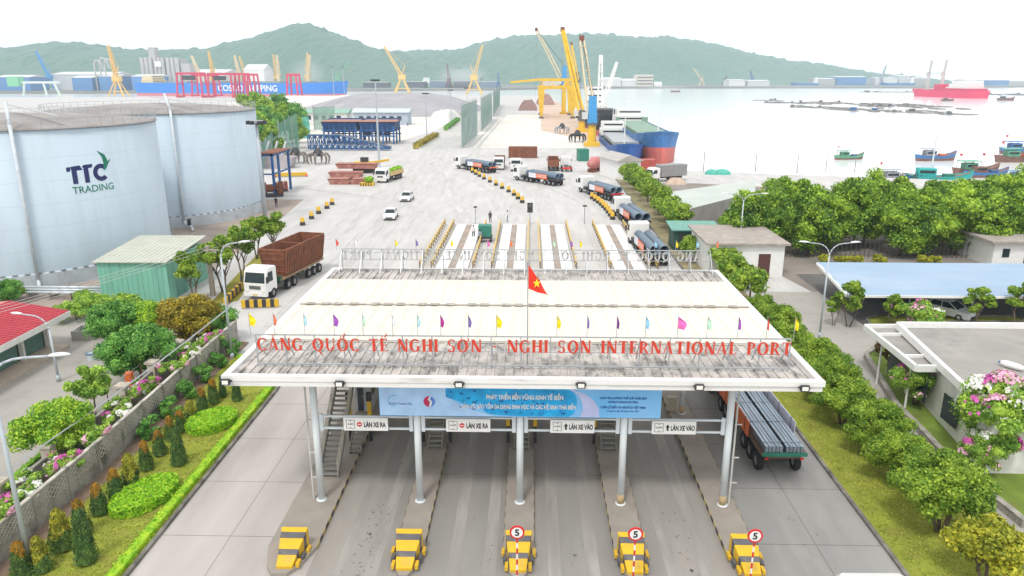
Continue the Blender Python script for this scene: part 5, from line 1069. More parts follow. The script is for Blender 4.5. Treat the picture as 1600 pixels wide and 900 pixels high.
# truck with steel strips under the canopy
a=at(1213,733); stc=semi('flatbed truck with green tail loaded with bundles of steel strip, right exit lane',(13.65,42.3,0),R(1.0),12.8,1.45,white,3.0,mat('deck_rusty_green',(0.16,0.10,0.07),0.8,0,0.2,1),None,green,'flatbed_truck')
strip=mat('steel_strip',(0.26,0.33,0.40),0.35,0.6,0.35,2.0,0,(0.6,0.62,0.65),0.6,1.5,stretch=(9,0.4,4))
for s in (-1,1):
    mb=MB()
    for k in range(5): mb.b2(s*0.56-0.48+k*0.195,s*0.56-0.48+k*0.195+0.16,-5.4,4.4,0.0,0.42+0.02*(k%2))
    for y in (-4.9,-2.4,0.2,2.7): mb.b2(s*0.56-0.5,s*0.56+0.5,y,y+0.08,0.443,0.455)
    o=mb.build('steel_bundle',strip,None,(13.65,41.3,1.46),R(1.0)); tag(o,'%s bundle of long steel strips on the green tailed truck'%('left' if s<0 else 'right'),'steel bundle','bundles of steel strip')
for s,m_,w_ in ((-1,orange,'orange'),(1,mat('board_lilac',(0.62,0.66,0.82),0.5),'pale lilac')):
    b=T('side_board','long %s board along the side of the steel strip truck'%w_,'board',(13.65+s*1.3,41.7,1.3),R(1.0)); MB().b2(-0.02,0.02,-3.6,3.6,0,0.95).build('board_panel',m_,b)
    for y in (-3,-1,1,3): MB().b2(-0.03,0.03,y-0.03,y+0.03,0.02,0.97).build('stake',dark,b)
# the big rusty container truck
ct=semi('white cab semi truck facing the camera, carrying the tall rusty open container',(-25.4,73.7,0),PI-R(11),12.2,1.45,white,3.15,mat('deck_tan',(0.30,0.20,0.12),0.8,0,0.2,1),None,None)
MB().b2(-1.22,1.22,3.0,3.5,1.2,1.75).build('front_tool_box',mat('dark_green_box',(0.03,0.09,0.05),0.6),ct)
M=Matrix.Translation((-25.4,73.7,0))@Matrix.Rotation(PI-R(11),4,'Z'); q=M@Vector((0,-1.75,1.46))
cr=T('open_container','tall rusty ribbed open top container on the white cab semi truck','container',q,PI-R(11))
mb=MB(); L_=8.6; H_=2.75; 
for s in (-1,1):
    mb.add([(s*1.05,-L_/2,0),(s*1.05,L_/2-0.3,0),(s*1.42,L_/2,H_),(s*1.42,-L_/2,H_),(s*0.97,-L_/2,0),(s*0.97,L_/2-0.3,0),(s*1.34,L_/2,H_),(s*1.34,-L_/2,H_)],[(0,1,2,3),(7,6,5,4),(0,4,5,1),(1,5,6,2),(2,6,7,3),(3,7,4,0)])
    for k in range(23): y=-L_/2+0.15+k*(L_-0.6)/22; mb.bar((s*1.12,y,0.1),(s*1.50,y+0.01*k,H_-0.1),0.13,0.22)
    mb.bar((s*1.42,-L_/2,H_),(s*1.42,L_/2,H_),0.16,0.14)
mb.bar((-1.4,L_/2,H_),(1.4,L_/2,H_),0.14); mb.bar((-1.4,-L_/2,H_),(1.4,-L_/2,H_),0.14); mb.bar((-1.35,0.3,H_-0.1),(1.35,0.3,H_-0.1),0.12)
for yy,sg in ((L_/2-0.3,1),(-L_/2,-1)): mb.add([(-1.05,yy,0),(1.05,yy,0),(1.4,yy+(0.3 if sg>0 else 0),H_),(-1.4,yy+(0.3 if sg>0 else 0),H_)],[(0,1,2,3)]).add([(-1.05,yy+0.05*-sg,0),(1.05,yy-0.05*sg,0),(1.4,yy+(0.3 if sg>0 else 0)-0.05*sg,H_),(-1.4,yy+(0.3 if sg>0 else 0)-0.05*sg,H_)],[(3,2,1,0)])
for z in (0.5,1.1,1.7,2.3): mb.bar((-1.1-0.12*z,L_/2-0.26+0.1*z,z),(1.1+0.12*z,L_/2-0.26+0.1*z,z),0.1,0.1)
mb.build('container_walls',rust,cr); MB().b2(-1.0,1.0,-L_/2+0.02,L_/2-0.32,0.02,0.08).build('container_floor',rust,cr)
# saloon cars
def car(label,loc,rz,m,hatch=False,group=None):
    t=T('car',label,'car',loc,rz,group); W=1.76
    body=MB(); prof=[(-2.15,0.35),(-2.2,0.75),(-2.05,0.98),(-1.2,1.02),(1.0,0.98),(2.0,0.82),(2.18,0.6),(2.15,0.32)]
    n=len(prof); V=[]; 
    for x,k in ((-W/2,0.9),(-W/2*0.98,1.0),(W/2*0.98,1.0),(W/2,0.9)): V+=[(x,p[0]*(0.97 if k<1 else 1),0.32+(p[1]-0.32)*k) for p in prof]
    F=[tuple(range(n-1,-1,-1)),tuple(range(3*n,4*n))]+[(a*n+i,a*n+(i+1)%n,(a+1)*n+(i+1)%n,(a+1)*n+i) for a in range(3) for i in range(n)]
    body.add(V,F); body.build('body',m,t)
    cb_=MB().add([(-0.82,-1.75,0.98),(0.82,-1.75,0.98),(0.82,1.05,0.95),(-0.82,1.05,0.95),(-0.62,-1.15,1.45),(0.62,-1.15,1.45),(0.62,0.25,1.47),(-0.62,0.25,1.47)],[(0,1,5,4),(2,3,7,6),(1,2,6,5),(3,0,4,7)]).build('window_band',glass,t)
    MB().add([(-0.64,-1.2,1.44),(0.64,-1.2,1.44),(0.64,0.3,1.46),(-0.64,0.3,1.46),(-0.56,-1.0,1.50),(0.56,-1.0,1.50),(0.56,0.15,1.51),(-0.56,0.15,1.51)],[(3,2,1,0),(4,5,6,7),(0,1,5,4),(1,2,6,5),(2,3,7,6),(3,0,4,7)]).build('roof',m,t)
    for s in (-1,1):
        for y in (-1.32,1.32): wheel(t,s*0.80,y,0.33,0.22)
        MB().b2(s*0.62-0.2,s*0.62+0.2,2.02,2.17,0.58,0.74).build('headlight',lampw,t); MB().b2(s*0.62-0.18,s*0.62+0.18,-2.215,-2.15,0.68,0.85).build('tail_light',lampr,t)
        MB().b2(s*0.98-0.09,s*0.98+0.09,0.55,0.7,0.95,1.08).build('mirror',m,t)
        MB().bar((s*0.83,-1.7,1.0),(s*0.63,-1.15,1.45),0.06).bar((s*0.83,1.05,0.98),(s*0.63,0.25,1.46),0.06).bar((s*0.83,-0.3,0.99),(s*0.65,-0.35,1.46),0.06).build('window_pillar',m,t)
    MB().b2(-0.5,0.5,2.13,2.2,0.36,0.56).build('grille',dark,t)
    return t
p=at(607,345); car('nearer white car driving towards the gate in the wide yard',(p.x,p.y+2,0),PI+R(3),carw,group='white cars in the yard')
p=at(633,316); car('farther white car driving towards the gate in the wide yard',(p.x,p.y+2,0),PI-R(2),carw,group='white cars in the yard')
p=at(1495,502); car('white car parked under the blue shed roof',(p.x,p.y+1.5,0),PI+R(35),carw)
p=at(1478,478); car('silver grey car parked deeper under the blue shed roof',(p.x+0.5,p.y+3.5,0),PI,mat('car_silver',(0.35,0.38,0.4),0.3,0.4))
# white minibus entering at the bottom right
mbp=T('minibus','white rounded roof of a minibus at the bottom right edge','minibus',(13.4,22.95,0),R(1.0)); 
ob=MB().ext([(-2.9,0.4),(2.9,0.4),(2.95,1.2),(2.6,1.6),(1.9,2.35),(1.5,2.5),(-2.7,2.5),(-2.9,2.3)],'x',-1.22,1.22).build('body',carw,mbp); md=ob.modifiers.new('b','BEVEL'); md.width=0.28; md.segments=4
for s in (-1,1):
    MB().b2(s*1.226-0.004,s*1.226+0.004,-2.4,1.6,1.5,2.15).build('side_window',glass,mbp)
    for y in (-1.8,1.9): wheel(mbp,s*0.9,y,0.36,0.24)
    MB().b2(s*1.4-0.1,s*1.4+0.1,1.8,1.95,1.4,1.8).build('mirror',dark,mbp)
MB().b2(-0.8,0.8,-2.925,-2.905,1.5,2.2).build('rear_window',glass,mbp)
# planter truck, trucks by the quay
pf=at(592,287); pl=T('planter_truck','white cab truck with yellow side boards carrying green plants','truck',(pf.x+1.2,pf.y+5.2,0),PI-R(13)); cab(pl,4.6,white,2.9)
for s in (-1,1):
    for y in (3.2,-1.2,-2.4,-3.6): wheel(pl,s*1.02,y)
    MB().b2(s*1.2-0.04,s*1.2+0.04,-4.8,2.3,1.15,2.0).build('side_board',mat('tan_board',(0.62,0.45,0.2),0.7,0,0.15,1),pl)
MB().b2(-1.2,1.2,-4.8,2.3,1.0,1.15).b2(-0.4,0.4,-4.6,3,0.6,0.98).build('truck_bed',chas,pl)
P_lowg=crown('leaves',L_clip,1.0,0.5,0.5,10,120,0.28,0.5)
Mx=Matrix.Translation((pf.x+1.2,pf.y+5.2,0))@Matrix.Rotation(PI-R(13),4,'Z')
for i,(y,s) in enumerate(((1.2,1.0),(-1.2,1.1),(-3.6,1.2))): t=T('plant_load','clump of green plants on the planter truck, %s the cab'%['next to','middle one behind','farthest behind'][i],'plants',Mx@Vector((0,y,1.2)),0,'plants on the planter truck',s); link('leaves',P_lowg,t)
def boxy(label,px,py,rz,kind,m,group=None):
    p=at(px,py); t=semi(label,(p.x,p.y+4,0),rz,8.6,1.3,m,3.0,chas,group,None,'truck') if False else T('truck',label,'truck',(p.x,p.y+4,0),rz,group)
    cab(t,4.0,m,2.9,2.0)
    for s in (-1,1):
        for y in (2.7,-1.6,-2.9): wheel(t,s*1.02,y)
    MB().b2(-0.45,0.45,-4,3,0.7,1.0).build('chassis',chas,t)
    if kind=='tipper':
        mb=MB().b2(-1.2,1.2,-4.2,1.8,1.1,1.2); 
        for s in (-1,1): mb.b2(s*1.2-0.05,s*1.2+0.05,-4.2,1.8,1.201,2.6)
        mb.b2(-1.149,1.149,-4.2,-4.1,1.201,2.6).b2(-1.149,1.149,1.7,1.8,1.201,2.9); mb.build('tipper_body',rust,t)
    elif kind=='tractor': MB().b2(-1.1,1.1,-4.2,-3.9,0.7,1.1).build('tail_board',red,t)
    elif kind=='box':
        mb=MB().b2(-1.2,1.2,-4.6,1.7,1.05,1.2).b2(-1.2,-1.12,-4.6,1.7,1.201,3.3).b2(1.12,1.2,-4.6,1.7,1.201,3.3).b2(-1.119,1.119,1.6,1.7,1.201,3.3).b2(-1.2,1.2,-4.6,1.7,3.301,3.38); mb.build('box_body',mat('box_grey',(0.28,0.28,0.28),0.6,0,0.1,1),t)
    return t
boxy('grey brown tipper truck parked left of the pair by the green container',865,268,0,'tipper',mat('cab_pinkish_grey',(0.45,0.36,0.34),0.5),'trucks parked by the green container') 
boxy('white and red truck seen from behind, right beside the grey brown tipper',886,269,0,'tractor',white,'trucks parked by the green container')
boxy('white cab truck facing the camera behind the farthest left pipe truck',779,266,PI,'tipper',white,None)
boxy('white cab truck facing the camera, left of the rust brown container',806,268,PI,'tractor',white,None)
boxy('grey box truck with open back parked near the shore',1044,287,R(115),'box',white,None)
# containers and odd gear
def cont(label,px,py,L,W,H,m,rz=0):
    p=at(px,py); t=T('container',label,'container',(p.x,p.y+W/2,0),rz); MB().b2(-L/2,L/2,-W/2,W/2,0,H).build('container_body',m,t)
    mb=MB(); k=-L/2+0.3
    while k<L/2-0.2: mb.b2(k,k+0.18,-W/2-0.04,-W/2-0.001,0.15,H-0.15); k+=0.45
    mb.build('ribs',m,t); return t
cont('long rust brown container near the pipe trucks',817,247,7.6,2.4,2.9,rust); cont('small green container left of the yellow crane foot',911,252,2.6,3.2,3.0,green,R(8))
cont('red container behind the first tree of the far row',1008,268,4.6,3.0,2.6,mat('faded_red',(0.42,0.08,0.06),0.6,0,0.15,1),R(6))
p=at(925,270); t=T('cement_mixer_drum','faded pink drum tank lying beside the white gatehouse','drum',(14.6,169,0),R(-25)); MB().lathe([(0.01,-3),(0.8,-2.9),(1.3,-1),(1.45,-.8),(1.3,-.6),(1.3,1.5),(0.8,3),(0.01,3.1)],18,(0,0,1.9),0,'y').build('drum_shell',mat('faded_pink_red',(0.50,0.16,0.14),0.6,0,0.2,1,0,(0.6,0.4,0.38),0.6,0.7),t,smooth=True); MB().b2(-1,1,-2,-1.6,0,0.8).b2(-1,1,1.4,1.8,0,0.8).build('stand',rust,t)
# hatch covers / pontoons stacked by the planter truck
for i,(px,py,z,L) in enumerate([(521,289,0,4.6),(553,289,0,4.6),(530,278,0,7),(548,272,1.1,9)]):
    p=at(px,py); t=T('steel_pontoon','rusty red steel pontoon in the pile by the planter truck, %s'%['front left','front right','rear lower','rear upper'][i],'pontoon',(p.x+1,p.y+2.2,z),0,'rusty pontoons by the planter truck'); MB().ext([(-L/2+0.6,0),(L/2-0.3,0),(L/2,1.05),(-L/2,1.05)],'y',-1.7,1.7).build('pontoon_body',mat('faded_rust_red',(0.36,0.14,0.11),0.7,0,0.2,1,0,(0.5,0.35,0.3),0.5,1),t); MB().b2(-L/2,L/2,-1.75,-1.7,0.95,1.1).build('rim',rust,t)
p=at(571,268); t=T('excavator_body','yellow machine house with black hood behind the pontoons','machine',(p.x,p.y,0)); MB().b2(-2.4,2.4,-1,1.6,0.4,2.2).build('machine_house',yellow,t); MB().b2(-0.9,0.7,-0.6,0.8,2.202,3.2).build('hood',dark,t); MB().b2(-2.6,2.6,-1.2,-0.7,0,0.7).b2(-2.6,2.6,1.2,1.7,0,0.7).build('track',greyp,t); MB().bar((1.6,0,2.0),(5.4,0.6,2.6),0.5).build('boom',yellow,t)
p=at(574,290); t=T('striped_planter','yellow striped box with a green bush in front of the planter truck','planter',(p.x,p.y,0)); MB().b2(-1.3,1.3,-0.8,0.8,0,0.6).build('planter_box',yellow,t)
mb=MB(); [mb.b2(-1.2+k*0.5,-1.0+k*0.5,-0.82,-0.801,0.02,0.58) for k in range(5)]; mb.build('stripes',dark,t); link('leaves',P_lowg,t,(0,0.4,0.6))
# claw grabs
def grab(label,px,py,m):
    p=at(px,py); t=T('claw_grab',label,'grab',(p.x,p.y,0),rnd.uniform(-.3,.3),'orange peel claw grabs'); MB().lathe([(0.01,1.9),(1.2,1.9),(1.3,2.6),(0.8,3.4),(0.4,3.9),(0.01,3.9)],10).build('grab_head',dark,t)
    for k in range(6):
        a=k*PI/3+0.3; P=[(1.0,2.2,.30),(2.2,2.5,.30),(2.75,1.7,.30),(2.7,0.8,.24),(2.35,0.0,.1)]
        mb=MB()
        for u,v in zip(P,P[1:]): mb.tube((u[0]*math.cos(a),u[0]*math.sin(a),u[1]),(v[0]*math.cos(a),v[0]*math.sin(a),v[1]),u[2],v[2],7)
        mb.build('claw',m,t)
clm=mat('claw_brown_grey',(0.23,0.19,0.17),0.7,0,0.2,1.5)
grab('claw grab standing open in front of the green net, left one',463,255,clm); grab('claw grab standing open in front of the blue conveyor, right one',498,256,clm)
p=at(880,207); grab('pale claw grab resting on the quay beside the yellow gantry crane',878,209,steel); grab('dark clamshell grab on the quay left of the yellow crane pedestal',902,222,dark)
# blue frame and scrap by the second tank
p=at(413,307); t=T('blue_steel_frame','tall blue steel portal frame beside the farther tank','frame',(p.x,p.y,0)); mb=MB()
for x in (0,2.0): 
    for y in (0,9): mb.bar((x,y,0),(x,y,7.6),0.4)
mb.bar((-.4,0,7.4),(2.4,0,7.4),0.4); mb.bar((-.4,9,7.4),(2.4,9,7.4),0.4); mb.bar((0,0,7.4),(0,9,7.4),0.4); mb.bar((2,0,7.4),(2,9,7.4),0.4); mb.bar((0,0,4),(2,0,4),0.25); mb.bar((2,0,4),(2,9,4),0.25); mb.build('frame',blue,t); MB().b2(-0.6,2.6,-0.4,9.4,7.62,7.75).build('walkway',rust,t)
for i,(px,py,m,lab,s) in enumerate([(425,308,rust,'dark rusty winch machinery at the foot of the blue frame',1.0),(437,300,mat('faded_red2',(0.40,0.10,0.08),0.7),'small red engine beside the blue frame',0.7)]):
    p=at(px,py); t=T('winch',lab,'machine',(p.x,p.y+1,0),0.4,None,s); MB().b2(-1.6,1.6,-1.1,1.1,0,0.5).build('skid',dark,t); MB().lathe([(0.01,-1),(1.1,-1),(1.1,-.85),(.7,-.8),(.7,.8),(1.1,.85),(1.1,1),(.01,1)],14,(-0.3,0,1.5),0,'x').build('winch_drum',m,t); MB().b2(0.9,1.7,-0.8,0.9,0.5,2.6).build('motor_housing',m,t)
p=at(440,262); t=T('clamshell_bucket','large grey clamshell bucket lying by the green net','bucket',(p.x-2,p.y,0)); MB().ext([(-4.5,0),(4.5,0),(5.5,2.6),(-3.8,3.0)],'y',-2,2).build('bucket_shell',mat('pale_pinkish_steel',(0.42,0.38,0.40),0.6,0.2,0.2,0.5),t); mb=MB(); [mb.bar((k,-2.0,3),(k+0.6,0,6.2),0.4) for k in (-3,-1,1,3)]; mb.build('bucket_arms',steel,t)
p=at(452,276); t=T('yellow_spreader','low yellow and orange spreader beam on the ground right of the blue frame','spreader',(p.x,p.y,0),R(15)); MB().bar((-3,0,.5),(3.6,0,.5),0.7).build('beam',yellow,t); MB().bar((-3,-1,.3),(-3,1,.3),0.4).build('end_bar',orange,t); MB().bar((3.6,-1,.3),(3.6,1,.3),0.4).build('end_bar',orange,t)
# hopper sheds and conveyor
def hopper(label,cx,cy,W,D):
    t=T('hopper_shed',label,'hopper shed',(cx,cy,0),0,'blue hopper sheds'); mb=MB()
    for x in np.linspace(-W/2+0.6,W/2-0.6,4):
        for y in (-D/2+0.6,0,D/2-0.6): mb.bar((x,y,0),(x,y,6.0),0.45)
    for y in (-D/2+0.6,D/2-0.6): mb.bar((-W/2,y,2.6),(W/2,y,2.6),0.35); mb.bar((-W/2,y,4.4),(W/2,y,4.4),0.3)
    mb.build('frame',blue,t); MB().add([(-W/2,-D/2,6.8),(W/2,-D/2,6.8),(W/2,D/2,7.6),(-W/2,D/2,7.6),(-W/2+.8,-D/2+1,3.8),(W/2-.8,-D/2+1,3.8),(W/2-.8,D/2-1,3.8),(-W/2+.8,D/2-1,3.8)],[(0,1,5,4),(1,2,6,5),(2,3,7,6),(3,0,4,7),(7,6,5,4)]).build('hopper_bin',mat('hopper_dark_blue',(0.02,0.07,0.20),0.6,0,0.2,0.5),t)
    mb=MB(); [mb.bar((x,-D/2-0.05,6.7),(x,-D/2+0.9,3.8),0.2) for x in np.linspace(-W/2+0.8,W/2-0.8,7)]; mb.build('bin_ribs',blue,t)
    MB().b2(-W/2-0.3,W/2+0.3,-D/2-0.3,D/2+0.3,7.0,7.15).build('roof',mat('rusty_roof_pinkish',(0.34,0.17,0.13),0.8,0,0.15,0.4,0,(0.5,0.3,0.24),0.5,0.4),t)
hopper('blue steel hopper shed with rusty roof, left one of the pair',-60.3,241,11.4,12); hopper('blue steel hopper shed with rusty roof, right one beside the lamp mast',-48.4,241,11.4,12)
t=T('conveyor_truss','long blue lattice conveyor sloping down to the right before the hoppers','conveyor',(-64.8,216,0)); mb=MB()
Lc=24; tp=lambda x: 4.3 if x<9 else 4.3-3.4*(x-9)/(Lc-9)
for y in (0,2):
    mb.bar((0,y,0.5),(Lc,y,0.5),0.3); mb.bar((0,y,4.3),(9,y,4.3),0.3); mb.bar((9,y,4.3),(Lc,y,0.9),0.3); k=0
    while k<Lc-1.5: mb.bar((k,y,.5),(k,y,tp(k)),0.25); mb.bar((k,y,.5),(k+1.7,y,tp(k+1.7)),0.18); mb.bar((k,y,tp(k)),(k+1.7,y,.5),0.18); k+=1.7
mb.build('truss',blue,t); MB().add([(0,-.2,4.5),(0,2.2,4.5),(9,2.2,4.5),(9,-.2,4.5),(Lc,-.2,1.1),(Lc,2.2,1.1)],[(0,3,2,1),(3,4,5,2)]).build('belt_cover',greyp,t)
# nets: porous woven screens
def netmat(name,col,a):
    m=mat(name,col,0.9,0,0.15,0.3); nt=m.node_tree; n=nt.nodes; tr=n.new('ShaderNodeBsdfTransparent'); ms=n.new('ShaderNodeMixShader'); ms.inputs['Fac'].default_value=a
    nt.links.new(tr.outputs[0],ms.inputs[1]); nt.links.new(n['Principled BSDF'].outputs[0],ms.inputs[2]); nt.links.new(ms.outputs[0],n['Material Output'].inputs['Surface']); return m
netg=netmat('green_net',(0.15,0.32,0.25),0.75); netp=netmat('grey_green_net',(0.20,0.33,0.28),0.75); nete=netmat('emerald_net',(0.10,0.45,0.36),0.85)
def net(label,pts,m,pole=8,group='dust screen nets'):
    t=T('net_screen',label,'net',(pts[0][0],pts[0][1],0),0,group); ox,oy=pts[0][:2]
    for a,b in zip(pts,pts[1:]):
        L=math.hypot(b[0]-a[0],b[1]-a[1]); n=max(2,int(L/1.2)); mb=MB(); vs=[]
        for i in range(n+1):
            u=i/n; x=a[0]+(b[0]-a[0])*u-ox; y=a[1]+(b[1]-a[1])*u-oy; h=a[2]+(b[2]-a[2])*u; w=0.25*math.sin(i*1.7)
            vs+=[(x,y,0.1),(x+w,y,h*0.5),(x,y,h-0.25*abs(math.sin(i*0.9)))]
        mb.add(vs,[f for i in range(n) for f in ((3*i,3*i+3,3*i+4,3*i+1),(3*i+1,3*i+4,3*i+5,3*i+2))]); mb.build('net',m,t,smooth=True)
        k=max(1,int(L/pole))
        for i in range(k): u=i/k; x=a[0]+(b[0]-a[0])*u-ox; y=a[1]+(b[1]-a[1])*u-oy; MB().tube((x,y-0.15,0),(x,y-0.15,a[2]+0.8),0.14,0.12,6).build('post',steel,t)
net('long pale green net sagging behind the claw grabs',[(-62,170,6),(-66,195,9),(-66.5,213,11)],netg,6)
net('emerald green net panel left of the hopper sheds',[(-83.5,258,7.0),(-76.5,258,7.6)],nete,12)
net('grey green net behind the hopper sheds',[(-87,300,9.0),(-78,299,9.6)],netp,8)
net('tall grey green net screen along the quay road, nearer stretch',[(-20.6,223,12.6),(-19.6,275,12.8)],netp,5.5)
net('tall grey green net screen along the quay road, middle stretch',[(-19.2,290,12.8),(-19.3,375,13)],netp,9)
net('tall grey green net screen along the quay road, far stretch',[(-20,400,13),(-23,560,14)],netp,14)
# medians with plants
for i,(a,b,lab) in enumerate([((650,233),(682,214),'nearest'),((697,204),(716,189),'second'),((722,184),(735,172),'farthest')]):
    p,q=at(*a),at(*b); t=T('planter_strip','low kerbed strip of shrubs in the road middle, %s from the camera'%lab,'planting',(p.x,p.y,0),0,'planted strips in the road'); d=q-p
    MB().bar((0,0,.2),(d.x,d.y,.2),2.6,.4).build('kerb_box',dwhite,t)
    link('leaves',hedgemesh('leaves',L_dark if i else L_olive,[(0,0),(d.x,d.y)],2.0,1.6,0.5,7),t)
# bollards
ylb=mat('bollard_yellow',(0.68,0.42,0.04),0.6)
BO=(MB().lathe([(0.01,0),(0.42,0),(0.36,0.5),(0.26,1.15),(0.01,1.2)],10).mesh('post',ylb,True),MB().lathe([(0.425,0.02),(0.37,0.5),(0.37,0.52),(0.43,0.1)],10).mesh('band',dark))
def boll(lab,pts,gr):
    for i,(x,y) in enumerate(pts):
        t=T('bollard','%s, %s'%(lab,ordinal(i,len(pts),'nearest','farthest')),'bollard',(x,y,0),0,gr); link('post',BO[0],t); link('band',BO[1],t)
boll('yellow concrete bollard in the short row left of the white cars',[(at(*q).x,at(*q).y) for q in ((473,352),(487,342),(498,334),(511,326),(519,320))],'bollards left of the cars')
def interp(ps,n): 
    out=[]; 
    for k in range(n):
        u=k/(n-1)*(len(ps)-1); i=min(int(u),len(ps)-2); f=u-i; a,b=at(*ps[i]),at(*ps[i+1]); out.append((a.x+(b.x-a.x)*f,a.y+(b.y-a.y)*f))
    return out
boll('yellow bollard in the curved row before the pipe trucks',interp([(816,317),(800,303),(775,290),(752,278),(738,270)],11),'bollards in the curved row')
boll('yellow bollard in the row left of the nearest pipe trucks',interp([(957,343),(948,330),(938,320),(925,311)],9),'bollards in the right hand row')
# weighbridges
wpl=mat('weighbridge_plate',(0.74,0.74,0.74),0.6,0,0.05,1); rail=mat('rail_yellow',(0.60,0.42,0.12),0.6,0,0.2,2); rd=mat('rail_brown',(0.20,0.13,0.08),0.8)
y0w,y1w=80,105.5
for i,(xa,xb,nm) in enumerate(((-10.6,-7.0,'leftmost'),(-3.9,-0.6,'second from the left'),(1.5,4.8,'third from the left'),(9.5,13.0,'rightmost'))):
    t=T('weighbridge','truck weighbridge with two white deck strips, %s of four'%nm,'weighbridge',((xa+xb)/2,y0w,0),0,'weighbridges behind the canopy'); w_=xb-xa
    MB().b2(-w_/2,w_/2,0,y1w-y0w,0.01,0.1).build('deck_frame',grit,t)
    for s in (-1,1): MB().b2(s*w_*0.31-w_*0.19,s*w_*0.31+w_*0.19,0.1,y1w-y0w-0.1,0.102,0.22).build('deck_plate',wpl,t)
RP=[MB().b2(-.06,.06,-.06,.06,0,.95).mesh('post',rd)]
def railing(lab,x,ya,yb,dbl=False):
    t=T('guard_rail',lab,'guard rail',(x,ya,0),0,'guard rails of the weighbridges'); L=yb-ya; mb=MB(); n=int(L/1.6)
    me=RP[0]
    for k in range(n+1): link('post',me,t,(0,k*L/n,0))
    mb=MB(); mb.bar((0,0,.92),(0,L,.92),0.16,0.14); mb.bar((0,0,.5),(0,L,.5),0.1,0.1); mb.build('rails',rail,t)
for x,lab in ((-12.4,'outermost left guard rail by the weighbridges'),(-11.1,'guard rail on the left side of the leftmost weighbridge'),(-6.4,'guard rail on the right side of the leftmost weighbridge'),(-4.3,'guard rail on the left side of the second weighbridge'),(-0.25,'guard rail on the right side of the second weighbridge'),(1.15,'guard rail on the left side of the third weighbridge'),(5.2,'guard rail on the right side of the third weighbridge'),(9.05,'guard rail on the left side of the rightmost weighbridge'),(13.4,'guard rail on the right side of the rightmost weighbridge'),(14.3,'outermost right guard rail beside the pipe truck lane')): railing(lab,x,y0w,y1w)
# green cart, people, signal posts
p=at(758,377); t=T('tool_cart','green box cart on black wheels between the weighbridges','cart',(p.x,p.y,0)); MB().b2(-0.85,0.85,-0.7,0.7,0.75,2.2).build('box',green,t); MB().b2(-0.95,0.95,-0.8,0.8,0.5,0.748).build('cart_frame',dark,t)
for s in (-1,1): wheel(t,s*0.75,-0.6,0.28,0.2); wheel(t,s*0.75,0.6,0.28,0.2)
def sigpost(lab,px,py,h,head):
    p=at(px,py); t=T('signal_post',lab,'signal',(p.x,p.y,0)); MB().tube((0,0,0),(0,0,h),0.07,0.06,8).build('post',steel,t); head(t,h)
def hd(t,h): MB().b2(-0.4,0.4,-0.2,0.15,h-0.3,h+1.1).build('signal_head',dark,t); MB().tube((0,-0.25,h+0.75),(0,-0.2,h+0.75),0.2,0.2,10).build('signal_lens',greyp,t)
sigpost('black signal head on a post behind the middle weighbridge island',828,352,2.2,hd)
sigpost('thin grey camera post left of the green cart',743,352,2.6,lambda t,h: MB().b2(-0.25,0.25,-0.12,0.12,h,h+0.2).build('camera_head',dark,t))
sigpost('thin grey camera post between the two right weighbridges',913,350,2.6,lambda t,h: MB().b2(-0.3,0.3,-0.12,0.12,h,h+0.2).build('camera_head',dark,t))
skin=mat('skin',(0.42,0.24,0.16),0.6); hair=mat('black_hair',(0.015,0.013,0.012),0.7)
def person(label,px,py,top,leg,face=0,arm=0.2):
    p=at(px,py); t=T('person',label,'person',(p.x,p.y,0),face,'workers at the weighbridges')
    J=[(0,0,.95),(0,0,1.2),(0,0,1.42),(0,0,1.52),(0,-.01,1.64),(-.1,0,.9),(-.12,-.03,.5),(-.13,.03,.08),(-.13,-.12,.04),(.1,0,.9),(.12,.05,.5),(.13,.1,.08),(.13,-.04,.04),(-.19,0,1.4),(-.25,-.02,1.12),(-.24,-arm,.9),(.19,0,1.4),(.25,-.02,1.12),(.24,-arm*.6,.88)]
    Ed=[(0,1),(1,2),(2,3),(3,4),(0,5),(5,6),(6,7),(7,8),(0,9),(9,10),(10,11),(11,12),(2,13),(13,14),(14,15),(2,16),(16,17),(17,18)]
    Rr=[.15,.14,.15,.06,.10,.1,.075,.05,.045,.1,.075,.05,.045,.07,.05,.038,.07,.05,.038]
    me=bpy.data.meshes.new('body'); me.from_pydata(J,Ed,[]); o=link('body',me,t)
    o.modifiers.new('s','SKIN'); me.skin_vertices[0].data[0].use_root=True
    for i,r in enumerate(Rr): me.skin_vertices[0].data[i].radius=(r,r*(.75 if i in(0,1,2) else 1))
    o.modifiers.new('u','SUBSURF').levels=1; dg=bpy.context.evaluated_depsgraph_get(); m2=bpy.data.meshes.new_from_object(o.evaluated_get(dg)); o.modifiers.clear(); o.data=m2
    m2.materials.clear(); [m2.materials.append(m) for m in (skin,top,leg,dark)]
    for f in m2.polygons: z=f.center.z; f.material_index= 0 if (z>1.5 or (abs(f.center.x)>.2 and z<1.1 and z>.8)) else (1 if z>.93 else (2 if z>.1 else 3)); f.use_smooth=True
    MB().ball((0,0.015,1.71),0.108,6).build('hair',hair,t)
bl_=mat('shirt_blue_grey',(0.25,0.30,0.38),0.8); wh_=mat('shirt_white',(0.7,0.7,0.7),0.8); tr_=mat('trousers_dark',(0.03,0.035,0.05),0.8)
person('worker in white shirt and dark trousers standing left of the green cart',740,372,wh_,tr_); person('worker in grey shirt close by the left side of the green cart',750,380,bl_,tr_,0.5)
person('person in dark clothes standing behind the green cart',766,348,tr_,tr_,PI); person('person in pale clothes alone behind the weighbridges',793,347,wh_,bl_,PI/2)
person('person in dark clothes walking past the foot of the farther tank',432,324,tr_,tr_); person('person standing alone near the white stone heap',637,198,tr_,tr_)
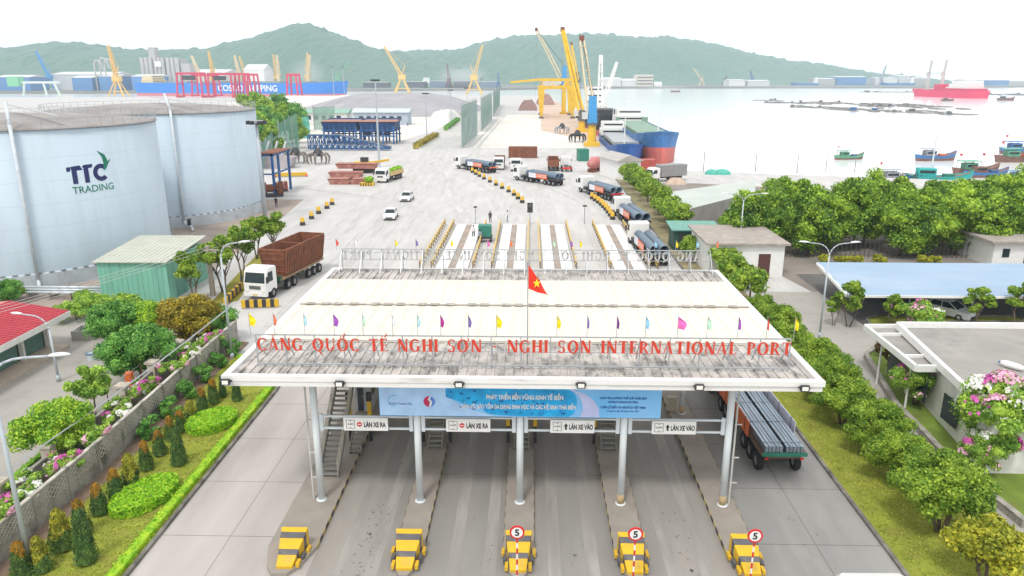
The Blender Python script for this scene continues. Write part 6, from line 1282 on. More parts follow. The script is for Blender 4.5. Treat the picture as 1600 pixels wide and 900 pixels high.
# ------------------------------------------------------------------ lamps and wires
lampm=mat('lamp_pole_grey',(0.45,0.50,0.54),0.5,0.2,0.06,2); headm=mat('lamp_head_pale',(0.72,0.75,0.76),0.4)
def lamp(label,x,y,h,dirs,reach=2.2,r=0.09,group='street lamps',drop=0.0):
    t=T('street_lamp',label,'street lamp',(x,y,0),0,group); MB().tube((0,0,0),(0,0,h-1.0),r,r*0.65,12).tube((0,0,0),(0,0,0.5),r*1.5,r*1.5,12).build('pole',lampm,t,smooth=True)
    for a in dirs:
        c,s=math.cos(a),math.sin(a); P=[(0,0,h-1.05)]+[(reach*(1-math.cos(u))*c*0.55,reach*(1-math.cos(u))*s*0.55,h-1.05+1.05*math.sin(u)) for u in (0.3,0.6,0.9,1.2,1.5)]+[(reach*c*0.85,reach*s*0.85,h+0.05)]
        MB().path(P,r*0.5,7).build('arm',lampm,t,smooth=True)
        e=Vector((reach*c*0.85,reach*s*0.85,h+0.06)); d=Vector((c,s,0.06)); n_=Vector((-s,c,0))
        mb=MB(); pr=[(0,.05,.05),(.15,.13,.09),(.45,.16,.11),(.75,.12,.07),(.88,.03,.03)]; vs=[]
        for u,wd,hh in pr: q=e+d*u; vs+=[q-n_*wd,q+n_*wd,q+n_*wd*.7+Vector((0,0,hh)),q-n_*wd*.7+Vector((0,0,hh))]
        fs=[f for k in range(len(pr)-1) for f in ((4*k,4*k+1,4*k+5,4*k+4),(4*k+1,4*k+2,4*k+6,4*k+5),(4*k+2,4*k+3,4*k+7,4*k+6),(4*k+3,4*k,4*k+4,4*k+7))]+[(3,2,1,0),(16,17,18,19)]
        mb.add(vs,fs); mb.build('lamp_head',headm,t,smooth=True)
def lampat(label,px,py,pt_,dirs,reach=2.2,r=0.09):
    p=at(px,py); h=21-math.hypot(p.x,p.y)*math.tan(TH+math.atan((pt_-450)/FOC))*1.0; lo=hz(px,pt_,p.y).z; lamp(label,p.x,p.y,lo,dirs,reach,r)
lampat('tall double arm street lamp left of the blue shed roof',1280,528,381,(0.1,PI-0.1),1.9)
lampat('double arm street lamp behind the white house',1154,404,303,(-0.15,PI+0.1),2.2,0.1)
lampat('street lamp with white head beside the rusty container truck',363,561,381,(0.15,),1.6,0.1)
lampat('street lamp with pale head over the red roofed house',92,596,494,(PI-0.1,),2.2,0.1)
lampat('tall street lamp rising from the bottom left corner',50,897,560,(0.05,),2.9,0.11)
p=at(1588,905); lamp('grey lamp pole at the right edge beside the path',p.x+0.15,p.y,7.5,(0,),2)
p=at(415,345); t=T('floodlight_mast','pale mast with a cluster of floodlights against the farther tank','mast',(p.x,p.y,0)); H_=hz(415,188,p.y).z; MB().tube((0,0,0),(0,0,H_),0.35,0.2,12).build('mast_pole',lampm,t,smooth=True); MB().tube((0,0,H_-0.3),(0,0,H_),1.0,1.0,12).build('head_frame',steel,t)
for k in range(7): a=k*0.9; MB().box((1.15*math.cos(a),1.15*math.sin(a),H_-0.3),(0.6,0.45,0.5),0,a).build('floodlight_unit',dark,t)
def mast(label,px,py,pt_,w=0.16,hd_=1.2):
    p=at(px,py); H=hz(px,pt_,p.y).z; t=T('light_mast',label,'mast',(p.x,p.y,0),0,'tall light masts in the yard'); MB().tube((0,0,0),(0,0,H),w,w*0.55,8).build('mast_pole',lampm,t); MB().b2(-hd_,hd_,-.3,.3,H-0.4,H).build('light_bar',dark,t)
for q in (('tall light mast in front of the right hopper shed',593,262,124,0.28,1.0),('light mast beside the nearest planted strip',667,217,145,.2,1.2),('light mast beside the second planted strip',705,197,140,.2,1.2),('light mast behind the white stone heap',730,186,137,.2,1.2),('light mast left of the far stone heap',524,180,105,.2,.3),('light mast right of the blue ship bow',540,178,105,.2,.3)): mast(*q)
p=at(333,462); t=T('utility_pole','dead tree like concrete utility pole beside the green shed','utility pole',(p.x,p.y,0)); MB().tube((0,0,0),(0,0,hz(333,384,p.y).z),0.28,0.2,10).b2(-1.1,1.1,-0.08,0.08,hz(333,392,p.y).z,hz(333,392,p.y).z+0.15).build('pole',mat('pole_grey_bark',(0.36,0.32,0.27),0.95,0,0.2,3,0.3),t)
pe=Vector((p.x,p.y,hz(333,388,p.y).z))
for k in range(3):
    a=pe+Vector((-1+k,0,0.15)); b=Vector((-46+k*0.5,18,7.4)); mb=MB(); P=[]
    for i in range(13): u=i/12; q=a.lerp(b,u); q.z-=3.0*u*(1-u); P.append(q-a)
    mb.path(P,0.018,4); o=mb.build('power_cable',mat('cable_pale',(0.5,0.5,0.5),0.6),None,a); tag(o,'thin overhead cable from the utility pole over the house yard, %s of three'%['left','middle','right'][k],'cable','overhead cables')
mb=MB(); a=Vector((-23.8,56,3.4)); b=Vector((-25.9,24,2.6))
for k in range(6):
    P=[]; 
    for i in range(9): u=i/8; q=a.lerp(b,u)+Vector((0.09*k,0,0.05*k)); q.z-=1.4*u*(1-u); P.append(q-a)
    m_=MB().path(P,0.012,4); mb.add(m_.v,m_.f)
o=mb.build('cable_bundle',steel,None,a); tag(o,'bundle of grey cables sagging along the garden wall','cable')
o['kind']='stuff'; del o['kind']
# striped safety barriers near the container truck
for i,(a,b) in enumerate((((352,478),(378,452)),((378,482),(436,480)))):
    p,q=at(*a),at(*b); d=q-p; t=T('striped_barrier','yellow black striped barrier %s'%['left of the container truck','in front of the container truck'][i],'barrier',(p.x,p.y,0),0,'striped barriers by the truck'); n_=9
    for k in range(n_): MB().bar(d*(k/n_)+Vector((0,0,.45)),d*((k+1)/n_)+Vector((0,0,.45)),0.25,0.7).build('stripe_block',[yellow,dark][k%2],t)
# motorbikes under the shed
def moto(label,x,y,rz,m):
    t=T('motorbike',label,'motorbike',(x,y,0),rz,'motorbikes parked under the shed'); wheel(t,0,0.62,0.3,0.1); wheel(t,0,-0.62,0.3,0.1)
    MB().ext([(-.7,.55),(-.3,.4),(.2,.35),(.45,.6),(.5,.95),(.35,.98),(.2,.6),(-.2,.65),(-.75,.75)],'x',-.14,.14).build('body',m,t); MB().b2(-.13,.13,-.65,.1,.76,.84).build('seat',dark,t); MB().bar((-.32,.42,1.0),(.32,.42,1.0),.04).bar((0,.42,1.0),(0,.62,.3),.05).build('handlebar',dark,t)
for i in range(9): x=31.6+i*0.75; moto('motorbike parked under the blue shed, %s from the left'%['first','second','third','fourth','fifth','sixth','seventh','eighth','ninth'][i],x,70.4+0.3*(i%2),R(10+4*i),[dark,red,greyp,blue,dark,white,red,dark,greyp][i])
t=T('air_unit','small white roof block at the right edge of the flat concrete roof','roof unit',(at(1600,615,3.9).x,at(1600,615,3.9).y,3.68)); MB().b2(-1.0,1.2,-0.8,0.8,0,0.75).build('unit_body',white,t); MB().b2(-0.6,1.1,-0.6,0.6,0.752,0.8).build('unit_lid',palegrey,t)
t=T('plastic_drum','white plastic drum lying on the flat concrete roof','drum',(at(1580,575,3.7).x,at(1580,575,3.7).y,3.66),R(35)); MB().lathe([(.01,-.7),(.12,-.68),(.2,-.4),(.22,.3),(.15,.6),(.01,.62)],12,(0,0,.22),0,'y').build('drum_body',white,t,smooth=True); MB().tube((0,.62,.22),(0,.75,.22),.06,.06,8).build('cap',blue,t)
# chimney like poles on the shore
for i,(px,py,pt_) in enumerate(((1099,268,236),(1180,268,240),(1245,270,242),(1290,268,245),(1335,270,250))):
    p=at(px,py); H=hz(px,pt_,p.y).z; t=T('shore_pole','thin pole standing at the water edge, %s from the left'%['first','second','third','fourth','fifth'][i],'pole',(p.x,p.y,0),0,'thin poles along the shore'); MB().tube((0,0,0),(0,0,H),0.09,0.06,6).build('pole',greyp,t); MB().tube((0,0,0),(0,0,.4),0.2,0.2,6).build('pole_foot',conc,t)
p=at(1112,272); t=T('tarp_heap','green tarpaulin heap on the shore strip','tarpaulin',(p.x,p.y,0)); MB().ball((0,0,0),1.6,6,0,0.7).ball((2.4,.2,0),1.9,6,0,0.6).build('tarp',nete,t)
# stone heaps
def heap(label,pts,h,m,cat='stone heap'):
    cx=sum(p[0] for p in pts)/len(pts); cy=sum(p[1] for p in pts)/len(pts); n=len(pts); t=T('stone_heap',label,cat,(cx,cy,0)); vs=[];K=9
    r_=np.random.default_rng(int(abs(cx*7+cy)))
    for j in range(K):
        u=j/(K-1)
        for i in range(n*4):
            a=pts[(i//4)%n]; b=pts[(i//4+1)%n]; f=(i%4)/4; x=(a[0]+(b[0]-a[0])*f-cx)*(1-u*0.85); y=(a[1]+(b[1]-a[1])*f-cy)*(1-u*0.85); vs.append((x,y,h*(min(1,u*1.7))*(1+0.03*r_.normal()*(0<j))))
    N=n*4; MB().add(vs,[(j*N+i,j*N+(i+1)%N,(j+1)*N+(i+1)%N,(j+1)*N+i) for j in range(K-1) for i in range(N)]+[tuple((K-1)*N+i for i in range(N))]).build('heap_body',m,t,smooth=True)
gs=mat('grey_gravel',(0.33,0.32,0.34),0.95,0,0.15,0.08); ws=mat('white_gravel',(0.66,0.65,0.63),0.95,0,0.06,0.1)
def W(*q): return [(at(*a).x,at(*a).y) for a in q]
heap('long grey gravel heap across the middle of the yard',[(-95,400),(-60,395),(-33,410),(-30,520),(-60,600),(-160,600),(-150,480)],9.0,gs); heap('white stone heap in front of the long grey heap',[(-47,330),(-36,335),(-34,380),(-48,385)],5,ws)
heap('white stone heap left of the grey one near the blue ship',[(-250,640),(-150,630),(-120,690),(-260,710)],3.5,ws); heap('dark coal heap beyond the white heap',[(-120,650),(-90,640),(-70,690),(-110,700)],5,greyp); heap('small white heap on the far left shore',[(-190,700),(-150,695),(-150,740),(-190,740)],3,ws)
heap('brown ore heap under the yellow gantry crane',[(-8,470),(4,470),(4,540),(-8,540)],5,mat('ore_brown',(0.23,0.13,0.11),0.9,0,0.2,0.3)); heap('reddish ore heap beside the quay road',[(5,560),(18,560),(16,620),(4,620)],7,mat('ore_red',(0.30,0.17,0.14),0.9,0,0.2,0.3))
p=at(1050,282); heap('small pile of rubble beside the grey box truck',[(27,148),(31,148),(32,152),(28,153)],1.0,mat('rubble',(0.5,0.38,0.3),0.9,0,0.2,1))
# tree group and houses beyond the tanks
P_mid=[tree_proto('b','c',lm,4.0,3.8,6.5,18,90,0.75,6,0.25,1,None,0,'tall',0.42) for lm in (L_dark,L_hedge,L_big)]
for i,(x,y,s) in enumerate([(-72,190,1.0),(-66,188,.8),(-76,205,1.1),(-83,228,1.2),(-90,250,1.2),(-104,285,1.3),(-92,290,1.1),(-122,320,1.3),(-78,216,.9),(-110,330,1.3),(-98,262,1.1),(-86,246,1.0),(-80,235,.9),(-76,240,.8),(-90,272,1.1),(-83,264,.9),(-70,222,.8)]): plant('tree',P_mid[i%3],'green tree in the small wood behind the farther tank, %s by distance'%['first','second','third','fourth','fifth','sixth','seventh','eighth','ninth','tenth','eleventh','twelfth','thirteenth','fourteenth','fifteenth','sixteenth','seventeenth'][i],'tree',(x,y,0),'small wood behind the tanks',s)
hut('village_house','small house with orange roof among the trees behind the tank',-92,-86,238,246,6,dwhite,mat('orange_tiles',(0.55,0.22,0.12),0.8),'gabx',.5,[('window',.3,.6,2,3.5,glass,'f')],rise=2)
hut('office_block','low pale office with blue roof beyond the hopper sheds',-78,-54,330,340,5.5,mat('pale_blue_wall',(0.40,0.46,0.55),0.8),mat('pale_roof',(0.5,0.56,0.58),0.7),'gabx',.8,[('window',.1+.14*k,.18+.14*k,2,3.8,glass,'f') for k in range(6)]+[],rise=1.5)
hut('office_block','low green white office left of the blue roofed one',-106,-82,335,345,5,dwhite,mat('green_roof2',(0.25,0.42,0.33),0.7),'gabx',.8,[('window',.1+.14*k,.18+.14*k,2,3.8,glass,'f') for k in range(6)],rise=1.5)
p=at(575,190); t=T('wheel_loader','orange wheel loader between the masts and the hopper sheds','wheel loader',(-57,272,0)); MB().b2(-3,3,-1.3,1.3,1.2,3.0).build('body',orange,t); MB().b2(-1,1,-1.1,1.1,3.002,4.4).build('cab',glass,t); MB().ext([(3.6,.3),(5.6,.1),(5.8,1.9),(4.2,1.9)],'y',-1.6,1.6).build('bucket',dark,t)
for s in (-1,1):
    for x in (-2,2): MB().tube((x,s*1.3,1),(x,s*1.9,1),1.0,1.0,12).build('wheel',black,t)
# ------------------------------------------------------------------ quay cranes
yel2=mat('crane_yellow',(0.75,0.47,0.03),0.45,0,0.08,0.5,0,(0.5,0.3,0.05),0.4,0.4); cblue=mat('crane_blue',(0.06,0.30,0.62),0.45,0,0.08,0.5); beige=mat('crane_beige',(0.68,0.56,0.36),0.6); crimson=mat('gantry_crimson',(0.62,0.04,0.10),0.5)
def lattice(mb,a,b,w,n,ch=0.28,br=0.14,tip=0.4):
    a,b=Vector(a),Vector(b); d=(b-a).normalized(); s=Vector((0,0,1)).cross(d); s=(s if s.length>.05 else Vector((1,0,0))).normalized(); u=d.cross(s).normalized()
    def c(t,i,j): k=w*(1-(1-tip)*t)/2; return a.lerp(b,t)+s*(k*i)+u*(k*j)
    for i in (-1,1):
        for j in (-1,1): mb.bar(c(0,i,j),c(1,i,j),ch)
    for k in range(n):
        t0,t1=k/n,(k+1)/n; e=1 if k%2 else -1
        for j in (-1,1): mb.bar(c(t0,e,j),c(t1,-e,j),br); mb.bar(c(t0,j,e),c(t1,j,-e),br)
def quaycrane(label,x,y,ped,tw0,tw1,tip,foot,twr,solid):
    t=T('quay_crane',label,'crane',(x,y,0),0,'pedestal cranes on the quay')
    MB().b2(-2.3,2.3,-2.3,2.3,0,1.2).build('foot_block',ped,t)
    MB().tube((0,0,1.2),(0,0,tw0-0.6),1.35,1.15,14).build('pedestal',ped,t); MB().tube((0,0,tw0-0.6),(0,0,tw0),1.7,1.7,16).build('slew_ring',greyp,t)
    MB().box((0,0.3,(tw0+tw1)/2),(2.9,2.8,tw1-tw0),0,0,(0.75,0.75)).build('tower',twr,t); MB().b2(-2.2,2.2,1.6,4.8,tw0+0.2,tw0+2.6).build('machine_house',greyp,t)
    MB().b2(-3.2,-1.5,-1.6,0.2,tw0+1.2,tw0+3.2).build('driver_cab',mat('cab_pale',(0.6,0.6,0.58),0.5),t)
    mb=MB(); tip=Vector(tip)
    if solid: 
        d=tip-Vector((0,0,tw0+1)); mid=Vector((0,-.4,tw0+1))+d*0.35
        for s in (-1,1): mb.bar((s*0.9,-0.6,tw0+1),tip+Vector((s*0.35,0,0)),0.75,0.9)
        for k in range(1,8): q=Vector((0,-.5,tw0+1))+d*(k/8); mb.bar(q+Vector((-.8,0,0)),q+Vector((.8,0,0)),0.3)
    else:
        for s in (-1,1): mb.bar((s*1.1,-0.6,tw0+1),tip+Vector((s*0.6,0,0)),0.42,0.5)
        d=tip-Vector((0,0,tw0+1))
        for k in range(1,10): q=Vector((0,-.5,tw0+1))+d*(k/10); mb.bar(q+Vector((-1.0,0,0)),q+Vector((1.0,0,0)),0.22)
    mb.build('boom',yel2 if solid else beige,t); MB().box(tuple(tip),(1.6,1.2,1.8)).build('boom_head',rust,t)
    mb=MB(); [mb.bar((s,0.8,tw1),tip,0.09) for s in (-.4,.4)]; mb.bar(tip,(tip.x,tip.y,9),0.07); mb.build('hoist_ropes',dark,t)
def qc(label,bpx,bY,tpx,tpy,ty,tw,solid,twr,pedm):
    x=hz(bpx,0,bY).x; tt=hz(tpx,tpy,ty); z0=hz(bpx,tw[0],bY).z; z1=hz(bpx,tw[1],bY).z
    quaycrane(label,x,bY,pedm,z0,z1,(tt.x-x,tt.y-bY,tt.z),0,twr,solid)
qc('quay crane with blue tower, yellow pedestal and pale twin boom, nearest one',931,232,909,60,244,(192,150),False,cblue,yel2)
qc('quay crane with thick yellow boom raised, second on the quay',914,292,879,46,306,(186,172),True,greyp,yel2)
qc('farther quay crane with blue house and thin yellow boom leaning left',884,430,838,46,440,(135,103),False,cblue,yel2)
qc('farthest quay crane with twin yellow boom behind the thick boom',905,520,893,68,520,(128,112),True,greyp,yel2)
# ship derricks in white behind the cranes belong to the white cargo ship; portal gantry on the quay
t=T('gantry_crane','yellow portal gantry crane with tapered legs standing across the quay','crane',(13.3,385,0)); gy=[0,34]
for x in (-8.0,8.0):
    for y in gy: MB().box((x,y,7.2),(1.3,1.4,14.4),0,0,(2.4,1.5)).build('leg',yel2,t); MB().b2(x-1.2,x+1.2,y-2,y+2,0,0.9).build('bogie',greyp,t)
for y in gy: MB().b2(-9.4,9.4,y-1,y+1,14.41,15.9).build('cross_beam',yel2,t)
for x in (-8.0,8.0): MB().b2(x-.8,x+.8,1.01,33,14.6,15.8).build('side_beam',yel2,t)
MB().b2(-9,9,10,12.5,18.2,19.6).bar((-9,11,19),(-24,11,17.6),1.0,1.1).build('top_girder',yel2,t)
mb=MB(); [mb.bar((x,0,15.9),(x+1.5,11,18.2),0.45) for x in (-8,-3,3,8)]; [mb.bar((x,34,15.9),(x,12,18.2),0.4) for x in (-8,8)]; mb.build('struts',yel2,t)
MB().b2(-7.2,0.5,5,9,15.95,18.1).build('machine_house',mat('cab_pale',(0.6,0.6,0.58),0.5),t); MB().b2(4,6.5,8,10,16,18.1).build('driver_cab',yel2,t)
# ------------------------------------------------------------------ ships
WZ=-2.4
def ship(label,bow,stern,B,H,boot,top,name='cargo_ship',group=None,sheer=1.5,flare=1.0,bz=None,bands=0.5,cat='ship'):
    """bow/stern world xy at the waterline; local +Y = bow"""
    bow,stern=Vector((*bow,0)),Vector((*stern,0)); d=bow-stern; L=d.length; rz=math.atan2(-d.x,d.y); c=(bow+stern)/2
    t=T(name,label,cat,(c.x,c.y,WZ),rz,group)
    st=[(-.5,.72,.85),(-.46,.86,.95),(-.35,.98,1),(0,1,1),(.3,1,1),(.4,.8,.96),(.455,.48,.80),(.485,.2,.5),(.5,.02,.12)]
    lv=[0,bands*0.98,bands,1.0]; V=[];n=len(st)
    for s in (-1,1):
        for u,wb,wt in st:
            for v in lv:
                wdt=wb+(wt-wb)*v**1.4; y=u*L+(v**1.3)*flare*max(0,(u-.38)/.12)*H*0.35; z=-0.6+ (H*v+ (sheer*max(0,(u-.25)/.25)**2*v))+0.6*(v>0)*1.0
                V.append((s*wdt*B/2,y,z))
    F=[];M_=[]
    for s in (0,1):
        for i in range(n-1):
            for k in range(3):
                a=(s*n+i)*4+k; q=(a,a+4,a+5,a+1); F.append(q if s==1 else q[::-1]); M_.append(0 if k<1 else 1)
    for k in range(3):
        F.append((k,k+1,n*4+k+1,n*4+k)); M_.append(0 if k<1 else 1)
        a=(n-1)*4+k; b_=(2*n-1)*4+k; F.append((a,b_,b_+1,a+1)); M_.append(0 if k<1 else 1)
    MB().add(V,F,M_).build('hull',[boot,top],t,smooth=False)
    D=[(V[i*4+3][0]*0.96,V[i*4+3][1],V[i*4+3][2]-0.8) for i in range(n)]+[(V[(n+i)*4+3][0]*0.96,V[(n+i)*4+3][1],V[(n+i)*4+3][2]-0.8) for i in range(n)]
    MB().add(D,[(i,n+i,n+i+1,i+1) for i in range(n-1)]).build('deck',mat('deck_green',(0.16,0.24,0.18),0.8,0,0.2,0.3),t)
    return t,L
def house(t,y0,y1,w,z0,levels,m=white,dz=2.6,shr=0.9):
    for k in range(levels):
        s=shr**k; b=MB().b2(-w*s/2,w*s/2,y0,y1-(y1-y0)*0.08*k,z0+k*dz,z0+(k+1)*dz-0.05).build('superstructure',m,t)
        yf=y1-(y1-y0)*0.08*k; mb=MB().b2(-w*s*.42,w*s*.42,yf,yf+.05,z0+k*dz+dz*.5,z0+k*dz+dz*.72)
        mb.build('window_band',glass,b)
boot=mat('boot_red',(0.60,0.14,0.11),0.6,0,0.12,0.4,0,(0.35,0.22,0.2),0.4,0.5); sblue=mat('hull_blue',(0.05,0.17,0.42),0.55,0,0.12,0.4,0,(0.25,0.3,0.4),0.4,0.3)
t,L=ship('cargo ship with blue and worn red hull moored outboard, bow to the camera',(35.9,204),(37.6,300),12,6.9,boot,sblue,group='ships moored at the quay',sheer=2.2,bands=0.52)
house(t,-44,-33,10.5,6.4,2,dz=2.4); MB().tube((0,-38,11.3),(0,-38,17),.2,.1,8).b2(-1.6,1.6,-38.1,-37.9,14,14.2).build('mast',white,t); MB().b2(-4.6,4.6,-30,30,6.0,7.2).build('hatch_covers',mat('hatch_green',(0.22,0.33,0.26),0.8,0,0.15,0.3),t); MB().tube((0,38,8),(0,38,15),.2,.1,8).build('foremast',white,t)
for s in (-1,1): MB().b2(s*5.2-.8,s*4.8+.6,-31,-28,6.4,8.6).build('deck_crane',mat('hatch_green',(0.2,0.3,0.25),0.8),t)
t,L=ship('cargo ship with blue hull and white deckhouse moored at the quay, nearest',(26.8,201),(27.6,262),8.8,4.4,mat('boot_dark_red',(0.25,0.04,0.04),0.6),mat('hull_deep_blue',(0.02,0.10,0.35),0.5,0,0.1,0.5),group='ships moored at the quay',sheer=1.6,bands=0.15)
house(t,-27,-19,8.0,4.2,2,dz=2.2); MB().b2(-3.6,3.6,-16,20,4.4,5.4).build('hatch_covers',steel,t); MB().tube((1.0,24,4.5),(1.0,24,12.5),.18,.1,8).build('foremast',white,t); MB().tube((0,-22,8.7),(0,-22,13),.15,.08,8).build('mast',white,t)

t,L=ship('white and grey cargo ship with tall white derricks beyond the two near ones',(30.5,300),(30.5,372),12,7,boot,mat('hull_black',(0.04,0.045,0.05),0.6),group='ships moored at the quay',bands=0.3)
house(t,-34,-24,10,7,4,dz=2.8); mb=MB()
for s in (-1,1): mb.bar((s*1.1,0,7),(s*0.45,-3,32),0.75)
for k in range(6): mb.bar((-.9,-.4*k,11+3.5*k),(.9,-.4*k,11+3.5*k),0.3)
mb.build('derrick',white,t); mb=MB(); lattice(mb,(0,6,9),(-7,-2,29),1.6,9,0.3,0.15); mb.build('derrick',white,t); MB().b2(-3,3,-4,4,7,10.5).build('winch_house',white,t); MB().b2(-4.5,4.5,10,28,7,10).build('hatch_covers',dark,t)
# blue bulk carrier with white lettering
bstern=at(226,149,WZ); bbow=at(541,151.5,WZ); 
cblu=mat('carrier_blue',(0.02,0.20,0.62),0.5,0,0.04,0.1)
t,L=ship('long blue bulk carrier with white letters and dull red waterline, across the harbour basin',(bbow.x,bbow.y),(bstern.x,bstern.y),34,15,mat('boot_pinkish',(0.55,0.18,0.2),0.6),cblu,'bulk_carrier',None,2.5,0.5,None,0.22)
house(t,-L*0.47,-L*0.41,24,15,3,dz=2.8,m=beige); 
for k,u in enumerate((-.2,.0,.19,.33)):
    mb=MB(); mb.b2(-1.5,1.5,u*L-1.5,u*L+1.5,14,26); lattice(mb,(0,u*L,24),(0,u*L-8+k*4,46),3,8,0.7,0.35); mb.build('deck_crane',beige,t)
mb=MB(); [mb.b2(-10,10,u*L,u*L+L*0.1,14.5,17) for u in (-.34,-.17,-.02,.12,.25)]; mb.build('hatch_covers',mat('hatch_grey',(0.3,0.33,0.36),0.7),t)
# on the side facing the camera the text reads left (stern) to right (bow)
text('hull_letters','COSCO SHIPPING',9.6,mat('hull_letter_white',(0.82,0.82,0.82),0.5),t,(17.35,L*0.075,9.0),(PI/2,0,PI/2),0.05,'CENTER',1.02,0.12)
# red offshore ship on the right
rb=at(1432,150,WZ); rs=at(1531,154,WZ); pk=mat('red_ship_hull',(0.68,0.02,0.09),0.5)
t,L=ship('red heavy lift vessel with two tall pale cranes and white accommodation block',(rb.x,rb.y),(rs.x,rs.y),26,8,pk,pk,'offshore_ship',None,0.5,0.2,None,0.3)
house(t,-L*0.42,-L*0.1,20,8,3,dz=3.4,m=dwhite); MB().b2(-11,11,-L*.46,0,8,10).build('poop_deck',pk,t); MB().b2(-8,8,.02*L,.12*L,8,14).build('red_block',pk,t)
for u in (.1,.34):
    mb=MB().tube((0,u*L,6),(0,u*L,24),2.4,1.7,10); mb.bar((0,u*L,24),(-3,u*L-6,40),1.8); mb.b2(-1.5,1.5,u*L-1,u*L+3,23,27); mb.build('heavy_crane',mat('crane_pale_grey',(0.52,0.47,0.44),0.6),t)
mb=MB(); mb.bar((0,.1*L,26),(0,.34*L,26),0.5); mb.build('boom_stay',steel,t)
# far ships
for px,py,ln,lab,m in ((1236,136,40,'distant dark ship at the foot of the hills, left of the pair on the right',sblue),(1376,136,50,'distant dark ship at the quay right of the hills',sblue),(565,138,110,'dark low cargo ship behind the blue carrier bow',greyp)):
    a=at(px,py,WZ); q=at(px+ln,py,WZ); t,L=ship(lab,(a.x,a.y),(q.x,q.y),18,8,boot,m,'distant_ship','distant ships',1.5,.5,None,.2); house(t,-L*.47,-L*.36,13,8,4,dz=3)
# ------------------------------------------------------------------ red rubber tyred gantries
def rtg(label,px0,px1,ptop,Y,rz=0,dep=12,cabin=True):
    a=hz(px0,0,Y).x; b=hz(px1,0,Y).x; H=hz(px0,ptop,Y).z; t=T('yard_gantry',label,'gantry crane',((a+b)/2,Y,0),rz,'red yard gantries'); w_=(b-a)/2
    for y in (0,dep):
        for s in (-1,1): MB().bar((s*(w_),y,0.8),(s*(w_-1.2),y+(dep/2-y)*0.25,H-1),1.3,1.5).build('leg',crimson,t)
        mb=MB(); mb.bar((-w_+.5,y+(dep/2-y)*.25,H-1),(w_-.5,y+(dep/2-y)*.25,H-1),1.3,2.0); mb.build('girder',crimson,t)
    for s in (-1,1): mb=MB(); mb.bar((s*w_,-2,1.2),(s*w_,dep+2,1.2),1.5,1.6); mb.bar((s*(w_-.3),1,H*.55),(s*(w_-.3),dep-1,H*.55),1.0); mb.build('sill_beam',crimson,t)
    if cabin: MB().b2(-w_*0.45,w_*0.45,dep*.2-3.2,dep*.2+1,H*.70,H*.88).build('trolley_cab',dark,t)
for i,(p0,p1,pt_,Y,lab,cb_) in enumerate([(259,300,113,735,'leftmost, with dark trolley box',1),(309,349,114,735,'second from the left, with dark trolley box',1),(283,322,116,770,'behind the two leftmost ones',0),(352,372,114,740,'narrow one seen end on, middle of the row',0),(366,386,115,760,'narrow one seen end on, right end of the row',0),(436,454,115,700,'standing apart to the right in front of the blue ship',0)]):
    rtg('red portal gantry, %s'%lab,p0,p1,pt_,Y,0,14,cb_)
# ------------------------------------------------------------------ slewing cranes in the far yard
def jib(label,bpx,bpy,tpx,tpy,m,Y=None,wd=3.2,basem=None,ph=0.3):
    p=at(bpx,bpy); Y=p.y; H=hz(tpx,tpy,Y); t=T('jib_crane',label,'crane',(p.x,Y,0),0,'cranes of the far port'); h0=H.z*ph
    mb=MB(); 
    for s in (-1,1):
        for q in (-1,1): mb.bar((s*h0*.55,q*h0*.4,0),(s*h0*.12,q*h0*.1,h0),1.3)
    mb.bar((-h0*.4,0,h0*.35),(h0*.4,0,h0*.35),1.0); mb.build('portal',basem or m,t)
    MB().b2(-h0*.25,h0*.25,-3,4,h0,h0*1.35).build('machine_house',basem or m,t)
    mb=MB(); lattice(mb,(0,0,h0*1.2),(H.x-p.x,0,H.z),wd,10,0.75,0.4); mb.build('jib',m,t); mb=MB(); s=-1 if H.x>p.x else 1; mb.bar((0,0,h0*1.3),(s*h0*.25,0,h0*2.0),0.8); mb.bar((s*h0*.25,0,h0*2.0),(H.x-p.x,0,H.z),0.25); mb.build('back_mast',basem or m,t)
yc=mat('far_crane_yellow',(0.75,0.50,0.16),0.6)
for q in (('yellow crane left of the tank tops with jib leaning left',186,151,169,71,yc),('yellow crane with jib leaning left above the grey gravel heap',629,146,600,72,yc),('yellow crane with jib leaning right beside the gravel heap',741,148,754,70,yc),('thin yellow crane left of the red gantries with jib upright',336,146,326,80,yc),('thin yellow crane beyond the red gantry standing apart',433,140,427,85,yc),('thin yellow crane beyond the blue ship',482,140,480,82,yc),('pale yellow crane behind the right end of the red gantries',386,140,374,88,yc),('blue level luffing crane at the far left',80,142,56,80,cblue),('small green crane beyond the blue ship bow',528,138,546,95,mat('far_green',(0.2,0.5,0.3),0.6)),('thin red crane before the hills in the middle',702,138,698,99,rust),('slender blue grey crane right of the yellow ones before the hills',779,138,778,114,blue),
  ('pale orange crane at the foot of the right hill',1096,135,1083,106,beige),('blue crane at the foot of the right hill',1175,134,1172,110,blue),('pale crane right of the hills',1376,134,1385,102,steel),('dark crane left of the right hill quarry',1130,134,1136,118,dark)): jib(*q)
t=T('hopper_crane','pale green and white unloader at the far left beside the blue crane','unloader',(at(60,150).x,at(60,150).y,0)); mb=MB(); w_=16
mb.bar((-w_,0,14),(w_*1.6,0,14),2.2); [mb.bar((x,0,0),(x*.8,0,14),1.6) for x in (-w_,w_*.6,w_*1.5)]; mb.build('portal',mat('unloader_pale',(0.6,0.66,0.6),0.6),t); MB().b2(-w_-12,-w_,-5,5,10,20).build('hopper_box',mat('far_green',(0.2,0.5,0.3),0.6),t)
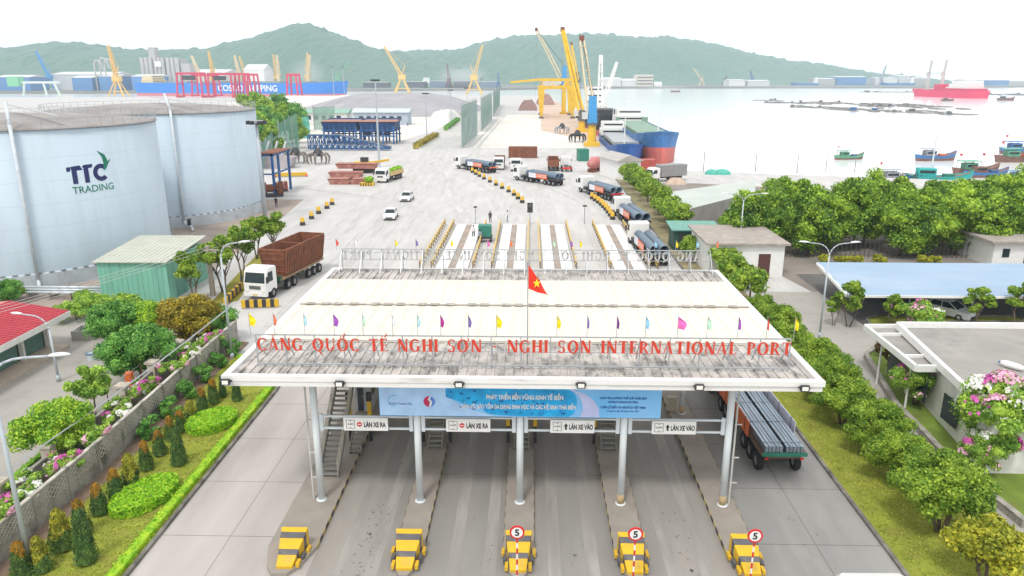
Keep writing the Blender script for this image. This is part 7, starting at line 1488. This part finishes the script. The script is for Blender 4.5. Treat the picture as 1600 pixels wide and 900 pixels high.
# ------------------------------------------------------------------ far shore buildings
def fbld(nm,label,px0,px1,ptop,Y,dep,m,roof=None,gr='buildings of the far port',cat='building',win=0,ridge=0,zb=0):
    a=hz(px0,0,Y).x; b=hz(px1,0,Y).x; H=hz(px0,ptop,Y).z; t=T(nm,label,cat,((a+b)/2,Y,zb),0,gr); w_=(b-a)/2; H-=zb
    MB().b2(-w_,w_,0,dep,0,H-ridge).build('wall',m,t)
    if ridge: MB().ext([(-.6,H-ridge),(dep+.6,H-ridge),(dep/2,H)],'x',-w_-.5,w_+.5).build('roof',roof or m,t)
    else: MB().b2(-w_-.3,w_+.3,-.3,dep+.3,H+.01,H+.8).build('roof',roof or m,t)
    if win:
        for r in range(3): MB().b2(-w_*.95,w_*.95,-.15,-.01,H*(.2+.27*r),H*(.3+.27*r)).build('window_band',greyp,t)
cg=mat('silo_concrete',(0.45,0.44,0.42),0.9,0,0.08,0.05); wb=mat('warehouse_blue',(0.10,0.24,0.48),0.7,0,0.06,0.05); wroof=mat('warehouse_roof',(0.58,0.60,0.60),0.8,0,0.06,0.02)
for q in ((206,226,90,'first from the left'),(227,245,90,'with white sign board'),(247,268,90,'third from the left')):
    a,b=hz(q[0],0,1050).x,hz(q[1],0,1050).x; H=hz(q[0],q[2],1050).z; t=T('silo_block','tall pale grey silo block at the foot of the left hill, %s'%q[3],'silo',((a+b)/2,1050,0),0,'silo blocks'); n_=3; r=(b-a)/2/n_
    for k in range(n_): MB().tube(((-1+k)*2*r,0,0),((-1+k)*2*r,0,H),r,r,10).build('silo',cg,t)
    MB().b2(-(b-a)/2,(b-a)/2,r+0.1,r+22,0,H-1).build('bin_house',cg,t)
    if 'sign' in q[3]: MB().b2(-4,4,-r-1.2,-r-.6,H-12,H-5).build('sign_board',white,t)
fbld('elevator_tower','narrow elevator tower rising above the silo blocks',221,231,75,1075,12,cg,cat='tower'); fbld('silo_annex','lower pale annex right of the silo blocks',270,284,100,1050,25,cg)
fbld('warehouse','long blue walled warehouse right of the yellow crane',188,232,116,1020,40,wb,wroof,ridge=3); fbld('warehouse','blue walled warehouse left of the yellow crane, middle one',136,166,116,1025,40,wb,wroof,ridge=3); fbld('warehouse','blue walled warehouse beside the blue crane',92,124,118,1025,40,wb,wroof,ridge=3); fbld('warehouse','blue walled warehouse at the far left edge',-30,24,117,1020,40,wb,wroof,ridge=3)
fbld('warehouse','long pale roofed shed behind the blue warehouses',60,160,112,1090,60,wroof,wroof,ridge=4); fbld('warehouse','white shed behind the red gantries',286,340,108,1120,60,dwhite,wroof,ridge=5); fbld('factory','pale factory with slanting top right of the red gantries',370,402,100,1100,40,dwhite,wroof,ridge=8)
fbld('factory_hall','long white hall at the foot of the right hill',944,976,121,1480,60,dwhite,wroof,ridge=4); fbld('factory_hall','white hall next to the cream tower building',977,1000,123,1480,60,dwhite,wroof,ridge=4); fbld('cream_building','cream building with dark window bands at the foot of the right hill',1001,1027,117,1475,50,mat('cream_wall',(0.66,0.60,0.48),0.8),wroof,win=1)
for i,(a,b,tp) in enumerate(((1150,1175,124),(1180,1215,125),(1290,1320,122),(1322,1370,119),(1385,1420,121),(1422,1440,117),(1440,1470,121),(1530,1600,124))): fbld('factory_hall','pale low hall on the far right shore, %s from the left'%['first','second','third','fourth','fifth','sixth','seventh','eighth'][i],a,b,tp,1520 if i<2 else 1650,50,[dwhite,wroof,cg,wb][i%4],wroof,ridge=2,gr='halls on the far right shore')
fbld('tank_farm','round white silo dome beside the cream building',1030,1041,128,1470,10,white,ridge=6,cat='silo')
for i,(a,b,tp) in enumerate(((630,660,128),(668,700,127),(706,735,127),(744,775,128),(560,600,129))): fbld('coal_shed','low dark quay shed before the middle of the hills, %s from the left'%['second','third','fourth','fifth','first'][i],a,b,tp,1300,30,[greyp,mat('far_blue_grey',(0.2,0.26,0.34),0.8)][i%2],wroof,gr='quay sheds before the hills')
for i,(px,pt_,w_) in enumerate(((146,94,5),(154,90,5),(162,92,5))):
    Y=1030; a=hz(px,pt_,Y); t=T('duct_tower','curved pale duct of the cement works, %s from the left'%['first','second','third'][i],'duct',(a.x,Y,0),0,'ducts of the cement works'); MB().path([(0,0,0),(0,0,a.z-5),(3,0,a.z),(9,0,a.z-2),(13,0,a.z-14)],1.1,8).build('duct',cg,t)
p=at(1112,136); quarry=[(1075,134),(1185,134)]; 
t=T('quarry_face','bare pinkish quarry slope low on the right hill','quarry',(0,0,0)); mb=MB()
a=hz(1095,132,1700);b=hz(1190,132,1700);c_=hz(1180,107,1760);d_=hz(1140,105,1760)
mb.add([tuple(a),tuple(b),tuple(c_),tuple(d_)],[(0,1,2,3)]); bpy.data.objects.remove(t)
# ------------------------------------------------------------------ floating farms
raftm=mat('raft_bamboo',(0.20,0.18,0.155),0.9,0,0.3,0.6); 
for i,(px0,px1,py,dp) in enumerate(((1196,1330,161,10),(1240,1300,168,8),(1300,1372,172,9),(1345,1470,166,12),(1380,1468,175,8),(1466,1512,179,5),(1175,1215,157,5),(1530,1640,148,18),(1345,1450,144,6))):
    a=at(px0,py,WZ);b=at(px1,py,WZ); t=T('floating_raft','floating fish farm raft, %s'%['long upper left one','short one below the upper left','with blue tarpaulin at its right end','long middle one','lower middle one','lowest small one at the right','tiny one at the far left','grey one at the right edge beside the red ship','row of small floats left of the red ship'][i],'fish farm',(a.x,a.y,WZ),0,'fish farm rafts'); W_=b.x-a.x
    mb=MB(); n_=int(W_/3.2); dp*=(4 if i not in(2,3,4) else 7)
    for k in range(int(n_*2.6)):
        x=rnd.uniform(0,W_-4); u=x/W_; y=rnd.gauss(0,.32)*dp*(0.25+math.sin(u*PI)); mb.b2(x,x+rnd.uniform(2,9),y,y+rnd.uniform(2,dp*.22),0,0.35+0.004*(k%60))
    mb.build('raft_deck',raftm,t)
    for k in range(max(2,n_//3)):
        x=rnd.uniform(0,W_-3); y=rnd.uniform(-dp*.25,dp*.25); h=rnd.uniform(.5,2.0)
        MB().b2(x,x+rnd.uniform(1.5,4),y,y+2,.5,.5+h).build('hut',[raftm,greyp,dwhite,greyp][k%4] if not(i==2 and k<3) else blue,t)
# ------------------------------------------------------------------ fishing boats
woodb=mat('boat_brown',(0.22,0.12,0.09),0.8,0,0.2,1)
def boat(label,px,py,L,rz,hullm,housem,flags=1,canopy=True,mast=0,scale=1):
    L*=1.3 if L<9.9 else 1.1
    p=at(px,py-(5 if py>289 else 0),WZ); t=T('fishing_boat',label,'fishing boat',(p.x,p.y,WZ),rz,'fishing boats in the bay'); B=L*.28; H=L*.13
    st=[(-.5,.6,.9,.25),(-.3,.85,1,.05),(0,.95,1,0),(.25,.8,.95,.12),(.42,.4,.6,.55),(.52,.02,.1,1.1)]; V=[]
    for s in (-1,1):
        for u,wb,wt,sh in st:
            for v in (0,.45,1): V.append((s*B/2*(wb*.6+(wt-wb*.6)*v),u*L+ (0.04*L*v if u>.4 else 0),-0.3+H*v+sh*H*.9*v+0.3*(v>0)))
    n=6; F=[];M_=[]
    for s in (0,1):
        for i in range(n-1):
            for k in (0,1): a=(s*n+i)*3+k; q=(a,a+3,a+4,a+1); F.append(q if s else q[::-1]); M_.append(k)
    F.append((0,1,n*3+1,n*3)); F.append((1,2,n*3+2,n*3+1)); M_+=[0,1]
    MB().add(V,F,M_).build('hull',[woodb,hullm],t); z=H*.85
    MB().add([(V[i*3+2][0]*.95,V[i*3+2][1],V[i*3+2][2]-.15*H) for i in range(n)]+[(V[(n+i)*3+2][0]*.95,V[(n+i)*3+2][1],V[(n+i)*3+2][2]-.15*H) for i in range(n)],[(i,n+i,n+i+1,i+1) for i in range(n-1)]).build('deck',woodb,t)
    h=MB().b2(-B*.32,B*.32,-L*.32,-L*.04,z,z+L*.15).build('wheelhouse',housem,t); MB().b2(-B*.28,B*.28,-L*.04+.001,-L*.035,z+L*.07,z+L*.12).build('window',glass,h); MB().b2(B*.32,B*.325,-L*.3,-L*.06,z+L*.07,z+L*.12).build('window',glass,h); MB().b2(-B*.325,-B*.32,-L*.3,-L*.06,z+L*.07,z+L*.12).build('window',glass,h)
    if canopy:
        MB().b2(-B*.42,B*.42,-L*.42,L*.02,z+L*.19,z+L*.2).build('canopy',housem,t); mb=MB(); [mb.bar((sx*B*.4,yy*L,z),(sx*B*.4,yy*L,z+L*.19),.07) for sx in (-1,1) for yy in (-.4,-.2,0)]; mb.build('canopy_posts',woodb,t)
    for k in range(flags): y=(-.45,.1)[k%2]*L; MB().tube((0,y,z),(0,y,z+L*.36),.05,.03,5).build('flag_staff',woodb,t); MB().b2(0,L*.07,y,y+.03,z+L*.31,z+L*.36).build('flag',red,t)
    if mast: MB().tube((0,-L*.1,z),(0,-L*.1,z+L*mast),.2,.1,7).build('mast',palegrey,t)
    MB().b2(-B*.25,B*.2,L*.1,L*.26,z*.9,z+L*.06).build('cargo_boxes',[blue,orange,greyp,green][len(label)%4],t)
tealm=mat('boat_teal',(0.03,0.38,0.36),0.6); bgreen=mat('boat_green',(0.12,0.38,0.24),0.6,0,0.15,.8); bblue=mat('boat_blue',(0.06,0.20,0.45),0.6)
boat('small green fishing boat alone in open water',1326,249,6.4,-R(80),bgreen,bgreen,1)
boat('fishing boat with blue bow and flat canopy behind the teal vessel',1461,251,8.6,-R(82),bblue,mat('boat_grey',(0.35,0.37,0.42),0.7),0)
boat('reddish fishing boat with green wheelhouse and two flags, left hand of the pair',1524,273,8.6,-R(80),woodb,bgreen,2)
boat('brown fishing boat with blue bow just right of the two flag boat',1540,277,7.6,-R(84),bblue,woodb,0,False)
boat('large blue fishing boat at the right edge, farthest up',1594,240,9.5,-R(85),bblue,bblue,1)
boat('green and red fishing boat at the right edge below the large blue one',1590,253,9.5,-R(85),woodb,bgreen,1)
boat('small brown fishing boat with blue cover at the right edge, nearest the trees',1594,283,6.0,-R(80),woodb,bblue,0)
boat('teal vessel with tall pale mast showing above the tree belt',1462,292,12,-R(100),tealm,tealm,0,False,.78)
boat('grey fishing boat with canopy frame and red flag left of the teal vessel',1403,292,8,-R(85),greyp,mat('boat_grey',(0.35,0.37,0.42),0.7),1)
boat('grey boat with orange gear between the canopy frame boat and the teal vessel',1425,291,6,-R(95),greyp,dwhite,0,True)
boat('tiny fishing boat in the middle distance of the bay',1055,144,12,-R(90),woodb,dwhite,0); boat('small dark boat beyond the rafts',1480,158,10,-R(90),woodb,greyp,0); boat('small dark boat right of the red ship',1571,157,14,-R(90),woodb,greyp,0)
# two thin plumes of smoke or dust drifting before the hills
def smoke(label,px,ptop,Y,w_,sc=1.0,dens=0.03):
    p=hz(px,ptop,Y); m=bpy.data.materials.get('dust_smoke')
    if not m:
        m=bpy.data.materials.new('dust_smoke'); m.use_nodes=True; n=m.node_tree.nodes; l=m.node_tree.links; n.remove(n['Principled BSDF'])
        v=n.new('ShaderNodeVolumePrincipled'); v.inputs['Color'].default_value=(.95,.95,.95,1); tc=n.new('ShaderNodeTexCoord'); ln=n.new('ShaderNodeVectorMath'); ln.operation='LENGTH'; l.new(tc.outputs['Object'],ln.inputs[0])
        mr=n.new('ShaderNodeMapRange'); mr.interpolation_type='SMOOTHERSTEP'; mr.inputs['From Min'].default_value=1; mr.inputs['From Max'].default_value=0.1; mr.inputs['To Min'].default_value=0; mr.inputs['To Max'].default_value=dens*0.5; l.new(ln.outputs['Value'],mr.inputs['Value']); l.new(mr.outputs[0],v.inputs['Density']); l.new(v.outputs[0],n['Material Output'].inputs['Volume'])
    o=MB().ball((0,0,0),1.0,10).build('smoke',m,None,(p.x,Y,p.z*0.42)); o.scale=(w_,w_*.6,p.z*.6); tag(o,label,'smoke','smoke plumes before the hills'); o['kind']='stuff'
smoke('pale smoke rising before the left hill beside the thin yellow crane',478,84,1250,42); smoke('pale smoke before the hills left of the yellow quay cranes',722,96,1300,60)
